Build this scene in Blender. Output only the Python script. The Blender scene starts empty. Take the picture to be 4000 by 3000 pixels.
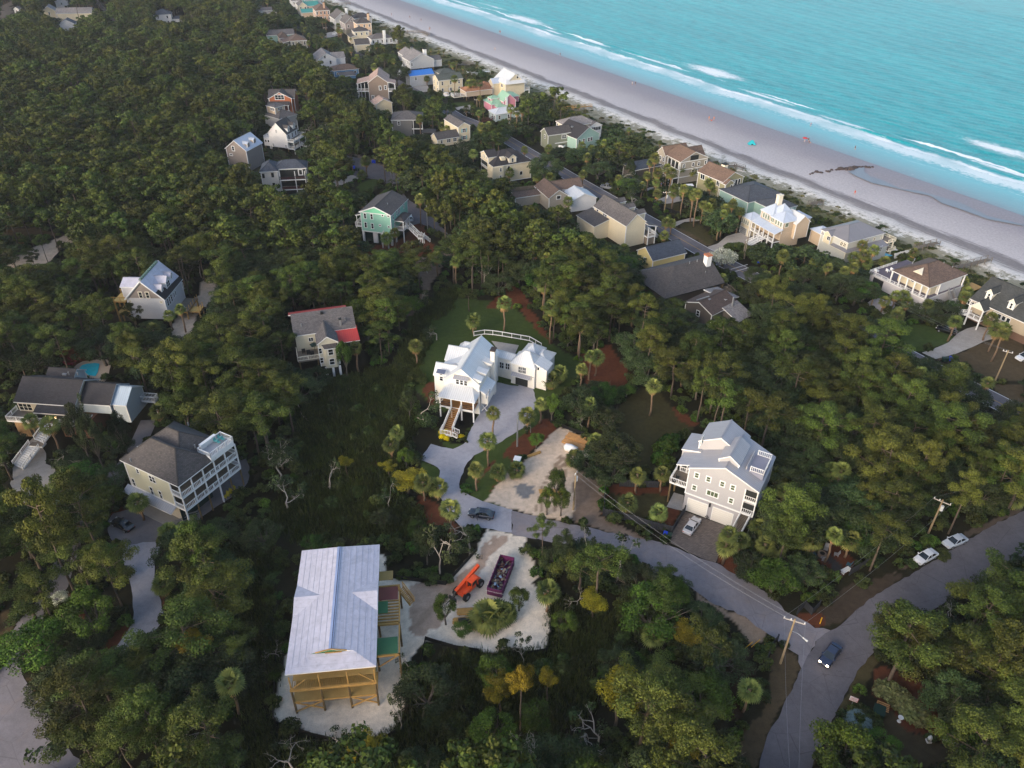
import bpy,math,random
import numpy as np
from mathutils import Vector,Matrix
random.seed(7)
sc=bpy.context.scene
R=math.radians
# ---------------- camera ----------------
FPX,PITCH,ROLL,CAMH=3050.0,R(34.9),0.0103,100.0
cam=bpy.data.cameras.new('camera')
co=bpy.data.objects.new('camera',cam)
sc.collection.objects.link(co)
cam.sensor_fit='HORIZONTAL';cam.sensor_width=36.0
cam.lens=36.0*FPX/4000.0
cam.clip_start=1.0;cam.clip_end=6000.0
_f=Vector((0,math.cos(PITCH),-math.sin(PITCH)));_u=Vector((0,math.sin(PITCH),math.cos(PITCH)));_r=Vector((1,0,0))
cr_,sr_=math.cos(ROLL),math.sin(ROLL)
IX=_r*cr_+_u*sr_
IY=_u*cr_-_r*sr_
co.matrix_world=Matrix(((IX.x,IY.x,-_f.x,0),(IX.y,IY.y,-_f.y,0),(IX.z,IY.z,-_f.z,CAMH),(0,0,0,1)))
sc.camera=co
# ---------------- sky, sun, exposure ----------------
SUN_AZ,SUN_EL=222.0,20.0
w=bpy.data.worlds.new('World');sc.world=w;w.use_nodes=True
nt=w.node_tree;nt.nodes.clear()
sky=nt.nodes.new('ShaderNodeTexSky');sky.sky_type='NISHITA';sky.sun_disc=False
sky.sun_elevation=R(SUN_EL);sky.sun_rotation=R(SUN_AZ)
sky.air_density=1.0;sky.dust_density=2.6;sky.ozone_density=0.9
bg=nt.nodes.new('ShaderNodeBackground');bg.inputs[1].default_value=0.15
ow=nt.nodes.new('ShaderNodeOutputWorld')
nt.links.new(sky.outputs[0],bg.inputs[0]);nt.links.new(bg.outputs[0],ow.inputs[0])
sl=bpy.data.lights.new('sun','SUN');sl.energy=0.95;sl.angle=R(28);sl.color=(1.0,0.88,0.76)
so=bpy.data.objects.new('sun',sl);sc.collection.objects.link(so)
_d=Vector((math.sin(R(SUN_AZ))*math.cos(R(SUN_EL)),math.cos(R(SUN_AZ))*math.cos(R(SUN_EL)),math.sin(R(SUN_EL))))
so.rotation_euler=_d.to_track_quat('Z','Y').to_euler();so.location=(0,0,200)
sc.view_settings.view_transform='Standard';sc.view_settings.look='None'
sc.view_settings.exposure=1.1;sc.view_settings.gamma=1.0
try:
 sc.cycles.use_denoising=True
 sc.cycles.max_bounces=6;sc.cycles.diffuse_bounces=2;sc.cycles.glossy_bounces=2
 sc.cycles.transmission_bounces=2;sc.cycles.transparent_max_bounces=4;sc.cycles.volume_bounces=0
 sc.cycles.use_adaptive_sampling=True;sc.cycles.adaptive_threshold=0.015
except Exception:pass
# ---------------- picture -> world measuring ----------------
def ray(p):
 x=(p[0]-2000)/FPX;y=-(p[1]-1500)/FPX
 return IX*x+IY*y+_f
def gp(p,z=0.0):
 d=ray(p);t=(z-CAMH)/d.z
 return Vector((d.x*t,d.y*t,z))
def proj(x,y,z):
 vx,vy,vz=x,y,z-CAMH
 dz=vx*_f.x+vy*_f.y+vz*_f.z
 return 2000+FPX*(vx*IX.x+vy*IX.y+vz*IX.z)/dz,1500-FPX*(vx*IY.x+vy*IY.y+vz*IY.z)/dz
def zof(base,top):
 g=gp(base);d=ray(top)
 h=math.hypot(g.x,g.y);t=h/math.hypot(d.x,d.y)
 return CAMH+d.z*t
class Zm:
 def __init__(s,ox,oy,k):s.ox,s.oy,s.k=ox,oy,k
 def __call__(s,x,y):return(s.ox+x/s.k,s.oy+y/s.k)
def T(ox,oy):return Zm(ox,oy,2.212)
P4=lambda x,y:(x,y)
FV=Zm(0,0,0.553)
# ---------------- materials ----------------
MATS={}
def s2l(c):return c/12.92 if c<=0.04045 else((c+0.055)/1.055)**2.4
def col(*c):
 if len(c)==1:c=c[0]
 return tuple(s2l(v/255.0)for v in c)+(1.0,)
def newmat(name):
 m=bpy.data.materials.new(name);m.use_nodes=True
 n=m.node_tree;b=n.nodes['Principled BSDF']
 return m,n,b
def N(n,t,**k):
 x=n.nodes.new(t)
 for a,v in k.items():
  if a.startswith('i_'):
   key=a[2:];key=int(key)if key.isdigit()else key
   x.inputs[key].default_value=v
  else:setattr(x,a,v)
 return x
def L_(n,a,b):n.links.new(a,b)
def ramp(n,fac,stops,interp='LINEAR'):
 r=n.nodes.new('ShaderNodeValToRGB');r.color_ramp.interpolation=interp
 e=r.color_ramp.elements
 while len(e)<len(stops):e.new(0.5)
 for i,(p,c)in enumerate(stops):e[i].position=p;e[i].color=c
 n.links.new(fac,r.inputs[0]);return r
def noise(n,vec,scale,detail=4,rough=0.55):
 x=N(n,'ShaderNodeTexNoise');x.inputs['Scale'].default_value=scale
 x.inputs['Detail'].default_value=detail;x.inputs['Roughness'].default_value=rough
 n.links.new(vec,x.inputs['Vector']);return x.outputs['Fac']
def mixc(n,fac,a,b,mode='MIX'):
 x=N(n,'ShaderNodeMix',data_type='RGBA',blend_type=mode)
 for s,v in((0,fac),(6,a),(7,b)):
  if hasattr(v,'is_linked'):n.links.new(v,x.inputs[s])
  else:x.inputs[s].default_value=v
 return x.outputs[2]
def mth(n,op,a,b=0.0,c=0.0,clamp=False):
 x=N(n,'ShaderNodeMath',operation=op);x.use_clamp=clamp
 for i,v in enumerate((a,b,c)):
  if hasattr(v,'is_linked'):n.links.new(v,x.inputs[i])
  else:x.inputs[i].default_value=v
 return x.outputs[0]
def scalec(c,k):return(min(c[0]*k,1),min(c[1]*k,1),min(c[2]*k,1),1)
def paint(name,c,rough=0.6,var=0.12,sc1=0.35,sc2=6.0,metal=0.0,lines=0.0,bump=0.0,spec=0.35):
 """plain painted / mineral surface: blotchy weathering, fine grain, optional horizontal board joints"""
 if name in MATS:return MATS[name]
 m,n,b=newmat(name)
 tc=N(n,'ShaderNodeTexCoord').outputs['Object']
 big=noise(n,tc,sc1,3);fine=noise(n,tc,sc2,2)
 f=mth(n,'ADD',mth(n,'MULTIPLY',big,0.65),mth(n,'MULTIPLY',fine,0.35))
 r=ramp(n,f,[(0.25,scalec(c,1-var*1.6)),(0.75,scalec(c,1+var))])
 out=r.outputs[0]
 if lines:
  sx=N(n,'ShaderNodeSeparateXYZ');L_(n,tc,sx.inputs[0])
  fr=mth(n,'FRACT',mth(n,'MULTIPLY',sx.outputs[2],1/lines))
  g=mth(n,'LESS_THAN',fr,0.14)
  out=mixc(n,mth(n,'MULTIPLY',g,0.35),out,scalec(c,0.45))
 L_(n,out,b.inputs['Base Color'])
 b.inputs['Roughness'].default_value=rough;b.inputs['Metallic'].default_value=metal
 b.inputs['Specular IOR Level'].default_value=spec
 MATS[name]=m;return m
def roofing(name,c,kind='shingle',var=0.2,rough=0.85,seam=0.45):
 if name in MATS:return MATS[name]
 m,n,b=newmat(name)
 uv=N(n,'ShaderNodeUVMap').outputs[0]
 sx=N(n,'ShaderNodeSeparateXYZ');L_(n,uv,sx.inputs[0])
 big=noise(n,uv,0.22,4,0.6);mid=noise(n,uv,1.3,3)
 if kind=='shingle':
  br=N(n,'ShaderNodeTexBrick');L_(n,uv,br.inputs['Vector'])
  br.inputs['Scale'].default_value=1.0;br.inputs['Brick Width'].default_value=0.45;br.inputs['Row Height'].default_value=0.24
  br.inputs['Color1'].default_value=scalec(c,1+var*1.2);br.inputs['Color2'].default_value=scalec(c,1-var*1.2)
  br.inputs['Mortar'].default_value=scalec(c,0.55);br.inputs['Mortar Size'].default_value=0.02
  wear=mth(n,'ADD',mth(n,'MULTIPLY',big,0.6),mth(n,'MULTIPLY',mid,0.5))
  o=mixc(n,1.0,br.outputs[0],ramp(n,wear,[(0.3,(0.72,0.72,0.74,1)),(0.75,(1.22,1.2,1.16,1))]).outputs[0],'MULTIPLY')
  L_(n,o,b.inputs['Base Color']);b.inputs['Roughness'].default_value=rough
  bp=N(n,'ShaderNodeBump');bp.inputs['Strength'].default_value=0.5;bp.inputs['Distance'].default_value=0.03
  L_(n,noise(n,uv,9,2),bp.inputs['Height']);L_(n,bp.outputs[0],b.inputs['Normal'])
 elif kind=='metal':
  fr=mth(n,'FRACT',mth(n,'MULTIPLY',sx.outputs[0],1/seam))
  g=mth(n,'LESS_THAN',fr,0.16)
  st=N(n,'ShaderNodeCombineXYZ');L_(n,mth(n,'MULTIPLY',mth(n,'FLOOR',mth(n,'MULTIPLY',sx.outputs[0],1/seam)),3.1),st.inputs[0]);L_(n,mth(n,'MULTIPLY',sx.outputs[1],0.25),st.inputs[1])
  pan=noise(n,st.outputs[0],1.0,2)
  base=ramp(n,mth(n,'ADD',mth(n,'MULTIPLY',pan,0.6),mth(n,'MULTIPLY',big,0.4)),[(0.3,scalec(c,1-var)),(0.7,scalec(c,1+var))]).outputs[0]
  o=mixc(n,mth(n,'MULTIPLY',g,0.55),base,scalec(c,0.6))
  L_(n,o,b.inputs['Base Color']);b.inputs['Roughness'].default_value=0.42;b.inputs['Metallic'].default_value=0.15
  bp=N(n,'ShaderNodeBump');bp.inputs['Strength'].default_value=0.6;bp.inputs['Distance'].default_value=0.04
  L_(n,g,bp.inputs['Height']);L_(n,bp.outputs[0],b.inputs['Normal'])
 elif kind=='wrap':
  fr=mth(n,'FRACT',mth(n,'MULTIPLY',sx.outputs[1],0.9))
  g=mth(n,'LESS_THAN',fr,0.05)
  wr=N(n,'ShaderNodeTexNoise');wr.inputs['Scale'].default_value=0.55;wr.inputs['Detail'].default_value=6;wr.inputs['Distortion'].default_value=1.5
  L_(n,uv,wr.inputs['Vector'])
  f=mth(n,'ADD',mth(n,'MULTIPLY',wr.outputs['Fac'],0.7),mth(n,'MULTIPLY',mid,0.3))
  base=ramp(n,f,[(0.3,scalec(c,0.8)),(0.7,scalec(c,1.1))]).outputs[0]
  sp=mth(n,'GREATER_THAN',noise(n,uv,2.2,1),0.66)
  o=mixc(n,mth(n,'MULTIPLY',g,0.35),base,scalec(c,0.5))
  o=mixc(n,mth(n,'MULTIPLY',sp,0.22),o,scalec(c,0.45))
  L_(n,o,b.inputs['Base Color']);b.inputs['Roughness'].default_value=0.6
  bp=N(n,'ShaderNodeBump');bp.inputs['Strength'].default_value=0.35;bp.inputs['Distance'].default_value=0.05
  L_(n,wr.outputs['Fac'],bp.inputs['Height']);L_(n,bp.outputs[0],b.inputs['Normal'])
 MATS[name]=m;return m
WHITE=paint('white_paint',col(222,222,222),0.5,0.05)
CREAMT=paint('cream_trim',col(225,216,196),0.5,0.05)
GLASS=paint('window_glass',col(30,38,44),0.12,0.3,0.8,spec=0.8)
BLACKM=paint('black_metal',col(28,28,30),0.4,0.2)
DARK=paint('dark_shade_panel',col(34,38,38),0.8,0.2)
TREATED=paint('treated_lumber',col(176,138,78),0.75,0.22,1.2,9,lines=0)
WOODD=paint('weathered_wood',col(120,110,98),0.85,0.2,1.0,8)
POST=paint('round_timber',col(105,88,60),0.85,0.25,1.0,8)
CONC=paint('concrete',col(150,146,142),0.9,0.12,0.5,5)
GREYM=paint('galvanised_metal',col(150,152,155),0.45,0.1,metal=0.5)
TYRE=paint('tyre_rubber',col(26,26,28),0.85,0.2)
ORANGE=paint('orange_machine_paint',col(232,84,34),0.45,0.08)
BLUEP=paint('blue_plastic',col(20,62,190),0.45,0.1)
DGREENP=paint('dark_green_plastic',col(28,54,44),0.5,0.15)
# ---------------- mesh helpers ----------------
COLL=sc.collection
class MB:
 def __init__(s):s.v=[];s.f=[];s.m=[];s.uv=[]
 def add(s,vs,fs,mi=0,uvs=None):
  o=len(s.v);s.v+=[tuple(v)for v in vs]
  for k,f in enumerate(fs):
   s.f.append([i+o for i in f]);s.m.append(mi);s.uv.append(uvs[k]if uvs else None)
  return s
 def box(s,x0,x1,y0,y1,z0,z1,mi=0):
  v=[(x0,y0,z0),(x1,y0,z0),(x1,y1,z0),(x0,y1,z0),(x0,y0,z1),(x1,y0,z1),(x1,y1,z1),(x0,y1,z1)]
  return s.add(v,[(3,2,1,0),(4,5,6,7),(0,1,5,4),(1,2,6,5),(2,3,7,6),(3,0,4,7)],mi)
 def beam(s,p,q,w=0.1,h=0.1,mi=0):
  p=Vector(p);q=Vector(q);d=(q-p)
  if d.length<1e-5:return s
  d.normalize();u=d.cross(Vector((0,0,1)))
  if u.length<1e-3:u=Vector((1,0,0))
  u.normalize();t=u.cross(d).normalized();u*=w/2;t*=h/2
  vs=[p-u-t,p+u-t,p+u+t,p-u+t,q-u-t,q+u-t,q+u+t,q-u+t]
  return s.add(vs,[(0,1,2,3),(7,6,5,4),(4,5,1,0),(5,6,2,1),(6,7,3,2),(7,4,0,3)],mi)
 def tube(s,pts,rads,n=7,mi=0,cap=True):
  o=len(s.v);prev=None
  for i,p in enumerate(pts):
   p=Vector(p)
   if i==0:d=Vector(pts[1])-p
   elif i==len(pts)-1:d=p-Vector(pts[i-1])
   else:d=Vector(pts[i+1])-Vector(pts[i-1])
   d.normalize();a=d.cross(Vector((0.13,0.99,0.05))).normalized()if prev is None else(prev-d*prev.dot(d)).normalized()
   prev=a;b=d.cross(a)
   r=rads[i]if hasattr(rads,'__len__')else rads
   for k in range(n):
    t=2*math.pi*k/n;s.v.append(tuple(p+(a*math.cos(t)+b*math.sin(t))*r))
  for i in range(len(pts)-1):
   for k in range(n):
    k2=(k+1)%n;s.f.append([o+i*n+k,o+i*n+k2,o+(i+1)*n+k2,o+(i+1)*n+k]);s.m.append(mi);s.uv.append(None)
  if cap:
   s.f.append([o+k for k in range(n)][::-1]);s.m.append(mi);s.uv.append(None)
   s.f.append([o+(len(pts)-1)*n+k for k in range(n)]);s.m.append(mi);s.uv.append(None)
  return s
 def prism(s,poly,z0,z1,mi=0):
  n=len(poly)
  a=sum(poly[i][0]*poly[(i+1)%n][1]-poly[(i+1)%n][0]*poly[i][1]for i in range(n))
  if a<0:poly=poly[::-1]
  vs=[(p[0],p[1],z0)for p in poly]+[(p[0],p[1],z1)for p in poly]
  fs=[tuple(range(n))[::-1],tuple(range(n,2*n))]+[(i,(i+1)%n,n+(i+1)%n,n+i)for i in range(n)]
  return s.add(vs,fs,mi)
 def build(s,name,mats,parent=None,loc=None,rz=0.0,smooth=False):
  me=bpy.data.meshes.new(name)
  me.from_pydata(s.v,[],s.f)
  if not isinstance(mats,(list,tuple)):mats=[mats]
  for m in mats:me.materials.append(m)
  if any(s.m):me.polygons.foreach_set('material_index',s.m)
  if any(u for u in s.uv):
   l=me.uv_layers.new(name='UVMap');k=0
   for f,u in zip(s.f,s.uv):
    for j in range(len(f)):
     l.data[k].uv=u[j]if u else(0,0);k+=1
  if smooth:me.polygons.foreach_set('use_smooth',[True]*len(me.polygons))
  me.update()
  return mk(name,me,parent,loc,rz)
def mk(name,data,parent=None,loc=None,rz=0.0):
 o=bpy.data.objects.new(name,data);COLL.objects.link(o)
 if parent:o.parent=parent
 if loc is not None:o.location=loc
 if rz:o.rotation_euler=(0,0,rz)
 return o
def tag(o,label,cat,group=None,kind=None):
 if label:o['label']=label
 if cat:o['category']=cat
 if group:o['group']=group
 if kind:o['kind']=kind
 return o
def empty(name,loc,rz,label,cat,group=None):
 o=mk(name,None,None,loc,rz);o.empty_display_size=1
 return tag(o,label,cat,group)
def struct(name,mb,mat,label=None):
 o=mb.build(name,mat);o['kind']='structure'
 return o
def copy_tree(o,parent=None):
 c=o.copy();COLL.objects.link(c)
 if parent:c.parent=parent
 for ch in list(o.children):copy_tree(ch,c)
 return c
 # ---------------- ground ----------------
RN=np.random.RandomState(3)
_ph=RN.rand(24)*6.28;_dx=RN.randn(24);_dy=RN.randn(24)
def wob(x,y,k=1.0,ph=0):
 s=0
 for i in range(8):
  j=(i+ph*3)%24;f=k*(0.25*1.5**i)
  s=s+np.sin(x*f*_dx[j]+y*f*_dy[j]+_ph[j])/(1.25**i)
 return s/3.0
def inpoly(x,y,poly):
 r=np.zeros(x.shape,bool);n=len(poly);j=n-1
 for i in range(n):
  xi,yi=poly[i][0],poly[i][1];xj,yj=poly[j][0],poly[j][1]
  if yi!=yj:
   c=((yi>y)!=(yj>y))&(x<(xj-xi)*(y-yi)/(yj-yi)+xi);r^=c
  j=i
 return r
def gpoly(pts):return[(lambda g:(g.x,g.y))(gp(p))for p in pts]
def mp(z,*xy):return[z(xy[i],xy[i+1])for i in range(0,len(xy),2)]
A6=T(1000,750);A7=T(2000,750);A8=T(3000,750);A5=T(0,750)
B5=T(0,1500);B6=T(1000,1500);B7=T(2000,1500);B8=T(3000,1500)
C5=T(0,2250);C6=T(1000,2250);C7=T(2000,2250);C8=T(3000,2250)
D5=T(0,0);D6=T(1000,0);D7=T(2000,0);D8=T(3000,0)
z1=Zm(1640,1270,3.385);z2=Zm(2540,1600,2.592);z3=Zm(420,1600,3.317);z4=Zm(1040,2080,2.0733)
z5=Zm(0,1380,3.457);z6=Zm(1100,1170,5.0265);z7=Zm(1340,700,5.53);z8=Zm(430,980,5.924);z9=Zm(980,590,5.2875)
zA=Zm(1000,0,5.53);zB=Zm(1340,60,5.53);zC=Zm(840,320,3.1725);zD=Zm(1340,400,3.1725);zE=Zm(1500,160,3.1725)
zF=Zm(1660,260,3.1725);zG=Zm(1850,500,3.1725);zH=Zm(2080,420,3.1725);zI=Zm(2520,520,2.884);zJ=Zm(2840,720,3.0214)
zK=Zm(3160,820,3.1725);zL=Zm(3360,960,2.538);zM=Zm(3680,1040,3.9656);zN=Zm(2230,740,3.0214);zO=Zm(2480,930,2.6438)
zP=Zm(1700,2160,2.35);zQ=Zm(3200,2680,2.1167);zR=Zm(1130,0,6.35);zS=Zm(3080,2080,4.532);zT=Zm(1740,2200,5.6)
S_ASPH=[];
side_road=mp(B7,0,1090,560,1225,880,1290,1150,1340,1380,1400,1770,1555)+mp(C7,2000,30,2212,150)+mp(C8,150,300,400,440,540,472)+mp(C8,420,560,285,800,255,680,170,620,0,500)+mp(C7,1960,330,1760,250,1570,130,1470,20)+mp(B7,1250,1650,1080,1520,850,1430,420,1380,0,1300)
gravel_drive=mp(B6,1945,225,1850,400,1800,520,1700,560,1600,548,1515,515,1450,600,1415,655,1540,700,1595,745,1570,850,1600,1000,1650,1090,1770,1240,1900,1235,2000,1250,2212,1290)+mp(B6,2212,1090,1960,1010,1840,960,1755,900,1765,830,1810,700,1880,620,1980,570,2080,520,2160,470)+mp(B7,0,440,90,380,140,340,185,260,212,150,180,30,60,0)+mp(z1,1300,805,1200,795,1020,755)
main_road=[(2940,3060),(2965,3000)]+mp(C8,0,1370,130,1130,230,930,285,800,420,560,540,472,620,430,700,360,880,200,1180,20)+mp(B8,1960,1210,2212,1100)+[(4080,1960),(4080,2130)]+mp(B8,2212,1480,2050,1580)+[(3760,2310),(3560,2440)]+mp(C8,900,680,800,790,640,1070,500,1400,380,1659)+[(3150,3060)]
paver_drive=mp(z2,345,1030,600,1120,822,1198,815,1240,790,1330,700,1460,662,1552,530,1510,400,1450,260,1380,190,1345,235,1230)
court=mp(B5,1480,1235,1430,1300,1395,1345,1390,1372,1230,1375,1050,1402,965,1355,930,1270,930,1190,975,1120,1110,1085,1250,1120)
court_path=mp(B5,1050,1402,1230,1372,1392,1368,1365,1460,1335,1560,1332,1659)+mp(C5,1340,80,1372,150,1415,330,1400,390,1312,530,1210,640,1120,725,970,655,1100,490,1160,350,1150,180,1118,20)+mp(B5,1090,1600,1060,1500)
culdesac=[(-60,2680)]+mp(C5,0,700,100,500,185,380,235,440,215,560,160,700,190,850,250,960,340,1040,430,1100,440,1300,480,1450,600,1500,690,1590,745,1700)+[(330,3080),(-60,3080)]
lane=[[C5(215,440),C5(420,215),C5(490,105),B5(640,1280),B5(720,1130),B5(850,1000),B5(950,830),B5(1050,740),B5(1160,600),B5(1290,310)],3.4]
dark_court=mp(B5,300,455,180,560,105,660,112,800,85,860,140,950,212,1030,300,1060,420,1050,450,930,500,810,470,720,395,690,400,600)
patio=mp(z3,1560,610,1660,575,1790,630,1838,740,1840,860,1815,950,1770,1010,1640,1120,1440,1240,1180,1420,1060,1480,880,1560,800,1540,1000,1250,1400,880)
beach_road=[[(940,20),(1180,115),(1330,180),(1420,228),(1540,318),(1620,360),(1700,402),(1790,458),(1880,492),(1980,545),(2075,602),(2160,652),(2242,700),(2400,790),(2586,893),(2740,980),(2900,1062),(3300,1262),(3640,1440),(3900,1572),(4100,1680)],6.6]
mint_road=mp(D6,780,1345,900,1368,1010,1395,1150,1470,1300,1540,1312,1659)+mp(z7,1150,60,1270,200,1380,420,1560,540,1760,690,1990,880)+mp(A6,1740,450,1700,470)+mp(z7,1960,1090,1800,1010,1650,958,1480,1000,1380,860,1370,500,1230,240,1080,90,1020,0)+mp(D6,1190,1650,1100,1560,960,1540,830,1530,870,1450,820,1400)
lot_drive=mp(D6,620,1570,740,1550,830,1510,900,1540,780,1590,650,1620)
east_drive=mp(A8,1330,1390,1470,1340,1560,1300,1640,1220,1720,1180,1800,1160,1925,1180,1940,1270,1870,1290,1790,1330,1620,1400,1450,1445)
victor_drive=mp(A7,1690,475,1780,445,1850,385,1940,355,2010,350,2150,480,2110,495,2000,480,1900,470,1840,500,1740,515)
boat_drive=mp(A7,1380,275,1440,250,1540,225,1640,225,1620,250,1490,260,1410,300)+[]
boat_drive2=mp(zI,80,770,300,690,420,690,430,760,300,790,200,800,110,800)
foot_path=mp(zI,0,630,60,610,200,595,340,570,345,600,200,620,60,640,0,655)
white_court=mp(A8,850,960,960,900,1110,960,1090,1000,1010,1065,900,1010)
garage_pad=mp(z2,165,985,240,840,340,870,325,1025,250,1010)
pool_deck=mp(z5,1000,190,1040,150,1120,110,1280,85,1440,85,1510,110,1480,220,1460,330,1380,420,1280,420,1150,320)
slab_yard=mp(z1,945,210,1240,258,1310,270,1260,380,1040,340)
far_road=mp(D5,800,0,850,0,900,60,945,110,1020,205,985,205,950,150,880,80)
palm_drive=mp(D6,1310,745,1480,725,1500,790,1400,800)
inner_drive=mp(D6,1720,930,1850,905,1860,950,1740,950)
far_lot=mp(zA,1420,740,1620,690,1900,730,1700,790,1500,830)
OLV=col(66,62,38);GRN=col(62,76,36);MUL=col(98,58,40);SND=col(204,184,164);SNDW=col(224,210,192);DIRT=col(128,110,96)
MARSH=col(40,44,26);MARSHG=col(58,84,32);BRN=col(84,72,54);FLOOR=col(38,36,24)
zones=[]
def zone(c,pts,e=0.5,clear=True,prot=True):zones.append((pts,c,e,clear,prot))
zone(MARSH,[(1130,1640),(1230,1540),(1350,1470),(1480,1430),(1600,1500),(1620,1640),(1600,1800),(1550,1950),(1640,2010),(1720,2120),(1650,2140),(1520,2100),(1170,2110),(1050,2060),(1080,1960),(1180,1870),(1170,1750)],1.5,True,True)
zone(col(70,84,30),mp(B6,760,480,900,430,1050,430,1080,480,1000,520,870,530),2,True,False)
zone(MARSHG,mp(B6,450,560,600,430,760,330,900,250,1100,0,1200,0,1150,200,1000,300,800,430,600,560),2,True,False)
zone(MARSH,mp(A6,1100,1659,1250,1400,1350,1200,1400,1050,1600,850,1750,800,1700,1000,1500,1150,1500,1300,1400,1500,1450,1659),1.5)
zone(MARSH,[(880,2120),(1060,2150),(1060,2400),(1110,2500),(1050,2680),(1060,2860),(1250,2910),(1400,2910),(1560,2840),(1700,2560),(1900,2560),(2120,2560),(2160,2330),(2250,2360),(2420,2400),(2480,2540),(2300,2620),(2330,2760),(2200,2850),(2180,3060),(1100,3060),(940,2960),(960,2600),(860,2400)],1.5,True,False)
zone(col(52,38,30),mp(C7,1880,700,2100,680,2130,900,2030,1100,1900,1200,1780,1050),1.5,True,False)
zone(GRN,[(1590,1215),(1700,1180),(1800,1165),(2000,1180),(2060,1250),(2140,1330),(2180,1390),(2290,1415),(2262,1470),(2230,1500),(2160,1560),(2110,1600),(2160,1700),(2080,1745),(1990,1870),(1960,2000),(1850,1960),(1845,1700),(1620,1520)],0.5,True,False)
zone(GRN,[(2000,1190),(2060,1250),(2140,1330),(2250,1400),(2262,1470),(2150,1520),(2105,1480),(2150,1400),(2120,1330),(2020,1260),(1870,1260),(1900,1200)],0.3,True,True)
zone(GRN,mp(B6,1400,640,1600,740,1590,860,1560,900,1480,850,1430,780),0.3)
zone(GRN,mp(B6,1580,440,1640,560,1760,570,1800,520,1830,450,1560,380),0.3)
zone(col(16,15,13),mp(B6,1640,220,1930,230,1860,390,1790,380,1650,300),0.2)
zone(col(16,15,13),mp(B6,1585,450,1640,425,1830,435,1800,510,1730,520,1620,490),0.2)
zone(MUL,mp(z1,30,840,100,760,195,740,210,1060,170,1050),0.6)
zone(MUL,mp(A7,560,1390,660,1440,750,1360,830,1310,900,1400,1010,1500,1010,1659,620,1659,640,1540,600,1470),0.8)
zone(MUL,mp(B7,520,60,620,0,980,0,930,60,700,110,600,80),0.8,True,False)
zone(MUL,mp(A7,0,800,100,860,230,1100,330,1250,340,1320,200,1180,60,1000,0,960),0.8,True,False)
zone(MUL,mp(A6,2140,880,2212,700,2212,1010,2050,1010,1980,1000),0.8,True,False)
zone(MUL,mp(B6,1840,960,1900,880,2000,700,2150,620,2212,640,2212,760,2100,850,1960,1000)+mp(B7,20,680,140,610,240,530,400,370,300,300,150,400,60,470,0,500),0.5)
zone(GRN,mp(B6,1830,960,1820,830,1870,700,1960,620,2060,560,2060,600,1960,700,1900,860),0.3)
zone(MUL,mp(B6,1380,980,1470,960,1600,1050,1640,1100,1760,1230,1750,1280,1600,1270,1450,1150),0.7,True,False)
zone(MUL,mp(B6,980,700,1010,650,1100,640,1180,560,1200,620,1060,720),0.6,True,False)
zone(MUL,mp(z7,0,1420,500,1420,1050,1400,1350,1250,1550,960,1640,950,1830,1060,1850,1350,1990,1400,1990,1659,1000,1659,0,1659),0.8,True,False)
zone(DIRT,mp(A6,830,590,1000,640,1200,590,1500,560,1600,500,1660,460,1740,480,1780,560,1720,600,1600,660,1540,780,1450,900,1350,1080,1300,1060,1440,860,1380,720,1150,690,1000,760,900,820,870,680),1.0,True,False)
zone(SND,mp(B6,1960,1012,2100,860,2212,730)+mp(B7,30,710,80,690,200,590,300,470,395,380,520,410,640,455,700,520,690,600,600,660,565,760,600,830,560,900,540,1000,540,1170,380,1160,220,1130,100,1110,0,1090)+mp(B6,2150,1075),0.5)
zone(DIRT,mp(B7,560,760,660,760,795,840,760,1130,860,1190,1060,1280,1200,1330,1250,1400,900,1300,760,1255,640,1230,530,1190,540,980),0.6)
for k_ in range(7):zone(col(150,130,112),mp(B7,200+k_*38,1090,260+k_*30,860,400+k_*14,620,412+k_*14,622,274+k_*30,862,216+k_*38,1092),0.25,True,False)
zone(col(120,120,122),mp(B7,20,880,100,850,180,870,200,930,130,990,50,970),0.6)
zone(OLV,mp(B7,860,250,1000,130,1080,20,1180,30,1260,70,1380,200,1500,340,1590,370,1510,420,1440,500,1400,700,1330,770,1210,740,1060,740,1050,560,960,440,900,420),0.5)
zone(MUL,mp(B7,1380,200,1500,260,1610,350,1590,375,1500,345,1440,300),0.5)
zone(MUL,mp(B7,800,880,900,870,1350,890,1340,960,1100,950,900,950,850,1090,790,1130),0.4)
zone(OLV,mp(B7,850,950,1000,970,1150,950,1330,960,1340,1060,1330,1200,1100,1170,800,1090),0.4)
zone(MUL,mp(B7,1330,1070,1460,1080,1400,1230,1200,1210,1250,1150),0.3)
zone(MUL,mp(B7,1780,1480,1830,1440,1900,1470,1960,1659,1850,1620,1790,1560),0.4,True,False)
PAD=mp(B7,120,1305,100,1400,130,1460)+[(2086,2200),(2100,2250)]+mp(C7,150,60,300,150,345,240,330,400,300,640,200,665,100,640,0,615)+mp(C6,2100,640,1900,645,1700,600,1560,570,1470,552,1400,640,1340,720,1300,900,1290,1080,1260,1200,1200,1340,1100,1390,1000,1425,900,1430,700,1420,500,1370,350,1290,200,1270,158,1210,175,1050,200,900,240,740,330,500)+[(1190,2260),(1230,2150),(1500,2170)]+mp(C6,1150,10,1300,40,1500,65,1600,80,1680,70,1710,0)+mp(B6,1710,1640,1780,1560,1850,1480,1900,1430,1950,1340,1990,1262,2100,1270,2212,1290)+[(2020,2090)]
zone(SNDW,PAD,0.3)
zone(col(176,152,134),mp(C6,1300,80,1500,70,1700,80,1760,0)+mp(B6,1800,1600,1950,1400,2100,1290,2180,1320,2000,1500,1900,1659)+mp(C6,1700,200,1600,420,1450,540,1400,560,1340,500,1330,300,1280,180),1.2,True,False)
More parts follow.
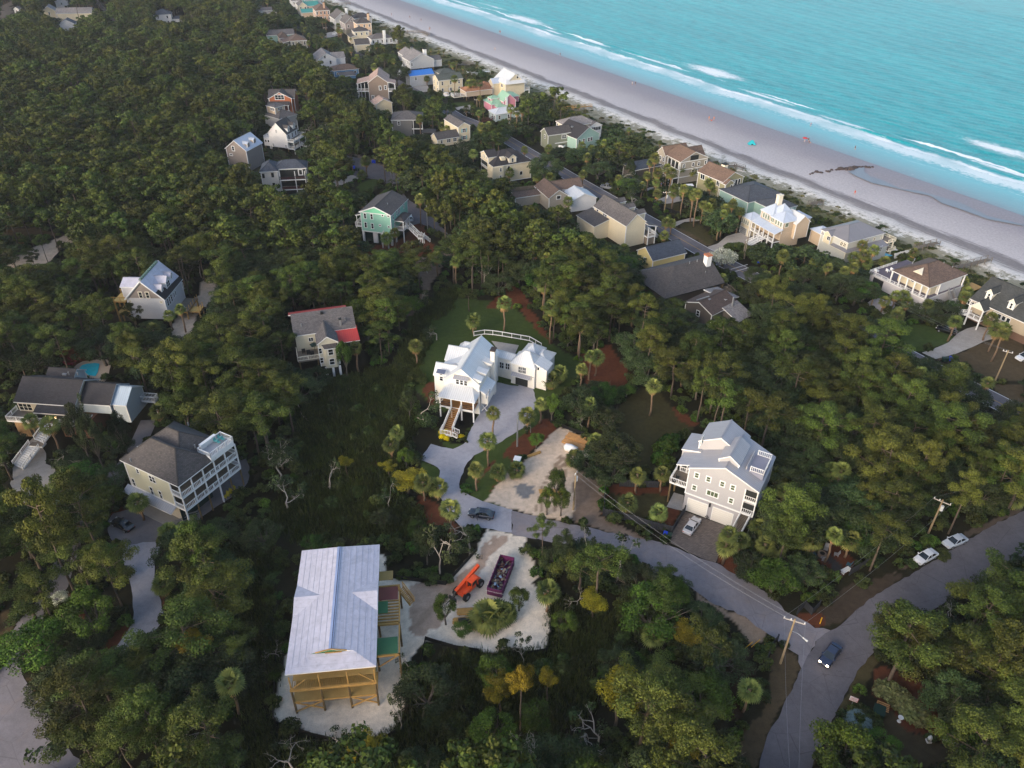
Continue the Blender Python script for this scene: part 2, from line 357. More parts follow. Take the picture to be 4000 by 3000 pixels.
for k_ in range(8):zone(col(160,138,120),mp(C6,1330+k_*16,470-k_*20,1500+k_*12,330-k_*22,1700+k_*8,120-k_*20,1716+k_*8,126-k_*20,1514+k_*12,338-k_*22,1342+k_*16,482-k_*20),0.3,True,False)
zone(MUL,mp(C5,490,100,700,200,760,400,740,480,640,480,560,380,500,220),0.6)
zone(MUL,mp(C5,1380,150,1480,170,1700,330,1500,330,1440,340,1400,250),0.5)
zone(MUL,mp(C5,1150,380,1130,480,980,640,880,640,930,520),0.5)
zone(col(78,66,44),mp(C5,230,860,420,880,420,1080,320,1030,250,950),0.5)
zone(BRN,mp(C5,0,250,160,380,90,500,0,690),0.5)
zone(BRN,mp(B5,430,930,520,900,700,1000,640,1200,560,1130,450,1060),0.6,True,False)
zone(OLV,mp(B5,0,860,80,870,200,1030,180,1060,0,1080),0.5)
zone(MUL,mp(B5,960,1130,880,1090,960,1040,1100,1090),0.4,True,False)
zone(SND,mp(A5,30,640,110,560,300,470,460,420,560,380,640,400,640,450,500,480,470,570,340,670,160,690),1.2)
zone(BRN,mp(A5,0,340,200,300,330,320,640,380,560,380,400,370,100,400,0,440),1.2)
zone(SND,mp(A5,1440,1240,1500,1120,1520,1010,1600,1000,1700,900,1740,800,1780,770,1720,700,1500,660,1560,640,1800,740,1900,830,1800,980,1720,1060,1660,1200,1640,1300,1500,1260),0.8)
zone(BRN,mp(A5,860,1080,1000,940,1120,1000,1140,1120,1000,1140,900,1140),0.8,True,False)
zone(MUL,mp(A5,460,1280,560,1340,780,1330,800,1440,640,1500,560,1480,500,1380),0.6)
zone(DIRT,mp(B6,640,50,760,20,880,0,760,90,650,205,580,205,620,120),0.5)
zone(MUL,mp(A6,740,1620,900,1600,930,1659,740,1659),0.6)
zone(OLV,mp(A7,1440,290,1560,250,1660,300,1760,440,1700,465,1560,400),0.6)
zone(OLV,mp(A7,1280,100,1450,90,1460,200,1360,190,1300,130),0.6)
zone(GRN,mp(A8,1090,1140,1250,1140,1450,1150,1660,1190,1600,1290,1470,1335,1330,1385,1250,1370,1160,1260),0.6)
zone(BRN,mp(A8,1450,1450,1790,1335,1930,1275,2212,1240,2250,1659,2180,1640,1840,1590,1700,1500,1560,1450),0.6)
zone(BRN,mp(B8,1940,0,2212,0,2212,220,2080,130,1960,60),0.5)
zone(BRN,mp(A7,1100,150,1400,300,1500,330,1700,450,1760,460,1740,480,1680,460,1400,330,1280,240),0.5,True,False)
zone(col(70,60,50),mp(C8,500,440,430,300,640,120,900,0,1200,0,900,180,700,350,600,430),0.6)
zone(col(92,80,70),mp(B8,1100,1650,1200,1560,1500,1440,1650,1330,1800,1210,2000,1140,2212,1040,2212,1100,1960,1210),0.6)
zone(MUL,mp(C8,250,330,480,330,500,440,430,450,330,410),0.4)
zone(col(78,70,46),mp(C8,900,690,980,700,880,900,780,1050,700,1180,560,1300,480,1450,400,1659,380,1659,500,1400,640,1070,800,790),0.4)
zone(MUL,mp(C8,960,780,1300,900,1380,960,1480,1200,1500,1300,1700,1480,2000,1500,2150,1659,1900,1659,1500,1450,1200,1350,1000,1150,900,1000),0.6,True,False)
zone(col(74,66,50),mp(C8,900,1130,1060,1170,1200,1350,1500,1470,1880,1659,1100,1659,1030,1450,930,1300,880,1220),0.6)
zone(BRN,mp(C7,2212,1050,2150,1200,2000,1300,1930,1659,2120,1659,2212,1350)+mp(C8,230,930,280,800,250,700,150,640,60,620,0,760),0.6)
zone(col(150,128,108),mp(C7,1560,100,1660,190,1800,260,1900,290,2100,400,2212,480,2212,560,2050,600,1960,480,1900,360,1750,270,1600,220),0.6)
zone(MUL,mp(zS,200,270,560,130,660,200,900,240,1133,440,1133,640,900,850,800,760,500,500),0.4)
zone(col(70,68,70),mp(zS,400,250,620,230,820,480,1000,640,830,760,700,520,420,440),0.2,True,False)
zone(OLV,mp(zH,0,290,110,290,170,380,60,400,0,385),1.0)
zone(GRN,mp(D6,1640,890,1860,880,1860,920,1740,925),1.0)
zone(GRN,mp(zD,900,420,1040,410,1010,460,900,460),1.0)
zone(GRN,mp(D6,940,1560,1040,1540,1060,1600,980,1650,900,1659,880,1600),1.0)
zone(DIRT,mp(D6,780,1330,900,1345,1000,1360,1130,1440,1120,1450,1000,1395,900,1368),1.0)
zone(BRN,mp(zC,530,880,680,860,900,880,900,930,540,930),1.0,True,False)
zone(col(118,110,104),mp(D5,0,60,110,0,110,140,0,160),2.0)
SW=Vector((0.8459,0.5334));AL=Vector((-0.5334,0.8459))
def ground():
 ys=[20.0]
 while ys[-1]<900:ys.append(ys[-1]+0.55*(ys[-1]+40)/140.0)
 ys=np.array(ys);nu=620
 u=np.linspace(-1,1,nu)
 Y,U=np.meshgrid(ys,u,indexing='ij')
 X=U*(70+Y*0.78)
 t=X*SW.x+Y*SW.y;s_=X*AL.x+Y*AL.y
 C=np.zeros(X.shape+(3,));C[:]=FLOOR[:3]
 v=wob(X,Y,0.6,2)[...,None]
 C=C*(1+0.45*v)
 dn=t+1.8*wob(X,Y,0.5,1)
 k=np.clip((dn-196)/8,0,1)[...,None]
 C=C*(1-k)+np.array(col(92,92,62)[:3])*(1+0.35*wob(X,Y,1.2,3)[...,None])*k
 k=np.clip((dn-214)/6,0,1)[...,None]*np.clip(0.55+0.9*wob(X,Y,1.0,4),0,1)[...,None]
 C=C*(1-k)+np.array(col(176,168,152)[:3])*k
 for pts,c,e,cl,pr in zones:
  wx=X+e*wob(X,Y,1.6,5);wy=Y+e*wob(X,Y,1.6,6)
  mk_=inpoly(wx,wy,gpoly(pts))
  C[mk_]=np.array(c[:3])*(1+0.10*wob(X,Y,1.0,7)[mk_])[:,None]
 nv,nh=X.shape
 Z=np.zeros_like(X)
 V=np.stack([X,Y,Z],-1).reshape(-1,3)
 i=np.arange(nv*nh).reshape(nv,nh)
 F=np.stack([i[:-1,:-1],i[:-1,1:],i[1:,1:],i[1:,:-1]],-1).reshape(-1,4)
 keep=t.reshape(-1)[F[:,0]]<232
 F=F[keep]
 me=bpy.data.meshes.new('ground');npmesh(me,V,F)
 a=me.attributes.new('zone','FLOAT_COLOR','POINT')
 a.data.foreach_set('color',np.concatenate([C.reshape(-1,3),np.ones((nv*nh,1))],1).astype(np.float32).ravel())
 m,n,b=newmat('ground_cover')
 at=N(n,'ShaderNodeAttribute',attribute_name='zone');tc=N(n,'ShaderNodeTexCoord').outputs['Object']
 f=mth(n,'ADD',mth(n,'MULTIPLY',noise(n,tc,0.9,5,0.65),0.6),mth(n,'MULTIPLY',noise(n,tc,6,3,0.7),0.4))
 o=mixc(n,1.0,at.outputs['Color'],ramp(n,f,[(0.3,(0.66,0.65,0.63,1)),(0.7,(1.25,1.24,1.22,1))]).outputs[0],'MULTIPLY')
 L_(n,o,b.inputs['Base Color']);b.inputs['Roughness'].default_value=0.95;b.inputs['Specular IOR Level'].default_value=0.1
 bp=N(n,'ShaderNodeBump');bp.inputs['Strength'].default_value=0.6;bp.inputs['Distance'].default_value=0.15
 L_(n,f,bp.inputs['Height']);L_(n,bp.outputs[0],b.inputs['Normal'])
 me.materials.append(m)
 g=mk('ground',me);g['kind']='structure'
 return g
def npmesh(me,V,F):
 me.vertices.add(len(V));me.vertices.foreach_set('co',np.asarray(V,np.float32).ravel())
 k=F.shape[1];nf=len(F)
 me.loops.add(nf*k);me.loops.foreach_set('vertex_index',np.asarray(F,np.int32).ravel())
 me.polygons.add(nf);me.polygons.foreach_set('loop_start',np.arange(0,nf*k,k,dtype=np.int32))
 try:me.polygons.foreach_set('loop_total',np.full(nf,k,np.int32))
 except Exception:pass
 me.update(calc_edges=True)
ground()
land=MB().add([(-2600,-200,-0.3),(-20,-200,-0.3),(-600,800,-0.3),(-1700,2600,-0.3),(-2600,2600,-0.3)],[(0,1,2,3,4)])
struct('far_land',land,paint('far_land_green',col(48,60,36),0.95,0.3,0.02,0.2))
bl=MB().add([(-60,-60,-0.2),(240,-60,-0.2),(180,30,-0.2),(-160,30,-0.2)],[(0,1,2,3)])
struct('near_land',bl,paint('near_land_green',col(36,36,24),0.95,0.3,0.1,0.8))
def gravelmat(name,c,kind='gravel'):
 m,n,b=newmat(name)
 tc=N(n,'ShaderNodeTexCoord').outputs['Object']
 big=noise(n,tc,0.16,5,0.6);mid=noise(n,tc,1.1,4,0.65);fine=noise(n,tc,9,2,0.7)
 f=mth(n,'ADD',mth(n,'ADD',mth(n,'MULTIPLY',big,0.45),mth(n,'MULTIPLY',mid,0.3)),mth(n,'MULTIPLY',fine,0.25))
 o=ramp(n,f,[(0.28,scalec(c,0.62)),(0.5,c),(0.72,scalec(c,1.35))]).outputs[0]
 if kind=='patched':
  st=ramp(n,noise(n,tc,0.22,6,0.7),[(0.5,(0,0,0,1)),(0.66,(1,1,1,1))]).outputs[0]
  o=mixc(n,mth(n,'MULTIPLY',st,0.5),o,col(140,126,120))
 if kind=='paver':
  br=N(n,'ShaderNodeTexBrick');L_(n,tc,br.inputs['Vector']);br.inputs['Scale'].default_value=1
  br.inputs['Brick Width'].default_value=0.5;br.inputs['Row Height'].default_value=0.26;br.inputs['Mortar Size'].default_value=0.025
  br.inputs['Color1'].default_value=scalec(c,1.35);br.inputs['Color2'].default_value=scalec(c,0.7);br.inputs['Mortar'].default_value=scalec(c,0.5)
  o=mixc(n,0.6,o,br.outputs[0])
 if kind!='paver':
  vo=N(n,'ShaderNodeTexVoronoi',feature='DISTANCE_TO_EDGE');vo.inputs['Scale'].default_value=0.2;L_(n,mixc(n,0.12,tc,N(n,'ShaderNodeTexNoise').outputs[1]),vo.inputs['Vector'])
  sp=mth(n,'GREATER_THAN',noise(n,tc,0.55,5,0.8),0.635)
  o=mixc(n,mth(n,'MULTIPLY',sp,0.45),o,scalec(c,0.55))
  if kind!='gravel' or name=='asphalt':o=mixc(n,mth(n,'MULTIPLY',mth(n,'LESS_THAN',vo.outputs[0],0.005),0.35),o,scalec(c,0.4))
 L_(n,o,b.inputs['Base Color']);b.inputs['Roughness'].default_value=0.92;b.inputs['Specular IOR Level'].default_value=0.2
 bp=N(n,'ShaderNodeBump');bp.inputs['Strength'].default_value=0.4;bp.inputs['Distance'].default_value=0.05
 L_(n,f,bp.inputs['Height']);L_(n,bp.outputs[0],b.inputs['Normal'])
 return m
G_ASPH=gravelmat('asphalt',col(102,98,102));G_OLD=gravelmat('old_tarmac',col(128,123,127),'patched');G_GRAV=gravelmat('pale_gravel',col(156,154,160))
G_PAVE=gravelmat('paver_blocks',col(108,98,92),'paver');G_CONC=gravelmat('concrete_slab',col(160,154,148));G_COURT=gravelmat('dark_gravel',col(112,108,110))
clear_polys=[]
def jag(pts,amp=0.12):
 """world polygon with a slightly uneven edge"""
 P=gpoly(pts);out=[]
 for i in range(len(P)):
  a=Vector(P[i]);b=Vector(P[(i+1)%len(P)]);n_=max(1,int((b-a).length/0.9))
  for k in range(n_):
   p=a.lerp(b,k/n_);out.append((p.x+random.uniform(-amp,amp),p.y+random.uniform(-amp,amp)))
 return out
from mathutils.geometry import tessellate_polygon
def sheet(name,pts,mat,z,amp=0.12,world=None,clear=True):
 P=world or jag(pts,amp)
 tri=tessellate_polygon([[Vector((x,y,0))for x,y in P]])
 fs=[]
 for a,b,c in tri:
  A,B,C=P[a],P[b],P[c]
  if(B[0]-A[0])*(C[1]-A[1])-(C[0]-A[0])*(B[1]-A[1])<0:a,c=c,a
  fs.append((a,b,c))
 mb=MB().add([(x,y,z)for x,y in P],fs)
 if clear and pts:clear_polys.append(pts)
 return struct(name,mb,mat)
def ribbon(pts,wd):
 P=[gp(p)for p in pts];L=[];Rr=[]
 for i,p in enumerate(P):
  a=P[max(i-1,0)];b=P[min(i+1,len(P)-1)];d=(b-a);d.z=0;d.normalize();nrm=Vector((-d.y,d.x,0))*wd/2
  L.append((p.x+nrm.x,p.y+nrm.y));Rr.append((p.x-nrm.x,p.y-nrm.y))
 return L,Rr
sheet('main_road',main_road,G_ASPH,0.05,0.15)
sheet('side_road',side_road,G_OLD,0.042,0.25)
sheet('gravel_drive',gravel_drive,G_GRAV,0.034,0.12)
sheet('paver_drive',paver_drive,G_PAVE,0.054,0.02)
sheet('gravel_court',court,G_COURT,0.034,0.1)
sheet('gravel_path',court_path,G_GRAV,0.042,0.12)
sheet('cul_de_sac',culdesac,G_OLD,0.046,0.15)
sheet('concrete_court',dark_court,G_CONC,0.04,0.05)
sheet('patio',patio,G_COURT,0.03,0.02)
sheet('cul_de_sac_north',mint_road,G_ASPH,0.04,0.15)
sheet('shell_drive',lot_drive,G_CONC,0.06,0.1)
sheet('winding_drive',east_drive,G_CONC,0.046,0.03)
sheet('fan_drive',victor_drive,G_CONC,0.046,0.05)
sheet('entry_drive',boat_drive,G_CONC,0.046,0.05)
sheet('boat_drive',boat_drive2,G_CONC,0.046,0.05)
sheet('garden_path',foot_path,G_CONC,0.046,0.03)
sheet('shell_court',white_court,gravelmat('white_shell',col(178,172,172)),0.046,0.1)
sheet('carport_slab',garage_pad,G_CONC,0.046,0.0)
sheet('yard_slab',slab_yard,G_CONC,0.08,0.0)
sheet('far_road',far_road,G_ASPH,0.046,0.1)
sheet('palm_drive',palm_drive,G_CONC,0.046,0.1)
sheet('inner_drive',inner_drive,G_CONC,0.046,0.1)
sheet('walled_lot',far_lot,G_CONC,0.046,0.1)
for nm,(pts,wd),m_,z in(('rear_lane',lane,G_COURT,0.026),('beach_road',beach_road,G_ASPH,0.05)):
 L,Rr=ribbon(pts,wd)
 mb=MB()
 for i in range(len(L)-1):mb.add([L[i]+(z,),Rr[i]+(z,),Rr[i+1]+(z,),L[i+1]+(z,)],[(0,1,2,3)])
 struct(nm,mb,m_)
 if nm=='beach_road':
  for k_ in range(8,len(L)-1):
   pass
  mm=MB();yl=MB()
  for side,off in((L,0.12),(Rr,0.12)):
   for i in range(6,len(L)-1):
    a0=Vector(side[i]);a1=Vector(side[i+1]);oth=Rr if side is L else L
    c0=(Vector(oth[i])-a0).normalized();c1=(Vector(oth[i+1])-a1).normalized()
    q=[a0+c0*0.1,a0+c0*0.32,a1+c1*0.32,a1+c1*0.1]
    if side is L:q=q
    else:q=q[::-1]
    mm.add([(p.x,p.y,z+0.008)for p in q],[(0,1,2,3)])
  for i in range(6,len(L)-1):
   a0=(Vector(L[i])+Vector(Rr[i]))/2;a1=(Vector(L[i+1])+Vector(Rr[i+1]))/2
   d=(a1-a0).normalized();nn_=Vector((-d.y,d.x))*0.07
   yl.add([(a0-nn_).to_tuple()+(z+0.008,),(a1-nn_).to_tuple()+(z+0.008,),(a1+nn_).to_tuple()+(z+0.008,),(a0+nn_).to_tuple()+(z+0.008,)],[(0,1,2,3)])
  struct('road_edge_marking',mm,paint('road_white',col(200,200,200),0.8,0.1));struct('road_centre_marking',yl,paint('road_yellow',col(190,150,60),0.8,0.1))
lot=MB()
pk=mp(A7,1880,575,2050,655,1990,700,1790,620)
sheet('parking_bay',pk,G_ASPH,0.056,0.0)
for a,b in(((1890,670),(2035,628)),((1920,690),(2045,655))):
 p,q=gp(A7(*a)),gp(A7(*b));lot.beam((p.x,p.y,0.066),(q.x,q.y,0.066),0.25,0.01)
struct('parking_marking',lot,MATS['road_white'])
# ---------------- beach and sea in shore coordinates (u = along, v = seaward) ----------------
def strip(name,t0,t1,nt_,s0,s1,ns,zf):
 t=np.linspace(t0,t1,nt_);s=np.linspace(s0,s1,ns)
 S,TT=np.meshgrid(s,t,indexing='ij')
 X=S*AL.x+TT*SW.x;Y=S*AL.y+TT*SW.y
 V=np.stack([X,Y,zf(S,TT)],-1).reshape(-1,3)
 i=np.arange(ns*nt_).reshape(ns,nt_)
 F=np.stack([i[:-1,:-1],i[:-1,1:],i[1:,1:],i[1:,:-1]],-1).reshape(-1,4)
 me=bpy.data.meshes.new(name);npmesh(me,V,F)
 uv=me.uv_layers.new(name='UVMap')
 UV=np.stack([S.ravel(),TT.ravel()],-1)[F.ravel()]
 uv.data.foreach_set('uv',UV.astype(np.float32).ravel())
 me.polygons.foreach_set('use_smooth',np.ones(len(F),bool))
 o=mk(name,me);o['kind']='structure';return o
bz=lambda S,TT:0.05+0.35*np.clip(1-np.abs(TT-226)/8,0,1)*(1+0.6*wob(S,TT,0.6,1))-0.0*TT+np.clip((222-TT)*-0.0,0,1)
beach=strip('beach_sand',212,282,90,-60,900,900,lambda S,TT:np.where(TT<221,-0.35+0.045*(TT-212),bz(S,TT)))
def sea_z(S,TT):
 k=np.clip((TT-292)/30,0,1)
 w1=np.sin((TT+3*wob(S*0.06,TT*0.06,1,2))*0.42+S*0.05)*0.10
 w2=np.sin(TT*0.16-S*0.03+2.5*wob(S*0.03,TT*0.03,1,3))*0.14
 br=0
 for c,w_,h_,ph in((303,1.0,0.6,1),(312,1.2,0.5,2),(322,1.3,0.35,5)):
  cc=c+2.0*wob(S*0.06,S*0.02,0.6,ph)
  br=br+h_*np.exp(-((TT-cc)/w_)**2)*np.clip(1.4*wob(S*0.12,S*0.05,0.7,ph+2),0,1)
 return 0.075+0.22*wob(S,TT*1.6,0.9,2)*k+br
sea=strip('sea',271,620,520,-100,1000,620,sea_z)
sea2=strip('sea_far',620,2600,60,-1200,2600,90,lambda S,TT:0*S+0.06)
sea3=strip('sea_near_side',271,620,20,-900,-100,20,lambda S,TT:0*S+0.06)
def beachmat():
 m,n,b=newmat('beach_sand_mat');uv=N(n,'ShaderNodeUVMap').outputs[0]
 sx=N(n,'ShaderNodeSeparateXYZ');L_(n,uv,sx.inputs[0])
 mapp=N(n,'ShaderNodeMapping');mapp.inputs['Scale'].default_value=(0.016,0.22,1);L_(n,uv,mapp.inputs[0])
 st=noise(n,mapp.outputs[0],6,6,0.65)
 m2=N(n,'ShaderNodeMapping');m2.inputs['Scale'].default_value=(0.02,0.02,1);L_(n,uv,m2.inputs[0])
 big=noise(n,m2.outputs[0],1,3)
 wobv=mth(n,'MULTIPLY',mth(n,'SUBTRACT',noise(n,m2.outputs[0],3.0,4),0.5),7.0)
 v=mth(n,'ADD',sx.outputs[1],wobv)
 v=mth(n,'ADD',v,mth(n,'MULTIPLY',mth(n,'SUBTRACT',st,0.5),9.0))
 t=mth(n,'DIVIDE',mth(n,'SUBTRACT',v,216),66)
 W_=col(224,218,208);D_=col(92,88,94);LG=col(184,178,178);G1=col(144,139,144);G2=col(134,130,136)
 r=ramp(n,t,[(0.0,col(160,154,136)),(0.09,W_),(0.19,col(206,200,194)),(0.235,col(138,130,128)),(0.285,col(120,114,114)),(0.32,LG),(0.52,col(166,160,162)),(0.66,G1),(0.80,G2),(0.92,col(120,122,130)),(1.0,col(124,142,152))])
 f=noise(n,uv,1.2,5,0.7)
 o=mixc(n,1.0,r.outputs[0],ramp(n,f,[(0.3,(0.8,0.8,0.8,1)),(0.7,(1.15,1.15,1.15,1))]).outputs[0],'MULTIPLY')
 gm=mth(n,'MULTIPLY',ramp(n,mth(n,'ADD',noise(n,uv,0.35,6,0.75),mth(n,'MULTIPLY',mth(n,'SUBTRACT',226,v),0.03)),[(0.5,(0,0,0,1)),(0.62,(1,1,1,1))]).outputs[0],0.8)
 o=mixc(n,gm,o,col(104,100,72))
 L_(n,o,b.inputs['Base Color'])
 rr=ramp(n,t,[(0.6,(0.9,0.9,0.9,1)),(0.9,(0.4,0.4,0.4,1))]);L_(n,rr.outputs[0],b.inputs['Roughness'])
 bp=N(n,'ShaderNodeBump');bp.inputs['Strength'].default_value=0.5;bp.inputs['Distance'].default_value=0.1
 L_(n,mth(n,'ADD',f,st),bp.inputs['Height']);L_(n,bp.outputs[0],b.inputs['Normal'])
 return m
beach.data.materials.append(beachmat())
PATCH=((310.5,320,30,10),(482.5,312,34,9),(160,330,22,7),(345,309,40,2.2),(262,307,26,2.4),(212,305,22,2.6),(402,309,26,2.4),(140,308,30,2.6),(440,305,16,2.2),(560,306,40,2.5))
def seamat():
 m,n,b=newmat('sea_water_mat');uv=N(n,'ShaderNodeUVMap').outputs[0]
 sx=N(n,'ShaderNodeSeparateXYZ');L_(n,uv,sx.inputs[0])
 def mapped(a,b_,rot=0.0):
  q=N(n,'ShaderNodeMapping');q.inputs['Scale'].default_value=(a,b_,1);q.inputs['Rotation'].default_value=(0,0,rot);L_(n,uv,q.inputs[0]);return q.outputs[0]
 big=noise(n,mapped(0.012,0.03),1.0,3)
 swell=noise(n,mapped(0.11,0.25,0.25),1.0,6,0.62)
 chop=noise(n,mapped(0.8,1.3,0.1),1.0,4,0.65)
 edge=noise(n,mapped(0.05,0.05),1.0,6,0.6)
 v=mth(n,'ADD',sx.outputs[1],mth(n,'MULTIPLY',mth(n,'SUBTRACT',edge,0.5),9.0))
 f=mth(n,'ADD',mth(n,'ADD',mth(n,'MULTIPLY',swell,0.38),mth(n,'MULTIPLY',chop,0.45)),mth(n,'MULTIPLY',big,0.17))
 deep=ramp(n,f,[(0.34,col(4,104,112)),(0.50,col(14,150,156)),(0.66,col(44,186,186))]).outputs[0]
 tt=mth(n,'DIVIDE',mth(n,'SUBTRACT',v,271),40,clamp=True)
 sh=ramp(n,tt,[(0.0,col(118,138,148)),(0.18,col(112,158,168)),(0.38,col(104,176,186)),(0.62,col(52,158,170)),(1.0,col(24,132,146))]).outputs[0]
 k=ramp(n,tt,[(0.55,(0,0,0,1)),(0.95,(1,1,1,1))]).outputs[0]
 o=mixc(n,k,sh,deep)
 fn=noise(n,mapped(0.10,0.28),1.0,7,0.72);lace=noise(n,mapped(0.45,0.9),1.0,5,0.75)
 def band(c,wd,wave=6.0,sc_=0.02,seed=0.0):
  q=N(n,'ShaderNodeMapping');q.inputs['Scale'].default_value=(sc_,0.0,1);q.inputs['Location'].default_value=(seed,0,0);L_(n,uv,q.inputs[0])
  e=mth(n,'MULTIPLY',mth(n,'SUBTRACT',noise(n,q.outputs[0],1.0,5,0.6),0.5),wave)
  d=mth(n,'ABSOLUTE',mth(n,'SUBTRACT',mth(n,'ADD',sx.outputs[1],e),c))
  return mth(n,'SUBTRACT',1.0,mth(n,'DIVIDE',d,wd),clamp=True)
 b1=band(296.0,8.5,12.0,0.02);b2=band(300.0,3.2,12.0,0.02)
 wash=ramp(n,mth(n,'ADD',mth(n,'MULTIPLY',b1,0.42),lace),[(0.60,(0,0,0,1)),(0.78,(1,1,1,1))]).outputs[0]
 line=ramp(n,mth(n,'ADD',mth(n,'MULTIPLY',b2,0.55),fn),[(0.74,(0,0,0,1)),(0.86,(1,1,1,1))]).outputs[0]
 thin=ramp(n,mth(n,'ADD',mth(n,'MULTIPLY',band(288,0.8,16.0,0.015,3.1),0.5),lace),[(0.9,(0,0,0,1)),(1.0,(0.5,0.5,0.5,1))]).outputs[0]
 outer=ramp(n,mth(n,'ADD',mth(n,'MULTIPLY',band(310,2.4,14.0,0.03,7.7),0.46),noise(n,mapped(0.035,0.06),1.0,2)),[(0.86,(0,0,0,1)),(0.92,(1,1,1,1))]).outputs[0]
 outer2=ramp(n,mth(n,'ADD',mth(n,'MULTIPLY',band(318,5,14.0,0.03,9.7),0.25),mth(n,'ADD',mth(n,'MULTIPLY',noise(n,mapped(0.012,0.03),1.0,2),0.7),mth(n,'MULTIPLY',lace,0.3))),[(0.78,(0,0,0,1)),(0.9,(0.8,0.8,0.8,1))]).outputs[0]
 patch=ramp(n,noise(n,mapped(0.035,0.05),1.0,3),[(0.36,(0.25,0.25,0.25,1)),(0.56,(1,1,1,1))]).outputs[0]
 pm_=None
 for s0,t0,a_,b_ in PATCH:
  dx_=mth(n,'DIVIDE',mth(n,'SUBTRACT',sx.outputs[0],s0),a_);dy_=mth(n,'DIVIDE',mth(n,'SUBTRACT',sx.outputs[1],t0),b_)
  q_=mth(n,'SUBTRACT',1.0,mth(n,'SQRT',mth(n,'ADD',mth(n,'MULTIPLY',dx_,dx_),mth(n,'MULTIPLY',dy_,dy_))),clamp=True);pm_=q_ if pm_ is None else mth(n,'MAXIMUM',pm_,q_)
 spot=ramp(n,mth(n,'ADD',mth(n,'MULTIPLY',pm_,0.45),mth(n,'MULTIPLY',mth(n,'ADD',lace,fn),0.5)),[(0.60,(0,0,0,1)),(0.80,(0.9,0.9,0.9,1))]).outputs[0]
 outer=mth(n,'MAXIMUM',outer,mth(n,'MULTIPLY',spot,mth(n,'GREATER_THAN',pm_,0.0)))
 foam=mth(n,'MAXIMUM',mth(n,'MAXIMUM',mth(n,'MULTIPLY',mth(n,'MULTIPLY',wash,0.75),mth(n,'ADD',0.35,mth(n,'MULTIPLY',patch,0.65))),mth(n,'MULTIPLY',line,patch)),mth(n,'MAXIMUM',mth(n,'MAXIMUM',thin,outer),outer2))
 o=mixc(n,foam,o,col(232,238,242))
 L_(n,o,b.inputs['Base Color'])
 rr=N(n,'ShaderNodeMapRange');L_(n,foam,rr.inputs[0]);rr.inputs[3].default_value=0.28;rr.inputs[4].default_value=0.8;L_(n,rr.outputs[0],b.inputs['Roughness'])
 b.inputs['IOR'].default_value=1.33;b.inputs['Specular IOR Level'].default_value=0.26
 bp=N(n,'ShaderNodeBump');bp.inputs['Strength'].default_value=0.75;bp.inputs['Distance'].default_value=0.4
 L_(n,f,bp.inputs['Height']);L_(n,bp.outputs[0],b.inputs['Normal'])
 return m
_sm=seamat()
for o in(sea,sea2,sea3):o.data.materials.append(_sm)
# ---------------- house kit ----------------
HOUSES=[]
_wincache={}
def winmesh(w,h,nx,ny,fr,trim,glass,deep=0.06):
 key=(round(w,2),round(h,2),nx,ny,round(fr,2),trim.name,glass.name)
 if key in _wincache:return _wincache[key]
 a=MB();W2=w/2;f=fr
 a.box(-W2-f,W2+f,-deep,0,-h/2-f,-h/2);a.box(-W2-f,W2+f,-deep,0,h/2,h/2+f)
 a.box(-W2-f,-W2,-deep,0,-h/2,h/2);a.box(W2,W2+f,-deep,0,-h/2,h/2)
 for i in range(1,nx):x=-W2+w*i/nx;a.box(x-0.05,x+0.05,-deep*0.9,0,-h/2,h/2)
 for j in range(1,ny):z=-h/2+h*j/ny;a.box(-W2,W2,-deep*0.8,0,z-0.035,z+0.035)
 me=bpy.data.meshes.new('window');me.from_pydata(a.v,[],a.f);me.materials.append(trim)
 pm=bpy.data.meshes.new('pane');pm.from_pydata([(-W2,-0.022,-h/2),(W2,-0.022,-h/2),(W2,-0.022,h/2),(-W2,-0.022,h/2)],[],[(0,1,2,3)]);pm.materials.append(glass)
 _wincache[key]=(me,pm);return me,pm
def roofmesh(mb,polys,th=0.2,mtop=0,mtrim=1):
 """closed roof skin from top polygons (shared corners); fascia on the free edges"""
 cnt={}
 k_=lambda p:(round(p[0],3),round(p[1],3),round(p[2],3))
 for P in polys:
  for i in range(len(P)):
   e=(k_(P[i]),k_(P[(i+1)%len(P)]));cnt[e]=1
 for P in polys:
  a,b,c=Vector(P[0]),Vector(P[1]),Vector(P[2]);nrm=(b-a).cross(c-a).normalized()
  if nrm.z<0:P=P[::-1];nrm=-nrm
  u=Vector((0,0,1)).cross(nrm)
  u=u.normalized()if u.length>1e-4 else Vector((1,0,0));v=nrm.cross(u)
  mb.add(P,[tuple(range(len(P)))],mtop,[[(Vector(p).dot(u),Vector(p).dot(v))for p in P]])
  mb.add([(p[0],p[1],p[2]-th)for p in P],[tuple(range(len(P)))[::-1]],mtrim)
  for i in range(len(P)):
   A_,B_=P[i],P[(i+1)%len(P)]
   if(k_(B_),k_(A_))in cnt and(k_(A_),k_(B_))in cnt:continue
   if(k_(B_),k_(A_))in cnt:continue
   mb.add([A_,B_,(B_[0],B_[1],B_[2]-th),(A_[0],A_[1],A_[2]-th)],[(0,3,2,1)],mtrim)
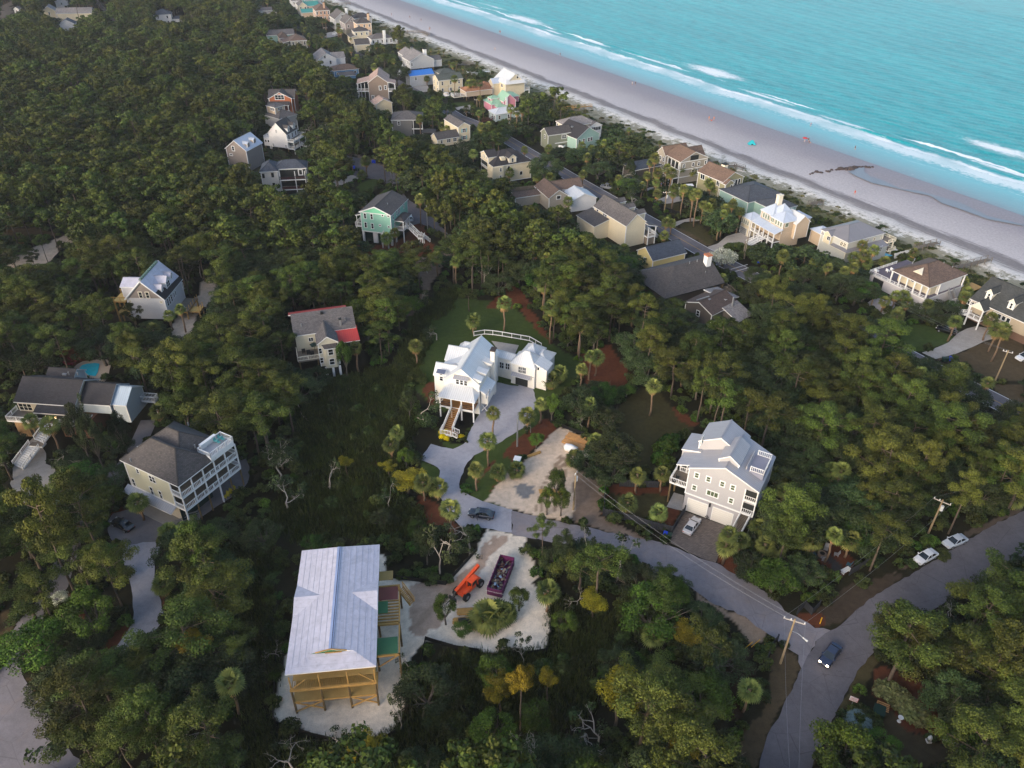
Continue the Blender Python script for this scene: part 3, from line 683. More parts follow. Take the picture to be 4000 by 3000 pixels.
class House:
 def __init__(s,name,label,cat,Bp,Cp,Ap,ze,o=0.5,W=None,D=None,group=None,prot=0.45,trim=None,ang=None,orgA=False,zs=1.0):
  """Bp near eave corner, Cp right eave corner, Ap left/back eave corner (picture), all at height ze"""
  s.zs=zs;b,c,a=gp(Bp,ze*zs),gp(Cp,ze*zs),gp(Ap,ze*zs)
  v1=Vector((c.x-b.x,c.y-b.y));v2=Vector((a.x-b.x,a.y-b.y))
  a1=math.atan2(v1.y,v1.x);a2=math.atan2(v2.y,v2.x)-math.pi/2
  d=(a2-a1+math.pi)%(2*math.pi)-math.pi
  l1,l2=v1.length,v2.length
  if W is not None and W<0:an=a2
  elif D is not None and D<0:an=a1
  else:an=a1+d*l2/(l1+l2)
  if ang is not None:an=R(ang)
  s.W=abs(W)if W else l1;s.D=abs(D)if D else l2;s.o=o;s.ze=ze;s.an=an
  if orgA:b=Vector((a.x+math.sin(an)*s.D,a.y-math.cos(an)*s.D,0))
  s.org=Vector((b.x,b.y,0));s.c,s.s=math.cos(an),math.sin(an)
  s.trim=trim or WHITE
  s.root=empty(name,s.org,an,label,cat,group)
  s.root.scale=(1,1,zs)
  s.label=label;HOUSES.append((s,prot));s.boxes=[]
 def l(s,px,z=0.0):
  g=gp(px,z*s.zs);dx,dy=g.x-s.org.x,g.y-s.org.y
  return(dx*s.c+dy*s.s,-dx*s.s+dy*s.c)
 def wpt(s,x,y,z=0):return Vector((s.org.x+x*s.c-y*s.s,s.org.y+x*s.s+y*s.c,z))
 def hit(s,px,face,c):
  """picture point onto wall plane y=c ('R') or x=c ('L') -> (pos along, z)"""
  d=ray(px);lx=d.x*s.c+d.y*s.s;ly=-d.x*s.s+d.y*s.c
  ox=-s.org.x*s.c-s.org.y*s.s;oy=s.org.x*s.s-s.org.y*s.c
  if face=='R':t=(c-oy)/ly;return ox+lx*t,(CAMH+d.z*t)/s.zs
  t=(c-ox)/lx;return oy+ly*t,(CAMH+d.z*t)/s.zs
 def add(s,name,mb,mats,smooth=False,parent=None):return mb.build(name,mats,parent or s.root,smooth=smooth)
 def wall(s,mb,mat,name='wall'):return s.add(name,mb,mat)
 def mass(s,x0,x1,y0,y1,z0,ze,kind='gx',rise=2.0,wall=None,roof=None,o=None,hip=1.0,th=0.22,trim=None,nowall=False,flat=None,gmat=None,name='roof'):
  o=s.o if o is None else o;trim=trim or s.trim
  s.boxes.append((x0,x1,y0,y1,z0,ze))
  X,Y=x1-x0,y1-y0;wx0,wx1,wy0,wy1=x0+o,x1-o,y0+o,y1-o
  span=Y if kind in('gx',)else X
  if kind=='hip':span=min(X,Y)
  if kind in('sx-','sx+'):sl=rise/X
  elif kind in('sy-','sy+'):sl=rise/Y
  elif kind in('flat','none'):sl=0
  else:sl=rise/(span/2)
  zt=ze+sl*o-th-0.02;mb=MB();cx,cy=(x0+x1)/2,(y0+y1)/2
  R_=[]
  if kind=='gx':
   R_=[[(x0,y0,ze),(x1,y0,ze),(x1,cy,ze+rise),(x0,cy,ze+rise)],[(x0,cy,ze+rise),(x1,cy,ze+rise),(x1,y1,ze),(x0,y1,ze)]]
   pr=[(wy0,z0),(wy1,z0),(wy1,zt),(cy,ze+rise-th-0.02),(wy0,zt)]
   vs=[(wx0,a,b)for a,b in pr]+[(wx1,a,b)for a,b in pr]
   mb.add(vs,[(0,4,3,2,1),(5,6,7,8,9),(0,1,6,5),(1,2,7,6),(2,3,8,7),(3,4,9,8),(4,0,5,9)])
  elif kind=='gy':
   R_=[[(x0,y0,ze),(cx,y0,ze+rise),(cx,y1,ze+rise),(x0,y1,ze)],[(cx,y0,ze+rise),(x1,y0,ze),(x1,y1,ze),(cx,y1,ze+rise)]]
   pr=[(wx0,z0),(wx1,z0),(wx1,zt),(cx,ze+rise-th-0.02),(wx0,zt)]
   vs=[(a,wy0,b)for a,b in pr]+[(a,wy1,b)for a,b in pr]
   mb.add(vs,[(0,1,2,3,4),(5,9,8,7,6),(0,5,6,1),(1,6,7,2),(2,7,8,3),(3,8,9,4),(4,9,5,0)])
  elif kind=='hip':
   if X>=Y:
    h=min(Y/2*hip,X/2-0.01);p,q=(x0+h,cy,ze+rise),(x1-h,cy,ze+rise)
    R_=[[(x0,y0,ze),(x1,y0,ze),q,p],[(x1,y1,ze),(x0,y1,ze),p,q],[(x0,y1,ze),(x0,y0,ze),p],[(x1,y0,ze),(x1,y1,ze),q]]
   else:
    h=min(X/2*hip,Y/2-0.01);p,q=(cx,y0+h,ze+rise),(cx,y1-h,ze+rise)
    R_=[[(x0,y0,ze),(x1,y0,ze),p],[(x1,y1,ze),(x0,y1,ze),q],[(x0,y1,ze),(x0,y0,ze),p,q],[(x1,y0,ze),(x1,y1,ze),q,p]]
   mb.box(wx0,wx1,wy0,wy1,z0,zt)
  elif kind[0]=='s':
   zz={'sx+':(0,rise,rise,0),'sx-':(rise,0,0,rise),'sy+':(0,0,rise,rise),'sy-':(rise,rise,0,0)}[kind]
   c4=[(x0,y0),(x1,y0),(x1,y1),(x0,y1)]
   R_=[[(c4[i][0],c4[i][1],ze+zz[i])for i in range(4)]]
   w4=[(wx0,wy0),(wx1,wy0),(wx1,wy1),(wx0,wy1)]
   def zz_(x,y):
    return ze+{'sx+':(x-x0)/X,'sx-':(x1-x)/X,'sy+':(y-y0)/Y,'sy-':(y1-y)/Y}[kind]*rise-th-0.02
   vs=[(a,b,z0)for a,b in w4]+[(a,b,zz_(a,b))for a,b in w4]
   mb.add(vs,[(3,2,1,0),(4,5,6,7),(0,1,5,4),(1,2,6,5),(2,3,7,6),(3,0,4,7)])
  elif kind=='flat':
   R_=[[(x0,y0,ze),(x1,y0,ze),(x1,y1,ze),(x0,y1,ze)]]
   mb.box(wx0,wx1,wy0,wy1,z0,ze-th-0.02)
  else:mb.box(wx0,wx1,wy0,wy1,z0,ze)
  if not nowall and wall:
   s.add('wall',mb,wall)
   e=0.03;tz=(zt if kind!='none' else ze)-0.05
   if kind[0]!='s':
    for X_,Y_ in((wx0,wy0),(wx1,wy0),(wx0,wy1)):
     cb=MB().box(X_-(e if X_==wx0 else 0.16),X_+(0.16 if X_==wx0 else e),Y_-(e if Y_==wy0 else 0.16),Y_+(0.16 if Y_==wy0 else e),z0+0.02,tz);s.add('corner_board',cb,trim)
  if R_ and roof:
   rb=MB();roofmesh(rb,R_,th);r=s.add(name,rb,[roof,trim])
   if kind in('gx','gy','hip'):
    cp=MB()
    if kind=='gx':cp.beam((x0,cy,ze+rise+0.03),(x1,cy,ze+rise+0.03),0.3,0.06)
    elif kind=='gy':cp.beam((cx,y0,ze+rise+0.03),(cx,y1,ze+rise+0.03),0.3,0.06)
    else:
     cp.beam(Vector(p)+Vector((0,0,.03)),Vector(q)+Vector((0,0,.03)),0.25,0.06)
     for cxy,e_ in(((x0,y0),p),((x1,y0),q if X>=Y else p),((x1,y1),q),((x0,y1),p if X>=Y else q)):
      cp.beam((cxy[0],cxy[1],ze+0.02),(e_[0],e_[1],e_[2]+0.02),0.22,0.05)
    cp.build('ridge_cap',roof,r)
   return r
 def win(s,face,c,pts,w=0.9,h=1.5,nx=1,ny=2,fr=0.13,trim=None,glass=None,name='window'):
  """windows centred on picture points pts, on wall plane c"""
  for p in pts:
   a,z=s.hit(p,face,c);s.winat(face,c,a,z,w,h,nx,ny,fr,trim,glass,name)
 def winat(s,face,c,a,z,w=0.9,h=1.5,nx=1,ny=2,fr=0.13,trim=None,glass=None,name='window'):
  me,pm=winmesh(w,h,nx,ny,fr,trim or s.trim,glass or GLASS)
  loc=(a,c-0.004,z)if face=='R' else((c-0.004,a,z)if face=='L' else(a,c,z))
  o=mk(name,me,s.root,loc,0.0 if face=='R' else-math.pi/2)
  mk('pane',pm,o)
  return o
 def rows(s,zs,R=None,L=None,cR=None,cL=None,w=0.9,h=1.4,nx=1,**k):
  cR=s.o if cR is None else cR;cL=s.o if cL is None else cL
  for z in zs:
   for a in(R or[]):s.winat('R',cR,a*s.W,z,w,h,nx,2,0.16,**k)
   for a in(L or[]):s.winat('L',cL,a*s.D,z,w,h,nx,2,0.16,**k)
 def door(s,face,c,a,z0,w,h,mat,trim=None,fr=0.12,panels=4):
  mb=MB();mb.box(-w/2,w/2,-0.05,0,0,h,0)
  for i in range(1,panels):mb.box(-w/2+0.02,w/2-0.02,-0.06,-0.045,h*i/panels-0.02,h*i/panels+0.02,1)
  mb.box(-w/2-fr,-w/2,-0.09,0,0,h+fr,1);mb.box(w/2,w/2+fr,-0.09,0,0,h+fr,1);mb.box(-w/2,w/2,-0.09,0,h,h+fr,1)
  o=mb.build('garage_door' if w>2 else 'door',[mat,trim or s.trim],s.root,(a,c-0.005,z0)if face=='R' else(c-0.005,a,z0),0 if face=='R' else-math.pi/2)
  return o
 def rail(s,pts,z,h=1.05,mat=None,sp=0.3,name='railing',z2=None,cross=False):
  mat=mat or s.trim;mb=MB();zz=z if isinstance(z,(list,tuple))else[z]*len(pts)
  for i in range(len(pts)-1):
   a,b=Vector((*pts[i],zz[i])),Vector((*pts[i+1],zz[i+1]));L=(b-a).length
   if L<0.05:continue
   up=Vector((0,0,1))
   mb.beam(a+up*h,b+up*h,0.12,0.09);mb.beam(a+up*0.12,b+up*0.12,0.07,0.09)
   n_=max(1,round(L/2.0))
   for k in range(n_+1):p=a.lerp(b,k/n_);mb.beam(p,p+up*(h+0.1),0.13,0.13)
   if cross:
    for k in range(n_):
     p,q=a.lerp(b,k/n_),a.lerp(b,(k+1)/n_)
     mb.beam(p+up*0.12,q+up*h,0.06,0.08);mb.beam(q+up*0.12,p+up*h,0.06,0.08)
   else:
    m_=int(L/sp)
    for k in range(1,m_):p=a.lerp(b,k/m_);mb.beam(p+up*0.12,p+up*h,0.06,0.06)
  return s.add(name,mb,mat)
 def posts(s,pts,z0,z1,w=0.22,mat=None,name='post',rnd=False):
  for x,y in pts:
   mb=MB()
   if rnd:mb.tube([(x,y,z0),(x,y,z1)],w/2,8)
   else:mb.box(x-w/2,x+w/2,y-w/2,y+w/2,z0,z1)
   s.add(name,mb,mat or s.trim)
 def box(s,name,x0,x1,y0,y1,z0,z1,mat):return s.add(name,MB().box(x0,x1,y0,y1,z0,z1),mat)
 def deck(s,x0,x1,y0,y1,z,mat=None,trim=None,rail=None,th=0.3,rmat=None,posts=None,z0=0.0,pm=None,cross=False,rnd=False):
  mb=MB().box(x0,x1,y0,y1,z-th,z);
  s.add('deck',mb,mat or WOODD)
  fb=MB();e=0.03
  fb.box(x0-e,x1+e,y0-e,y0-0.002,z-th-0.04,z+0.01);fb.box(x0-e,x0-0.002,y0,y1,z-th-0.04,z+0.01);fb.box(x1+0.002,x1+e,y0,y1,z-th-0.04,z+0.01)
  s.add('deck_skirt',fb,trim or s.trim)
  if rail:s.rail([(x0+(x1-x0)*a,y0+(y1-y0)*b)for a,b in rail],z,mat=rmat,cross=cross)
  if posts:s.posts(posts,z0,z-th,0.28,pm or trim,rnd=rnd)
  s.boxes.append((x0,x1,y0,y1,z-1,z+1))
 def stairs(s,p,q,w=1.3,mat=None,smat=None,rail=True,rh=1.0,rmat=None):
  """p top (x,y,z), q bottom"""
  p,q=Vector(p),Vector(q);n_=max(3,int(abs(p.z-q.z)/0.19));d=q-p;h=Vector((d.x,d.y,0)).normalized();sd=Vector((-h.y,h.x,0))*w/2
  mb=MB();run=math.hypot(d.x,d.y)/n_
  for k in range(n_):
   c=p.lerp(q,(k+0.5)/n_);mb.beam(c-sd,c+sd,run*0.95,0.06)if True else None
  s.add('stair_tread',mb,mat or WOODD)
  sb=MB();sb.beam(p-sd,q-sd,0.08,0.3);sb.beam(p+sd,q+sd,0.08,0.3);s.add('stair_stringer',sb,smat or s.trim)
  if rail:
   for sg in(-1,1):
    a,b=p+sd*sg,q+sd*sg
    s.rail([(a.x,a.y),(b.x,b.y)],[a.z,b.z],rh,rmat or smat or s.trim)
 def chimney(s,x,y,w,d,z0,z1,mat,cap=None):
  c=s.add('chimney',MB().box(x-w/2,x+w/2,y-d/2,y+d/2,z0,z1),mat)
  MB().box(x-w/2-0.12,x+w/2+0.12,y-d/2-0.12,y+d/2+0.12,z1,z1+0.3).build('chimney_cap',cap or DARK,c)
 def vent(s,pts,z=0,face=None):
  for(x,y,zz)in pts:s.add('roof_vent',MB().tube([(x,y,zz-0.3),(x,y,zz+0.45)],0.13,7),GREYM)
 def dormer(s,face,a,c,w,z0,h,rise,depth,wall,roof,win=True,wn=1,o=0.2,ww=None):
  """gabled dormer: front face at plane c, running back into the roof"""
  if face=='R':s.mass(a-w/2-o,a+w/2+o,c-o,c+depth,z0,z0+h,'gy',rise,wall,roof,o=o,th=0.12,name='dormer_roof')
  else:s.mass(c-o,c+depth,a-w/2-o,a+w/2+o,z0,z0+h,'gx',rise,wall,roof,o=o,th=0.12,name='dormer_roof')
  if win:s.winat(face,c,a,z0+h*0.55,ww or w*0.5,h*0.7,wn,2,0.1)
def awning(h,face,c,a,z,w,d,mat):
 """small sloping metal hood over an opening"""
 if face=='R':P=[(a-w/2,c-d,z-0.45),(a+w/2,c-d,z-0.45),(a+w/2,c,z),(a-w/2,c,z)]
 else:P=[(c-d,a-w/2,z-0.45),(c,a-w/2,z),(c,a+w/2,z),(c-d,a+w/2,z-0.45)]
 mb=MB();roofmesh(mb,[P],0.08)
 for k in(-1,1):
  if face=='R':mb.beam((a+k*(w/2-0.15),c,z-1.1),(a+k*(w/2-0.15),c-d+0.1,z-0.5),0.07,0.07,1)
  else:mb.beam((c,a+k*(w/2-0.15),z-1.1),(c-d+0.1,a+k*(w/2-0.15),z-0.5),0.07,0.07,1)
 h.add('awning',mb,[mat,h.trim])
def wallm(name,*c):
 g_=sum(c)/3;c=[(v*0.78+g_*0.22)*0.95 for v in c];return paint('wall_'+name,col(*c),0.7,0.07,0.25,5,lines=0.24)
def shin(name,*c):return roofing('shingle_'+name,col(*c))
def met(name,*c):return roofing('metal_'+name,col(*c),'metal',0.08)
R_WHITE=met('white',206,208,210);R_GREY=met('grey',156,156,162);R_RED=met('red',178,62,58);R_BLUEGREY=met('bluegrey',92,100,122)
R_CHAR=shin('charcoal',74,70,70);R_DARK=shin('dark',48,46,50);R_MID=shin('mid',94,90,90);R_BROWN=shin('brown',102,84,74);R_GREEN=shin('green',76,82,78)
R_PINK=shin('pinkish',172,146,134);R_LG=shin('light_grey',128,124,124);R_BLUE=shin('slate_blue',66,72,84);R_WRAP=roofing('roof_wrap',col(186,184,196),'wrap')
R_TAN=shin('tan',116,94,80);R_OG=shin('olive_dark',64,66,66)
# ===== 1 grey three-storey house with roof deck =====
h=House('beach_house','tall light grey house with metal roof, roof deck and two white garage doors','house',z2(1105,842),z2(1272,478),z2(385,588),10.0,o=0.15,W=None,D=None,prot=0.0)
gw=wallm('light_grey',176,174,178);gb=paint('wall_block_grey',col(160,158,162),0.8,0.08)
W,D=h.W,h.D
h.mass(0,W,0,D,4.2,10.0,'gx',2.7,gw,R_GREY,o=0.15)
h.box('ground_floor',0.25,W-0.3,2.4,D-0.2,0,4.18,gb)
h.box('band_board',0.05,0.14,0.1,D-0.1,4.05,4.35,WHITE)
yr=D*0.5
h.mass(1.9,8.3,yr-1.9,yr+1.9,10.4,12.6,'gx',1.35,gw,R_GREY,o=0.15)
h.mass(5.6,W+0.9,yr-1.1,D+0.4,9.6,12.0,'gx',2.2,gw,R_GREY,o=0.2)
h.mass(4.8,W-0.6,D-0.6,D+2.9,4.4,9.6,'sy-',0.8,gw,R_GREY,o=0.15)
h.mass(1.0,5.4,D-0.4,D+2.4,8.9,9.0,'sy-',1.0,gw,R_GREY,o=0.1,nowall=True)
h.box('roof_deck',3.0,8.0,0.35,3.3,9.6,11.35,paint('roof_deck_grey',col(128,130,146),0.8,0.1))
h.box('deck_parapet',3.0,8.0,3.31,3.45,11.0,12.1,gw)
h.rail([(3.05,2.7),(3.05,0.4),(7.95,0.4),(7.95,2.7)],11.36)
for z_ in(4.35,7.25):
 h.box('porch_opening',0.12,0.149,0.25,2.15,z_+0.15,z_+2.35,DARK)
 h.rail([(0.1,0.2),(0.1,2.2)],z_+0.1,0.95)
 h.box('porch_slab',0.0,0.11,0.1,2.3,z_-0.1,z_+0.1,WHITE)
h.posts([(0.06,2.25),(0.06,0.15)],4.2,9.7,0.18)
h.box('side_lattice',0.3,W-0.4,0.2,0.3,0,4.0,paint('lattice_grey',col(120,118,124),0.9,0.15))
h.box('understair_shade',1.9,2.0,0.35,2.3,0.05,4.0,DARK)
h.win('L',0.15,[z2(472,665),z2(590,705),z2(730,753),z2(836,790),z2(446,790),z2(817,922)],0.62,1.0,1,2,0.2,glass=paint('green_tinted_glass',col(84,96,72),0.2,0.3))
h.win('L',0.15,[z2(630,853)],1.9,1.0,3,1,0.2,glass=MATS['green_tinted_glass'])
h.win('R',yr-1.1,[z2(528,305)],0.6,1.0,1,2,0.15)
gd=paint('garage_door_white',col(212,208,200),0.6,0.04,lines=0.45)
for px in(z2(458,1065),z2(712,1143)):
 a,z=h.hit(px,'L',0.25);h.door('L',0.25,a,0.02,3.55,3.1,gd,panels=7)
a,z=h.hit(z2(606,962),'L',0.14);h.add('wall_lamp',MB().box(-0.05,0.13,a-0.15,a+0.15,z-0.45,z+0.35),BLACKM)
a,z=h.hit(z2(572,1098),'L',0.25);h.add('hose_reel',MB().tube([(0.1,a-0.3,0.4),(0.1,a,0.75),(0.1,a+0.3,0.4),(0.1,a,0.1),(0.1,a-0.3,0.4)],0.06),BLACKM)
h.deck(0.6,4.3,D-0.1,D+3.0,5.0,WOODD,WHITE,[(1,1),(0,1),(0,0)],posts=[(0.8,D+2.8),(4.1,D+2.8)],pm=POST)
h.box('screen_porch',4.35,5.0,D+0.1,D+2.3,5.0,8.8,DARK);h.rail([(4.3,D+0.1),(4.3,D+2.3)],5.0,1.0);h.posts([(4.28,D+0.1),(4.28,D+1.2),(4.28,D+2.35)],5,8.9,0.14)
s0,s1=h.l(z2(925,1075),3.9),h.l(z2(835,1315),0.0)
h.stairs((0.2,1.3,4.1),(s1[0],s1[1],0.1),1.7)
fx=[h.l(z2(275,700),5.0),h.l(z2(340,765),5.0),h.l(z2(240,740),5.0)]
for x,y in fx:h.add('patio_chair',MB().box(x-0.3,x+0.3,y-0.3,y+0.3,5.3,5.45).box(x-0.3,x+0.3,y+0.22,y+0.3,5.45,6.0).box(x-0.28,x-0.22,y-0.28,y-0.22,5,5.3).box(x+0.22,x+0.28,y+0.22,y+0.28,5,5.3),BLACKM)
H1=h
# ===== 2 white farmhouse with gravel yard and annex =====
h=House('farmhouse','white farmhouse with pale metal roofs and tall front steps on the gravel yard','house',z1(792,795),z1(975,400),z1(150,660),7.6,o=0.2,W=None,D=None,prot=0.0)
ww=paint('wall_bright_white',col(226,222,214),0.6,0.05,0.25,5,lines=0.3)
D=10.4;Wd=12.6
g0=h.l(z1(300,700),7.6)[1]
GY=min(max(g0,6.6),8.0)
h.mass(-0.2,Wd+1.0,-0.1,GY,0,7.6,'gx',3.4,ww,R_WHITE,o=0.25)
h.mass(0.9,4.9,GY-2.6,D+0.2,0,7.6,'gy',1.9,ww,R_WHITE,o=0.2)
h.mass(4.6,9.0,GY-2.6,D-0.6,0,7.9,'sy-',1.5,ww,R_WHITE,o=0.15)
h.mass(6.2,12.0,GY-2.6,D-0.4,0,8.2,'gy',1.9,ww,R_WHITE,o=0.2)
h.mass(11.6,14.6,GY-3.0,GY+1.2,0,7.4,'hip',1.6,ww,R_WHITE,o=0.2)
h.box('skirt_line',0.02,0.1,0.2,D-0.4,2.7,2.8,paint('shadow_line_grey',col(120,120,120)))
PX=-3.0;PY0,PY1=0.4,GY-0.1
def pr(mb,polys):roofmesh(mb,polys,0.16)
mb=MB();e=0.35
x0,x1,y0,y1,ze=PX-e,0.04,PY0-0.4,PY1+0.3,5.35
pr(mb,[[(x0,y0,ze),(x1,y0+1.6,ze+1.5),(x1,y1-1.6,ze+1.5),(x0,y1,ze)],[(x0,y0,ze),(x1,y0,ze),(x1,y0+1.6,ze+1.5)],[(x0,y1,ze),(x1,y1-1.6,ze+1.5),(x1,y1,ze)]])
h.add('porch_roof',mb,[R_WHITE,WHITE])
h.deck(PX,0.03,PY0,PY1,3.0,paint('cedar_deck',col(150,108,62),0.7,0.15,1,6),WHITE,None)
py=[PY0+0.1,PY0+(PY1-PY0)*0.36,PY0+(PY1-PY0)*0.66,PY1-0.1]
h.posts([(PX+0.1,y)for y in py],0,5.3,0.26)
BRZ=paint('bronze_rail',col(62,48,42),0.5,0.1)
h.rail([(PX+0.05,py[0]),(PX+0.05,py[1])],3.0,mat=BRZ,cross=True);h.rail([(PX+0.05,py[2]),(PX+0.05,py[3])],3.0,mat=BRZ,cross=True)
h.rail([(PX+0.05,py[0]),(-0.1,py[0])],3.0,mat=BRZ,cross=True);h.rail([(PX+0.05,py[3]),(-0.1,py[3])],3.0,mat=BRZ,cross=True)
h.win('L',0.0,[z1(415,950),z1(475,965)],0.8,2.0,2,2,0.1)
sy=(py[1]+py[2])/2
lx,ly=h.l(z1(450,1330),0.6)
h.stairs((PX-0.05,sy,2.95),(PX-4.6,sy+0.3,0.65),2.0,MATS['cedar_deck'],WHITE)
h.deck(PX-6.1,PX-4.6,sy-1.1,sy+1.4,0.6,MATS['cedar_deck'],WHITE,[(1,1),(0,1),(0,0.1)])
h.stairs((PX-5.3,sy-1.15,0.5),(PX-5.3,sy-2.2,0.1),1.4,MATS['cedar_deck'],WHITE)
h.win('L',0.0,[z1(498,745),z1(552,755),z1(606,766)],0.62,1.25,1,2,0.13)
a,z=h.hit(z1(552,680),'L',0.0);awning(h,'L',0.0,a,z+0.25,3.2,1.0,R_GREY)
h.win('L',1.1,[z1(283,688)],0.65,1.7,1,3,0.08)
a,z=h.hit(z1(290,590),'L',1.1);awning(h,'L',1.1,a,z+0.1,1.9,1.0,R_BLUEGREY)
h.mass(0.4,5.8,-1.7,0.15,2.6,4.9,'sy+',1.1,ww,R_WHITE,o=0.15)
h.win('R',-1.55,[z1(875,940),z1(908,898),z1(922,870)],0.5,1.1,1,2,0.09)
h.add('bay_brace',MB().beam((0.55,-1.5,0.6),(0.55,-0.1,2.5),0.12,0.12).beam((0.55,-0.1,0.6),(0.55,-1.5,2.5),0.12,0.12),WHITE)
for px in(z1(800,690),z1(865,600),z1(940,470)):
 x,y=h.l(px,8.9)
 h.mass(x-0.9,x+0.9,y-0.5,y+1.9,8.0,8.6,'sy+',0.55,ww,R_WHITE,o=0.12,th=0.1,name='dormer_roof')
h.win('R',0.15,[z1(942,660)],0.5,1.5,1,2,0.08)
x,y=h.l(z1(1005,680),2.0)
h.chimney(8.4,-0.35,1.35,0.9,0,11.2,ww,BRZ)
A0=h.l(z1(1030,755),0.0)
ax=A0[0]
an=House('guest_wing','two storey white annex with pyramid metal roof and carport on the gravel yard','house',z1(1528,582),z1(1705,430),z1(1168,518),5.6,o=0.25,prot=0.0)
W2,D2=an.W,an.D
an.mass(0,5.0,0,D2,0,5.6,'hip',2.4,ww,R_WHITE,o=0.3)
an.mass(3.2,8.6,-1.4,2.6,0,5.2,'hip',1.5,ww,R_WHITE,o=0.3)
an.mass(0.8,4.4,-2.4,0.6,0,5.25,'sy+',1.2,ww,R_WHITE,o=0.15)
an.mass(4.2,9.2,1.2,D2-0.4,0,5.5,'hip',1.9,ww,R_WHITE,o=0.3)
an.mass(1.3,4.0,D2-0.3,D2+5.2,0,5.3,'gy',0.9,ww,R_WHITE,o=0.2)
an.win('L',1.5,[z1(1083,530),z1(1160,545)],0.95,1.5,2,2,0.14)
an.win('L',0.3,[z1(1327,590),z1(1379,600)],0.8,1.5,2,2,0.1)
an.win('L',0.95,[z1(1568,576)],0.35,0.7,1,1,0.08)
for q in(z1(1115,610),z1(1350,672)):
 a,z=an.hit(q,'L',0.3)
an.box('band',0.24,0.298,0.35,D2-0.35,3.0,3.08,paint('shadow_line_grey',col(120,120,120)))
a,z=an.hit(z1(1345,790),'L',0.3);an.box('carport_opening',0.255,0.297,a-1.5,a+1.5,0.05,2.5,DARK)
awning(an,'L',0.3,a,3.2,4.6,1.0,R_GREY)
# ===== 3 pale yellow green house with stacked decks =====
h=House('stilt_house','pale yellow green house with charcoal hip roof and white double decks on stilts','house',z3(915,1000),z3(1655,450),z3(142,660),10.2,o=0.35,prot=0.0)
yg=wallm('pale_yellow_green',200,196,166);W,D=h.W,h.D
DW=2.6
h.mass(0,W*0.66,0,D,10.0,10.2,'hip',3.6,yg,R_CHAR,o=0.35,nowall=True)
h.mass(W*0.2,W-0.4,2.0,D+0.3,10.0,10.2,'hip',3.9,yg,R_CHAR,o=0.35,nowall=True)
h.box('main_wall',0.4,W-1.0,2.7,D-0.35,4.1,10.3,yg)
h.add('corner_board',MB().box(0.34,0.55,2.64,2.9,4.1,10.2).box(0.34,0.5,D-0.5,D-0.3,4.1,10.2).box(0.32,0.395,2.9,D-0.4,4.0,4.35),WHITE)
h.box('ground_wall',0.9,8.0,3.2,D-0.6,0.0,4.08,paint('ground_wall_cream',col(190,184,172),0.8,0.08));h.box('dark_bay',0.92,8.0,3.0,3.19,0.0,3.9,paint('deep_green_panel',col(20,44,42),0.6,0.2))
roofm=MB();roofmesh(roofm,[[(-1.0,2.9,3.2),(0.4,2.9,3.95),(0.4,D+0.8,3.95),(-1.0,D+0.8,3.2)]],0.12);h.add('pent_roof',roofm,[met('pent_grey',150,152,158),WHITE])
h.box('walkway',-1.4,0.9,3.4,D-0.5,0.02,0.16,CONC)
a,z=h.hit(z3(597,1315),'L',0.9);h.box('entry_door',0.86,0.898,a-0.5,a+0.5,0.2,2.5,DARK)
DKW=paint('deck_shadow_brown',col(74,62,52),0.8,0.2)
for z_ in(4.45,7.35):
 h.deck(0.2,W+0.2,0.15,2.68,z_,WOODD,WHITE,[(0,1),(0,0),(1,0),(1,1)])
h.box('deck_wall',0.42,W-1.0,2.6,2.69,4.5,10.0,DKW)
nx_=6;px_=[0.25+(W-0.1)*k/(nx_-1)for k in range(nx_)]
h.posts([(x,0.25)for x in px_],4.2,10.0,0.2);h.posts([(x,0.3)for x in px_[:1]+px_[3:4]],0,4.2,0.24);h.posts([(x,0.4)for x in px_[1:3]+px_[4:]],0,4.2,0.3,POST,rnd=True)
h.posts([(0.25,2.6)],4.2,10,0.18)
tx0,ty0=h.l(z3(1390,600),10.9);tx1=h.l(z3(1620,400),11.3)[0]
tx0=W*0.58;tx1=W-0.1
h.box('terrace_box',tx0,tx1,0.0,3.0,9.9,10.95,WHITE)
h.box('terrace_floor',tx0+0.15,tx1-0.15,0.15,2.85,10.96,11.0,paint('terrace_grey',col(150,152,158),0.8))
h.rail([(tx0,0.05),(tx1,0.05),(tx1,2.95),(tx0,2.95),(tx0,0.05)],10.96,1.0)
h.add('bench_screen',MB().box(tx0+0.8,tx1-1.0,3.0,3.5,10.96,12.0),WHITE)
TEAL=paint('teal_paint',col(92,164,164),0.5,0.1)
for k in range(4):xx=tx1-0.8-(k%2)*1.0;yy=1.6+(k//2)*0.8;h.add('terrace_chair',MB().box(xx-0.25,xx+0.25,yy-0.25,yy+0.25,11.35,11.42).box(xx-0.25,xx+0.25,yy+0.2,yy+0.26,11.42,11.9).box(xx-0.2,xx-0.14,yy-0.2,yy-0.14,11.0,11.35).box(xx+0.14,xx+0.2,yy-0.2,yy-0.14,11.0,11.35),TEAL)
h.win('L',0.4,[z3(392,797)],0.6,0.9,1,2,0.12);h.win('L',0.4,[z3(342,942),z3(575,1052),z3(690,1103)],0.62,1.7,1,2,0.12);h.win('L',0.4,[z3(580,902)],1.4,1.35,2,2,0.12)
for px in(z3(303,660),z3(395,500),z3(1045,190),z3(1132,480)):
 x,y=h.l(px,12.0);h.vent([(x,y,12.0)])
H3=h
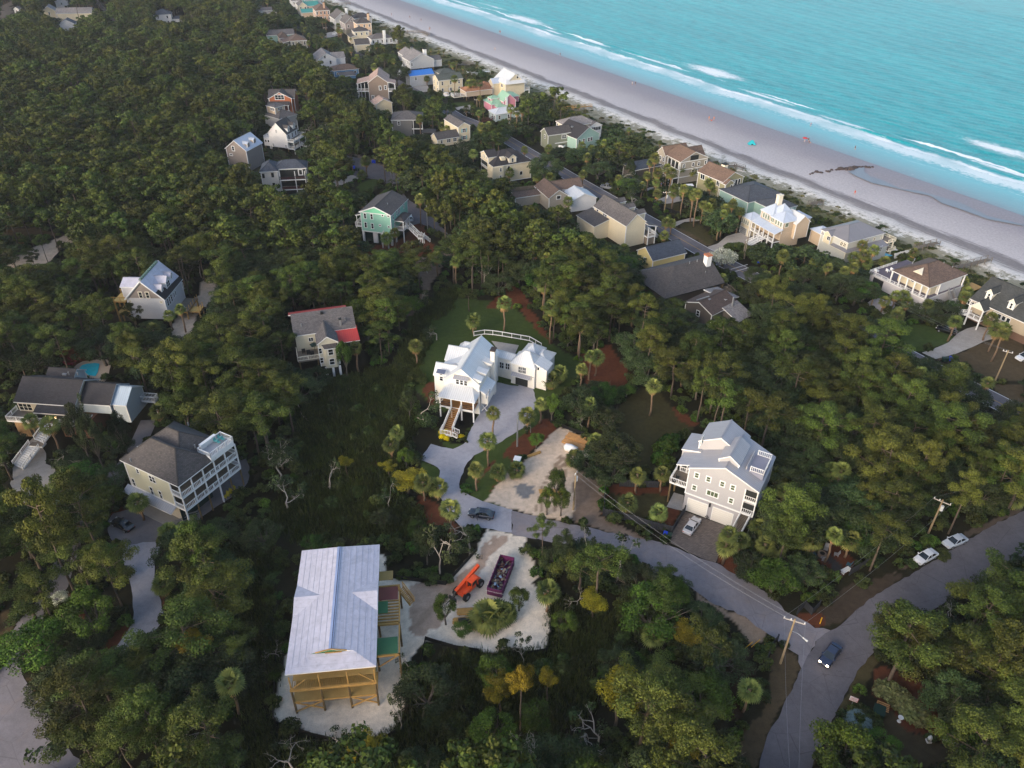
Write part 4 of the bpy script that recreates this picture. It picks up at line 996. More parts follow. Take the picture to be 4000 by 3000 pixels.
# ===== 4 house under construction, wrapped roof =====
h=House('unfinished_house','house under construction with lavender wrapped roof over raw timber framing on a white sand pad','house',z4(890,1082),z4(914,97),z4(150,1147),8.1,o=0.4,prot=0.0,trim=TREATED)
W,D=h.W,h.D;ply=paint('green_sheathing',col(64,112,74),0.7,0.12);sh_r=paint('red_sheathing',col(122,66,60),0.7,0.12)
Xg=2.3
rise=1.5;cy=D/2;Wb=W-1.3;Wq=W
mb=MB()
sl=rise/(D/2);zx=8.1+0.75;yy0=(zx-8.1)/sl
roofmesh(mb,[[(0,0,8.1),(Xg,yy0,zx),(Xg,D-yy0,zx),(0,D,8.1)],
[(0,0,8.1),(W,0,8.1),(Wb,cy,8.1+rise),(Xg,cy,8.1+rise),(Xg,yy0,zx)],[(W,0,8.1),(W,D,8.1),(Wb,cy,8.1+rise)],
[(0,D,8.1),(Xg,D-yy0,zx),(Xg,cy,8.1+rise),(Wb,cy,8.1+rise),(W,D,8.1)]],0.2)
h.add('roof',mb,[R_WRAP,WHITE]);h.boxes.append((0,W,0,D,2,8.1))
h.add('gable_face',MB().add([(Xg+0.02,yy0,zx),(Xg+0.02,D-yy0,zx),(Xg+0.02,cy,8.1+rise-0.05)],[(0,2,1)]),ply)
h.add('gable_rake',MB().beam((Xg-0.06,yy0+0.9,zx+0.28),(Xg-0.06,cy,8.1+rise+0.08),0.12,0.12).beam((Xg-0.06,D-yy0-0.9,zx+0.28),(Xg-0.06,cy,8.1+rise+0.08),0.12,0.12).beam((Xg-0.1,yy0+1.6,zx+0.1),(Xg-0.1,D-yy0-2.2,zx+0.1),0.1,0.14),TREATED)
h.add('ridge_strip',MB().beam((Xg,cy,8.1+rise+0.04),(Wb,cy,8.1+rise+0.04),0.55,0.05).beam((Xg,cy-0.12,8.1+rise+0.07),(Wb,cy-0.12,8.1+rise+0.07),0.07,0.05,1),[paint('ridge_wrap_blue',col(150,164,196)),BLACKM])
for y_,sg in((0.02,1),(D-0.02,-1)):
 for X_,Wg in((W*0.55,3.0),):
  P=[(X_-Wg,y_,8.12),(X_+Wg,y_,8.12),(X_,y_,9.0),(X_,y_+sg*4.0,9.05)]
  m2=MB();roofmesh(m2,[[P[0],P[2],P[3]]if sg>0 else[P[0],P[3],P[2]],[P[2],P[1],P[3]]if sg>0 else[P[2],P[3],P[1]]],0.1)
  m2.add([P[0],P[1],P[2]],[(0,1,2)if sg>0 else(0,2,1)],1)
  h.add('cross_gable',m2,[R_WRAP,WHITE])
lp=MB()
for k_ in range(1,7):
 f=k_/7;yl_=cy*f;zl_=8.1+rise*f+0.015
 lp.beam((Xg+0.2 if f>0.5 else 1.0*f+0.3,yl_,zl_),(W-1.3*f-0.2,yl_,zl_),0.05,0.02);lp.beam((Xg+0.2 if f>0.5 else 1.0*f+0.3,D-yl_,zl_),(W-1.3*f-0.2,D-yl_,zl_),0.05,0.02)
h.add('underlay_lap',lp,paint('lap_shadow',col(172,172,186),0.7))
h.box('sheathed_wall',2.9,W-0.5,0.5,D-0.5,2.9,7.9,ply);h.box('red_panel',2.84,2.895,D*0.42,D*0.66,4.6,7.8,sh_r)
for a_ in(0.12,0.24):
 h.box('door_opening',2.85,2.896,D*a_,D*(a_+0.075),4.9,7.7,DARK)
 for k in(-0.012,0.078):h.box('house_wrap',2.83,2.84,D*(a_+k)-0.08,D*(a_+k)+0.12,4.9,7.8,WHITE)
pine_f=paint('pine_deck_boards',col(170,140,84),0.75,0.14,1.0,8,lines=0)
h.deck(-0.6,2.9,0.3,D-0.4,2.75,pine_f,TREATED,None,th=0.25)
h.box('porch_ceiling_beam',0.2,0.5,0.3,D-0.3,7.55,7.85,TREATED)
h.box('mid_beam',-0.6,-0.35,0.2,D-0.3,4.95,5.35,TREATED)
fl=MB()
for k in range(40):y_=0.4+(D-0.9)*k/39;fl.box(-0.2,2.8,y_-0.03,y_+0.03,4.9,5.1)
h.add('floor_joist',fl,TREATED)
h.box('second_deck',1.0,2.84,0.4,D-0.5,5.11,5.16,pine_f)
for y_ in(0.35,D*0.33,D*0.64,D-0.5):
 h.posts([(-0.5,y_)],0.0,5.0,0.34,POST,rnd=True);h.posts([(-0.35,y_)],5.3,7.9,0.16,TREATED)
 h.posts([(5,y_),(11,y_),(17,y_)],0.0,2.9,0.34,POST,rnd=True)
br=MB()
for a_,b_ in((0.35,D*0.33),(D*0.64,D-0.5)):
 br.beam((-0.5,a_,0.5),(-0.5,b_,2.4),0.08,0.26);br.beam((-0.62,b_,0.5),(-0.62,a_,2.4),0.08,0.26)
br.beam((-0.4,0.5,5.4),(-0.4,2.4,7.4),0.08,0.14);br.beam((-0.4,D-0.6,5.4),(-0.4,D-2.6,7.2),0.08,0.14)
h.add('cross_brace',br,TREATED)
st=MB()
for k in range(18):y_=D*0.5+(D*0.47)*k/17;st.box(2.7,2.8,y_-0.04,y_+0.04,5.2,7.7)
h.add('wall_stud',st,TREATED)
sx0,sx1=h.l(z4(1045,940),5.6)[0],h.l(z4(1030,470),5.6)[0]
xs0,xs1,yy=W*0.16,W*0.72,-3.0
h.add('side_frame',MB().box(xs0,xs1,yy,yy+0.22,5.0,5.35).box(xs0,xs0+0.22,yy,0.4,5.0,5.35).box(xs1,xs1+0.22,yy,0.4,5.0,5.35).box(W*0.4,W*0.4+0.25,yy,0.4,5.0,5.35),TREATED)
jm=MB();k=0
while W*0.4+0.5+k*0.55<W*0.6:jm.box(W*0.4+0.5+k*0.55,W*0.4+0.62+k*0.55,yy+0.2,0.4,5.02,5.3);k+=1
h.add('porch_joist',jm,TREATED)
h.box('green_panel',xs0+0.2,xs0+3.0,yy+0.3,0.3,5.36,5.42,ply);h.box('red_floor_panel',W*0.6,W*0.71,yy+0.3,0.3,5.36,5.42,sh_r);h.box('green_strip',W*0.49,W*0.59,-1.2,0.3,5.36,5.42,ply)
h.box('back_landing',W*0.78,W*0.86,-1.9,0.3,5.2,5.3,pine_f)
h.posts([(xs0+0.1,yy+0.1),(W*0.4,yy+0.1),(xs1,yy+0.1)],0,5.0,0.32,POST,rnd=True)
h.add('side_brace',MB().beam((xs0+0.2,yy+0.3,4.9),(xs0+0.2,0.2,2.6),0.1,0.2),TREATED)
h.stairs((W*0.7,yy-0.1,5.1),(W*0.64,yy-1.7,3.0),1.0,TREATED,TREATED)
H4=h
# ===== 5 dark roofed house by the pool =====
h=House('deck_house','long charcoal roofed house with log clad base and wide white steps','house',z5(890,832),z5(1180,60),z5(440,800),6.0,o=0.4,W=-13,D=None,prot=0.0)
lap=wallm('pale_blue_grey',188,200,206);tanw=wallm('tan_front',196,184,160)
logm=paint('log_cladding',col(150,122,88),0.85,0.25,1.0,6,lines=0.42)
yL=h.l(z5(175,655),7.0)[1];xL=h.l(z5(175,655),7.0)[0];yR=h.l(z5(985,600),8.2)[1];yE=h.l(z5(1450,560),6.8)[1]
D_=yL
h.mass(xL,xL+9.6,-1.2,yL,4.5,7.0,'gy',3.0,tanw,R_DARK,o=0.4)
h.mass(0.0,xL+1.6,0,h.l(z5(440,800),6.0)[1],4.5,6.0,'sx+',1.3,None,R_DARK,o=0.2,nowall=True)
h.mass(xL+1.4,xL+9.2,-7.6,-1.0,4.3,6.6,'gy',2.6,lap,R_DARK,o=0.3)
h.mass(xL+7.2,xL+12.6,3.6,yL-2.0,4.3,7.0,'gy',1.9,lap,R_DARK,o=0.3)
h.mass(xL+2.0,xL+9.0,-10.6,-7.4,2.0,6.4,'gy',2.2,lap,met('pale_blue',170,184,196),o=0.2)
h.box('log_base',-0.4,8.0,yL*0.52,yL-0.3,0,4.1,logm);h.box('log_base_right',0.4,7.0,-4.0,yL*0.2,0,4.1,paint('dark_log',col(110,74,56),0.85,0.2,1,6,lines=0.42))
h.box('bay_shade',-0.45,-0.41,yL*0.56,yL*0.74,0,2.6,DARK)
h.deck(-0.9,xL+1.0,-3.4,yL+0.6,4.3,WOODD,WHITE,None)
h.rail([(-0.85,yL*0.34),(-0.85,yL+0.55),(xL+0.9,yL+0.55)],4.3,1.0);h.rail([(-0.85,yL*0.14),(-0.85,-3.3)],4.3,1.0)
h.posts([(-0.6,yL*a)for a in(0.02,0.16,0.33,0.5,0.62)],4.3,5.9,0.16,CREAMT)
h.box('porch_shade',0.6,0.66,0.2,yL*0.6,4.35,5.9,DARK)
h.winat('L',xL+0.4,yL*0.84,5.6,2.6,1.5,3,2,0.14,CREAMT)
p=h.l(z5(700,1030),4.0);q=h.l(z5(610,1200),2.2);r_=h.l(z5(500,1470),0.0)
sc_y=yL*0.24
h.stairs((-0.9,sc_y,4.2),(-4.3,sc_y+1.3,2.3),2.6,WHITE,WHITE);h.deck(-5.6,-4.3,sc_y,sc_y+2.8,2.2,WOODD,WHITE,None)
h.stairs((-5.6,sc_y+1.5,2.2),(-9.6,sc_y+3.0,0.1),2.8,WHITE,WHITE)
for y_ in(0.16,0.33):
 lm=bpy.data.materials.get('lamp_warm')
 if not lm:
  lm,n,b=newmat('lamp_warm');b.inputs['Emission Color'].default_value=(1,0.55,0.25,1);b.inputs['Emission Strength'].default_value=14
 h.add('porch_lamp',MB().tube([(-0.72,yL*y_,5.6),(-0.72,yL*y_,5.85)],0.13,7),lm)
h.deck(xL+7,xL+8.4,-13.5,-10.6,4.0,WOODD,WHITE,[(0,0),(0,1),(1,1),(1,0),(0,0)],posts=[(xL+7.2,-13.3)])
h.vent([(xL+8.5,4.6,8.6),(xL+7.8,2.0,9.2)])
h.box('skylight',xL+8.6,xL+9.4,5.4,6.3,7.9,8.3,GREYM)
H5=h
# ===== 6 grey and red roofed house (R = front) =====
h=House('red_trim_house','cream house with grey shingle roof and two red metal roof sections, wrapped in trees','house',z6(235,722),z6(1450,690),z6(160,370),8.6,o=0.25,prot=0.0,ang=17,W=13.9,D=8.0)
cw=wallm('cream_beige',206,198,172);W=13.9
yr=5.6
rb=MB();roofmesh(rb,[[(0,0,8.6),(W,0,8.6),(W,yr,11.2),(0,yr,11.2)]],0.2);h.add('roof',rb,[R_MID,WHITE])
rb=MB();roofmesh(rb,[[(-0.5,yr-0.1,11.0),(W-1.2,yr-0.1,11.0),(W-1.2,yr+3.6,9.7),(-0.5,yr+3.6,9.7)]],0.2);h.add('rear_red_roof',rb,[R_RED,WHITE])
h.box('main_wall',0.3,W-0.3,0.3,yr+3.2,2.4,8.3,cw);h.boxes.append((0,W,0,9,4,9))
h.mass(4.6,9.4,-4.6,2.8,2.4,8.3,'gy',1.7,cw,R_MID,o=0.25)
rb=MB();roofmesh(rb,[[(8.2,-3.0,7.0),(W+0.3,-3.0,7.0),(W+0.1,0.7,8.9),(8.6,0.7,8.9)]],0.18);h.add('front_red_roof',rb,[R_RED,WHITE])
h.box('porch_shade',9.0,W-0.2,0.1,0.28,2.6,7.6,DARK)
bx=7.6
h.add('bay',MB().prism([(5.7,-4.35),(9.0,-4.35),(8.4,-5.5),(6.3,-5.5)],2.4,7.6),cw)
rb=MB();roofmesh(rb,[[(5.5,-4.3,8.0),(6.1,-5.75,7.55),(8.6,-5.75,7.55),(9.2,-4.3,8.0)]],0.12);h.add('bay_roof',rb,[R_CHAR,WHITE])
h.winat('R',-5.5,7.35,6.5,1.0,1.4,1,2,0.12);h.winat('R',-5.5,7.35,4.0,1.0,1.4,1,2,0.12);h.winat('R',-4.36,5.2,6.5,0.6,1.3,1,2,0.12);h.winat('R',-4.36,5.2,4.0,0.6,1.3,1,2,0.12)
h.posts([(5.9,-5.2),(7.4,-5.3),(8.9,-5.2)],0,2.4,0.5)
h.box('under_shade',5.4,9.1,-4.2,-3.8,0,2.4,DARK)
h.deck(0.1,4.7,-4.0,0.25,4.4,WOODD,WOODD,[(0,1),(0,0),(1,0)],posts=[(0.4,-3.8),(4.4,-3.8)],pm=POST,rmat=CREAMT)
h.winat('R',0.3,3.6,7.0,0.9,0.9,2,1,0.1)
h.add('patio_umbrella',MB().tube([(4.1,-0.9,4.4),(4.1,-0.9,6.4)],0.05).add([(4.1,-0.9,6.9),(3.1,-0.4,6.2),(3.5,-1.8,6.2),(4.8,-1.7,6.2),(4.9,-0.2,6.2)],[(0,1,2),(0,2,3),(0,3,4),(0,4,1)]),MATS['deep_green_panel'])
for x_,y_ in((1.6,-1.2),(2.6,-2.0),(3.4,-2.6)):h.add('grill',MB().box(x_-0.4,x_+0.4,y_-0.3,y_+0.3,4.9,5.5).tube([(x_-0.4,y_,5.5),(x_+0.4,y_,5.5)],0.28).box(x_-0.3,x_-0.2,y_-0.2,y_-0.1,4.4,4.9).box(x_+0.2,x_+0.3,y_-0.2,y_-0.1,4.4,4.9),BLACKM)
h.box('roof_hatch',6.6,7.2,yr-1.2,yr-0.6,10.7,11.3,BLACKM);h.vent([(2.0,2.2,9.8),(11.8,2.2,9.8)]);h.chimney(10.6,1.2,0.4,0.4,8.5,10.6,GREYM)
# ===== 7 mint green stilt house =====
h=House('mint_house','mint green two storey house on stilts with dark grey gable roof and white switchback stair','house',z7(1035,790),z7(1405,418),z7(340,705),9.7,o=0.3,prot=0.0)
mint=wallm('mint',142,208,182);mintb=paint('board_mint',col(120,196,160),0.7,0.06,0.3,5);W,D=h.W,h.D
h.mass(0,W,0,D,3.9,9.7,'gx',2.1,mint,R_CHAR,o=0.3)
h.add('gable_siding',MB().add([(0.26,0.8,9.75),(0.26,D-0.8,9.75),(0.26,D/2,11.4)],[(0,2,1)]),mintb)
h.add('gable_trim',MB().box(0.2,0.29,0.3,D-0.3,9.55,9.78).beam((0.02,0.1,9.66),(0.02,D/2,11.72),0.1,0.3).beam((0.02,D-0.1,9.66),(0.02,D/2,11.72),0.1,0.3),WHITE)
h.box('skirt_beam',0.22,W-0.3,0.22,D-0.3,3.6,3.88,WHITE)
h.win('L',0.3,[z7(475,793),z7(618,808),z7(490,985),z7(635,1010)],0.62,1.5,1,2,0.17)
h.win('L',0.3,[z7(853,783),z7(975,798),z7(800,997),z7(990,1030)],0.42,0.42,1,1,0.17)
h.win('R',0.3,[z7(1080,810),z7(1157,730),z7(1195,700),z7(1218,672),z7(1312,570),z7(1117,990)],0.5,1.5,1,2,0.12)
h.deck(2.0,6.0,D-0.2,D+2.5,4.4,WOODD,WHITE,[(0,0.1),(0,1),(1,1)],posts=[(2.2,D+2.3)])
h.mass(1.8,6.4,D-0.4,D+2.2,7.6,7.8,'sy-',0.6,None,R_CHAR,nowall=True,o=0.1);h.posts([(2.1,D+1.9)],4.4,7.8,0.16)
h.deck(-1.9,0.28,0.6,2.8,3.6,WOODD,WHITE,[(1,1),(0,1),(0,0),(1,0)],posts=[(-1.75,0.8),(-1.75,2.6)])
h.deck(3.0,8.2,-2.4,0.28,4.2,WOODD,WHITE,[(0,1),(0,0),(0.55,0)],posts=[(3.3,-2.2)],pm=WHITE)
h.mass(2.6,8.8,-2.8,0.3,6.9,7.1,'hip',1.0,None,R_CHAR,nowall=True,o=0.1);h.posts([(3.1,-2.3),(5.2,-2.3),(8.0,-2.3)],4.2,7.1,0.2)
h.posts([(0.6,0.6),(3.2,0.4),(0.6,3.6),(0.6,D-0.6),(W-0.6,0.6)],0,3.6,0.55)
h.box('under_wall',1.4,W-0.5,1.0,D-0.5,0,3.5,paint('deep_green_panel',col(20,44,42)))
h.box('store_wall',0.9,2.0,D*0.52,D*0.66,0,3.2,WHITE)
q0=h.l(z7(1540,1110),2.0);
h.stairs((6.4,-2.4,4.2),(4.2,-6.6,2.2),1.3,WOODD,WHITE);h.deck(3.2,4.9,-8.2,-6.6,2.2,WOODD,WHITE,[(0,1),(0,0),(1,0)],posts=[(3.4,-8.0),(4.7,-8.0),(3.4,-6.8),(4.7,-6.8)])
h.stairs((4.9,-7.4,2.2),(6.4,-9.0,0.1),1.3,WOODD,WHITE);h.vent([(5.0,3.0,10.9)])
# ===== 8 unfinished house with dormers on the left =====
h=House('dormer_house','half finished grey gabled house with wrapped roof, three dormers and raw timber decks','house',z8(1272,1145),z8(1700,645),z8(325,1130),7.4,o=0.35,prot=0.0,W=11.3)
gsh=paint('shingle_siding_grey',col(132,122,116),0.8,0.1,0.6,7,lines=0.2);pale=wallm('primer_white',206,204,206);W,D=h.W,h.D;rs=5.0
h.mass(0,W,0,D,1.9,7.4,'gx',rs,pale,R_WRAP,o=0.35)
h.add('gable_siding',MB().add([(0.31,0.9,7.7),(0.31,D-0.9,7.7),(0.31,D/2,11.9)],[(0,2,1)]),gsh)
h.add('rake_board',MB().beam((-0.04,0.05,7.35),(-0.04,D/2,12.35),0.1,0.28).beam((-0.04,D-0.05,7.35),(-0.04,D/2,12.35),0.1,0.28),WHITE)
h.add('new_shingles',MB().add([(0,-0.02,7.43),(W,-0.02,7.43),(W,0.75,8.2),(W*0.42,0.95,8.4),(0.25*W,1.9,9.35),(0,1.9,9.35)],[(0,1,2,3,4,5)]),R_DARK)
h.win('L',0.3,[z8(705,1020),z8(865,1022)],0.72,1.5,1,2,0.16,CREAMT);h.win('L',0.34,[z8(463,1165),z8(1185,1185)],0.42,0.42,2,2,0.12,CREAMT)
h.win('R',0.35,[z8(1335,1185),z8(1378,1140),z8(1418,1085)],0.7,1.9,1,3,0.14);h.win('R',0.35,[z8(1480,1025),z8(1513,980)],0.4,1.2,1,1,0.14);h.win('R',0.35,[z8(1677,815)],0.5,1.6,1,1,0.16)
for x_,w_,c_,z0,hh in((2.3,1.0,1.2,8.6,1.0),(5.2,2.3,0.9,8.2,1.9),(8.6,1.2,1.4,8.8,1.0)):
 h.dormer('R',x_,c_,w_,z0,hh,0.9 if w_<2 else 1.3,3.2,pale,R_WRAP,wn=2 if w_>2 else 1,ww=w_*0.7 if w_>2 else 0.4)
for k in range(10):
 x_=0.8+k*1.02;h.add('shingle_bundle',MB().tube([(x_-0.33,D/2,12.62),(x_+0.33,D/2,12.62)],0.34,8),paint('bundle_wrap_teal',col(92,118,110),0.6,0.3,2,8))
h.mass(2.2,7.6,D/2,D+1.6,6.5,9.6,'gy',1.2,pale,R_WRAP,o=0.2)
h.deck(0.4,4.6,D+0.2,D+3.2,6.6,paint('plywood',col(190,160,96),0.8,0.1,0.8,5),TREATED,None,posts=[(0.5,D+3.0),(4.4,D+3.0),(2.4,D+3.0)],pm=TREATED)
h.deck(0.4,4.6,D-0.2,D+3.2,3.2,MATS['plywood'],TREATED,None)
h.add('deck_frame',MB().beam((0.5,D,7.6),(0.5,D+3.6,7.6),0.1,0.14).beam((4.5,D,7.6),(4.5,D+3.2,7.6),0.1,0.14).beam((0.5,D+3,6.6),(0.5,D+3,7.6),0.12,0.12).beam((0.5,D+1.4,6.6),(0.5,D+1.4,7.6),0.12,0.12).beam((4.5,D+3,6.6),(4.5,D+3,7.6),0.12,0.12),TREATED)
h.deck(3.6,W-0.6,-2.9,0.33,2.2,WOODD,TREATED,None,posts=[(3.8,-2.7),(6.6,-2.7),(W-0.8,-2.7)],pm=TREATED)
h.posts([(3.8,-2.8),(5.2,-2.8),(6.6,-2.8),(8.0,-2.8),(9.4,-2.8),(W-0.7,-2.8)],2.2,3.4,0.14,TREATED)
h.deck(4.6,7.2,-5.6,-2.95,1.8,MATS['plywood'],TREATED,None,posts=[(4.8,-5.4),(7.0,-5.4)],pm=TREATED);h.posts([(4.7,-5.5),(5.9,-5.5),(7.1,-5.5),(7.1,-4.2)],1.8,3.2,0.14,TREATED)
h.stairs((7.2,-4.4,1.8),(9.6,-4.8,0.1),1.2,TREATED,TREATED,False);h.add('white_board',MB().beam((4.2,-2.4,2.3),(6.4,-0.9,2.35),0.25,0.06),WHITE)
h.posts([(0.6,0.6),(0.6,D-0.6),(W/2,0.6)],0,1.95,0.4,POST)
# ===== 9 white house, slate blue hips (R = front) =====
h=House('blue_roof_house','white two storey house with slate blue hip roof and shaded rear porches','house',z9(172,430),z9(1060,262),z9(80,175),7.8,o=0.35,prot=0.2,ang=9,W=None)
wr_=wallm('warm_white',214,208,200);L9=h.l(z9(1060,262),7.8)[0];W=15.5
h.mass(0,6.2,-0.1,8.6,0.6,7.8,'hip',2.2,wr_,R_BLUE,o=0.35)
h.mass(4.4,W,1.6,8.8,0.6,7.9,'hip',2.0,wr_,R_BLUE,o=0.35)
h.win('R',0.25,[z9(258,512),z9(447,495),z9(478,705)],0.7,1.4,1,1,0.08,trim=BLACKM)
h.deck(6.3,W-0.5,-0.6,1.9,4.9,paint('red_brown_deck',col(84,50,48),0.8),WHITE,[(0,0),(1,0),(1,1)],rmat=BLACKM);h.deck(6.3,W-0.2,-0.8,1.9,1.6,MATS['red_brown_deck'],WHITE,None)
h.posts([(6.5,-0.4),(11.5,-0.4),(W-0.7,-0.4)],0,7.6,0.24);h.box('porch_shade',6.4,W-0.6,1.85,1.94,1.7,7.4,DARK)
h.winat('R',1.9,13.2,6.4,1.0,1.6,1,1,0.3)
# ---------- the more distant houses: compact builder ----------
def far(name,label,cat,B_,C_,A_,ze,kind,rise,wc,rc,o=0.35,z0=0.0,floors=None,zs=1.0,orgA=False,nR=3,nL=3,W=None,D=None,ang=None,prot=0.62,win=(0.8,1.4),stilts=False,trim=None,nxw=1):
 h=House(name,label,cat,B_,C_,A_,ze,o=o,W=W,D=D,ang=ang,prot=prot,trim=trim,zs=zs,orgA=orgA)
 h.mass(0,h.W,0,h.D,z0,ze,kind,rise,wc,rc,o=o)
 if floors is None:floors=[z for z in(ze-1.5,ze-4.5)if z>z0+1.0]
 h.rows(floors,R=[(k+0.5)/nR for k in range(nR)]if nR else[],L=[(k+0.5)/nL for k in range(nL)]if nL else[],w=win[0],h=win[1],nx=nxw)
 if stilts:
  h.posts([(x,y)for x in(0.6,h.W/2,h.W-0.6)for y in(0.6,h.D/2,h.D-0.6)],0,z0,0.4,POST)
 return h
cream=wallm('cream',224,208,172);white=wallm('white',222,220,220);taupe=wallm('taupe',142,122,108);sage=wallm('sage',136,140,116);peach=wallm('peach',232,190,150)
lgrey=wallm('pale_grey',190,190,192);blue_w=wallm('sky_blue',96,150,200);orangew=wallm('terracotta',196,104,60);tanl=wallm('tan_light',204,178,148);pinkw=wallm('pink',226,134,156)
salmon=wallm('salmon',206,158,126);mintp=wallm('pale_teal',150,190,178);olive=wallm('olive',156,150,108);beigeg=wallm('greige',166,156,140);yelw=wallm('yellow',218,196,120);bluep=wallm('pale_blue',176,200,204)
# 10 tall white gable house with dormers and deck
h=House('tall_white_house','tall white steep gabled house on stilts with twin dormers, wraparound decks and side stair','house',zC(888,660),zC(1040,580),zC(640,640),8.4,o=0.25,prot=0.3,zs=0.85)
W,D=h.W,h.D
h.mass(0,W,0,D,2.4,8.4,'gx',5.0,white,R_CHAR,o=0.25)
for a in(0.3,0.78):h.dormer('R',W*a,0.5,1.5,9.0,1.7,1.2,3.0,white,R_CHAR,wn=2)
h.deck(-0.2,W+0.6,-2.6,0.25,5.7,WOODD,WHITE,[(0,1),(0,0),(1,0),(1,1)]);h.deck(-0.2,W+0.6,-2.6,0.25,2.5,WOODD,WHITE,[(0,1),(0,0),(0.5,0)])
h.posts([(0,-2.5),(W*0.5,-2.5),(W+0.4,-2.5)],0,5.6,0.2);h.stairs((W*0.6,-2.7,2.5),(W*0.9,-7.2,0.1),1.3,WOODD,WHITE)
h.box('shed_wing',0.6,5.0,D-0.3,D+2.4,2.4,6.0,white);h.rail([(0.7,D),(0.7,D+2.3),(4.9,D+2.3)],6.0,0.9);h.winat('L',0.6,D+0.5,4.6,0.6,1.0,1,1);h.winat('L',0.6,D+1.6,4.6,0.6,1.0,1,1)
h.win('L',0.25,[zC(757,610),zC(723,780),zC(697,805),zC(880,800)],0.7,1.3,1,2,0.12,glass=paint('grey_blind',col(150,150,152)))
for a in(0.2,0.5,0.8):h.winat('R',0.25,W*a,7.0,0.8,2.0,1,1,0.1);h.winat('R',0.25,W*a,4.0,0.9,2.0,1,1,0.1)
h.posts([(0.5,0.5),(0.5,D-0.6),(0.6,D+2.0)],0,2.4,0.35,POST)
# 11 small taupe gable with metal roof
h=far('small_gable_house','narrow taupe gabled house with pale metal roof in the dense pines','house',zC(388,860),zC(340,700),zC(78,850),7.6,'gx',3.4,wallm('warm_grey',150,136,128),met('pale',184,190,202),floors=[],nR=0,nL=0,prot=0.2,ang=72,W=10.5)
h.win('L',0.35,[zC(224,825)],0.9,1.5,1,2,0.2);h.win('L',0.35,[zC(200,902)],1.1,0.45,1,1,0.2)
h.dormer('R',3.0,0.8,1.6,8.2,1.3,0.5,3.0,wallm('warm_grey',0,0,0),met('pale',0,0,0),win=False);h.dormer('R',7.2,1.0,1.6,8.4,1.3,0.5,3.0,MATS['wall_warm_grey'],MATS['metal_pale'],win=False)
# 12 cupola house
h=House('cupola_house','grey hip roofed house with a boxy cream cupola on top, behind the tall white house','house',zC(800,462),zC(1030,402),zC(585,405),6.4,o=0.4,prot=0.3)
W,D=h.W,h.D;h.mass(0,W,0,D,2.0,6.4,'hip',2.4,lgrey,R_MID,o=0.4)
cx_,cy_=W*0.48,D*0.6
h.mass(cx_-3.2,cx_+2.2,cy_-2.6,cy_+3.4,7.0,10.0,'hip',0.5,tanl,R_MID,o=0.3);h.winat('L',cx_-2.9,cy_-0.6,9.0,2.4,1.0,3,2,0.15);h.winat('R',cy_ and cy_-2.3,cx_-0.4,9.0,2.0,1.0,3,2,0.15)
h.posts([(W-0.5,0.4),(W-0.5,4)],0,6.2,0.25)
# 13 terracotta house
h=House('terracotta_house','terracotta sided house with dark cross gabled roof and big three pane gable window','house',zC(648,190),zC(862,165),zC(548,110),8.6,o=0.3,prot=0.3,ang=4)
h.mass(0,11.5,0,9,1,8.2,'gx',2.6,orangew,R_CHAR,o=0.3);h.mass(0.6,10.6,-1.6,5.0,1,8.4,'gy',2.6,orangew,R_CHAR,o=0.3)
h.winat('R',-1.3,5.4,8.9,3.6,1.7,3,2,0.25);rb=MB();roofmesh(rb,[[(0.2,-4.0,6.2),(9.5,-4.0,6.2),(9.5,-1.3,7.2),(0.2,-1.3,7.2)]],0.15);h.add('porch_roof',rb,[R_CHAR,WHITE]);h.posts([(0.6,-3.8),(3.4,-3.8),(6.4,-3.8),(9.0,-3.8)],1,6.1,0.25)
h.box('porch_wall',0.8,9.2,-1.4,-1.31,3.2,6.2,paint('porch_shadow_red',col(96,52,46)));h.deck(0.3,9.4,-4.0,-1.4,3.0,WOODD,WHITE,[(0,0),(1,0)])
# 14 grey hip by the trees with double porch
h=far('hip_cottage','weathered house with blue grey hip roof and two level porch on tall white posts','house',zD(590,218),zD(898,195),zD(490,145),6.6,'hip',2.2,wallm('stone_grey',120,118,116),R_MID,prot=0.35,ang=3,W=12.6,D=11,floors=[5.2],nR=2,nL=2)
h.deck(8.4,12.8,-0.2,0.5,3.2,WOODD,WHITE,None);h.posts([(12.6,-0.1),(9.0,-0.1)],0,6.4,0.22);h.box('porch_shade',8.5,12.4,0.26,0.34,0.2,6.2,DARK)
h.box('garage_roof',12.4,18.0,-4.0,1.0,2.4,2.7,R_MID)
# 15 pink roof house
h=House('pink_roof_house','brown shingled house with pinkish gable roof and white screened porches both sides','house',zB(525,1480),zB(1040,1440),zB(175,1355),8.0,o=0.3,prot=0.2,ang=6,W=12.5)
h.mass(0,9.6,0,15,0,8.3,'gy',3.4,taupe,R_PINK,o=0.3);rb=MB();roofmesh(rb,[[(-5.2,3.0,7.4),(0.6,3.0,8.7),(0.6,12,8.7),(-5.2,12,7.4)]],0.2);h.add('porch_roof',rb,[R_PINK,WHITE])
rb=MB();roofmesh(rb,[[(8.8,0.0,8.8),(12.6,0.4,7.8),(12.6,7,7.8),(8.8,7,8.8)]],0.2);h.add('side_roof',rb,[R_PINK,WHITE])
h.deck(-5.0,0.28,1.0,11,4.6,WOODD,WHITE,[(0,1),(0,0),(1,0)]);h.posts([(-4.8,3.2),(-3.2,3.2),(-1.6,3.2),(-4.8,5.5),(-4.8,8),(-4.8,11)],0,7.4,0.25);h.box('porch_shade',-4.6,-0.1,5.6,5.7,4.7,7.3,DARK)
h.deck(9.4,12.4,0.2,6,4.6,WOODD,WHITE,[(0,0),(1,0),(1,1)],posts=[(12.2,0.5)]);h.posts([(12.2,0.6)],4.6,7.8,0.25)
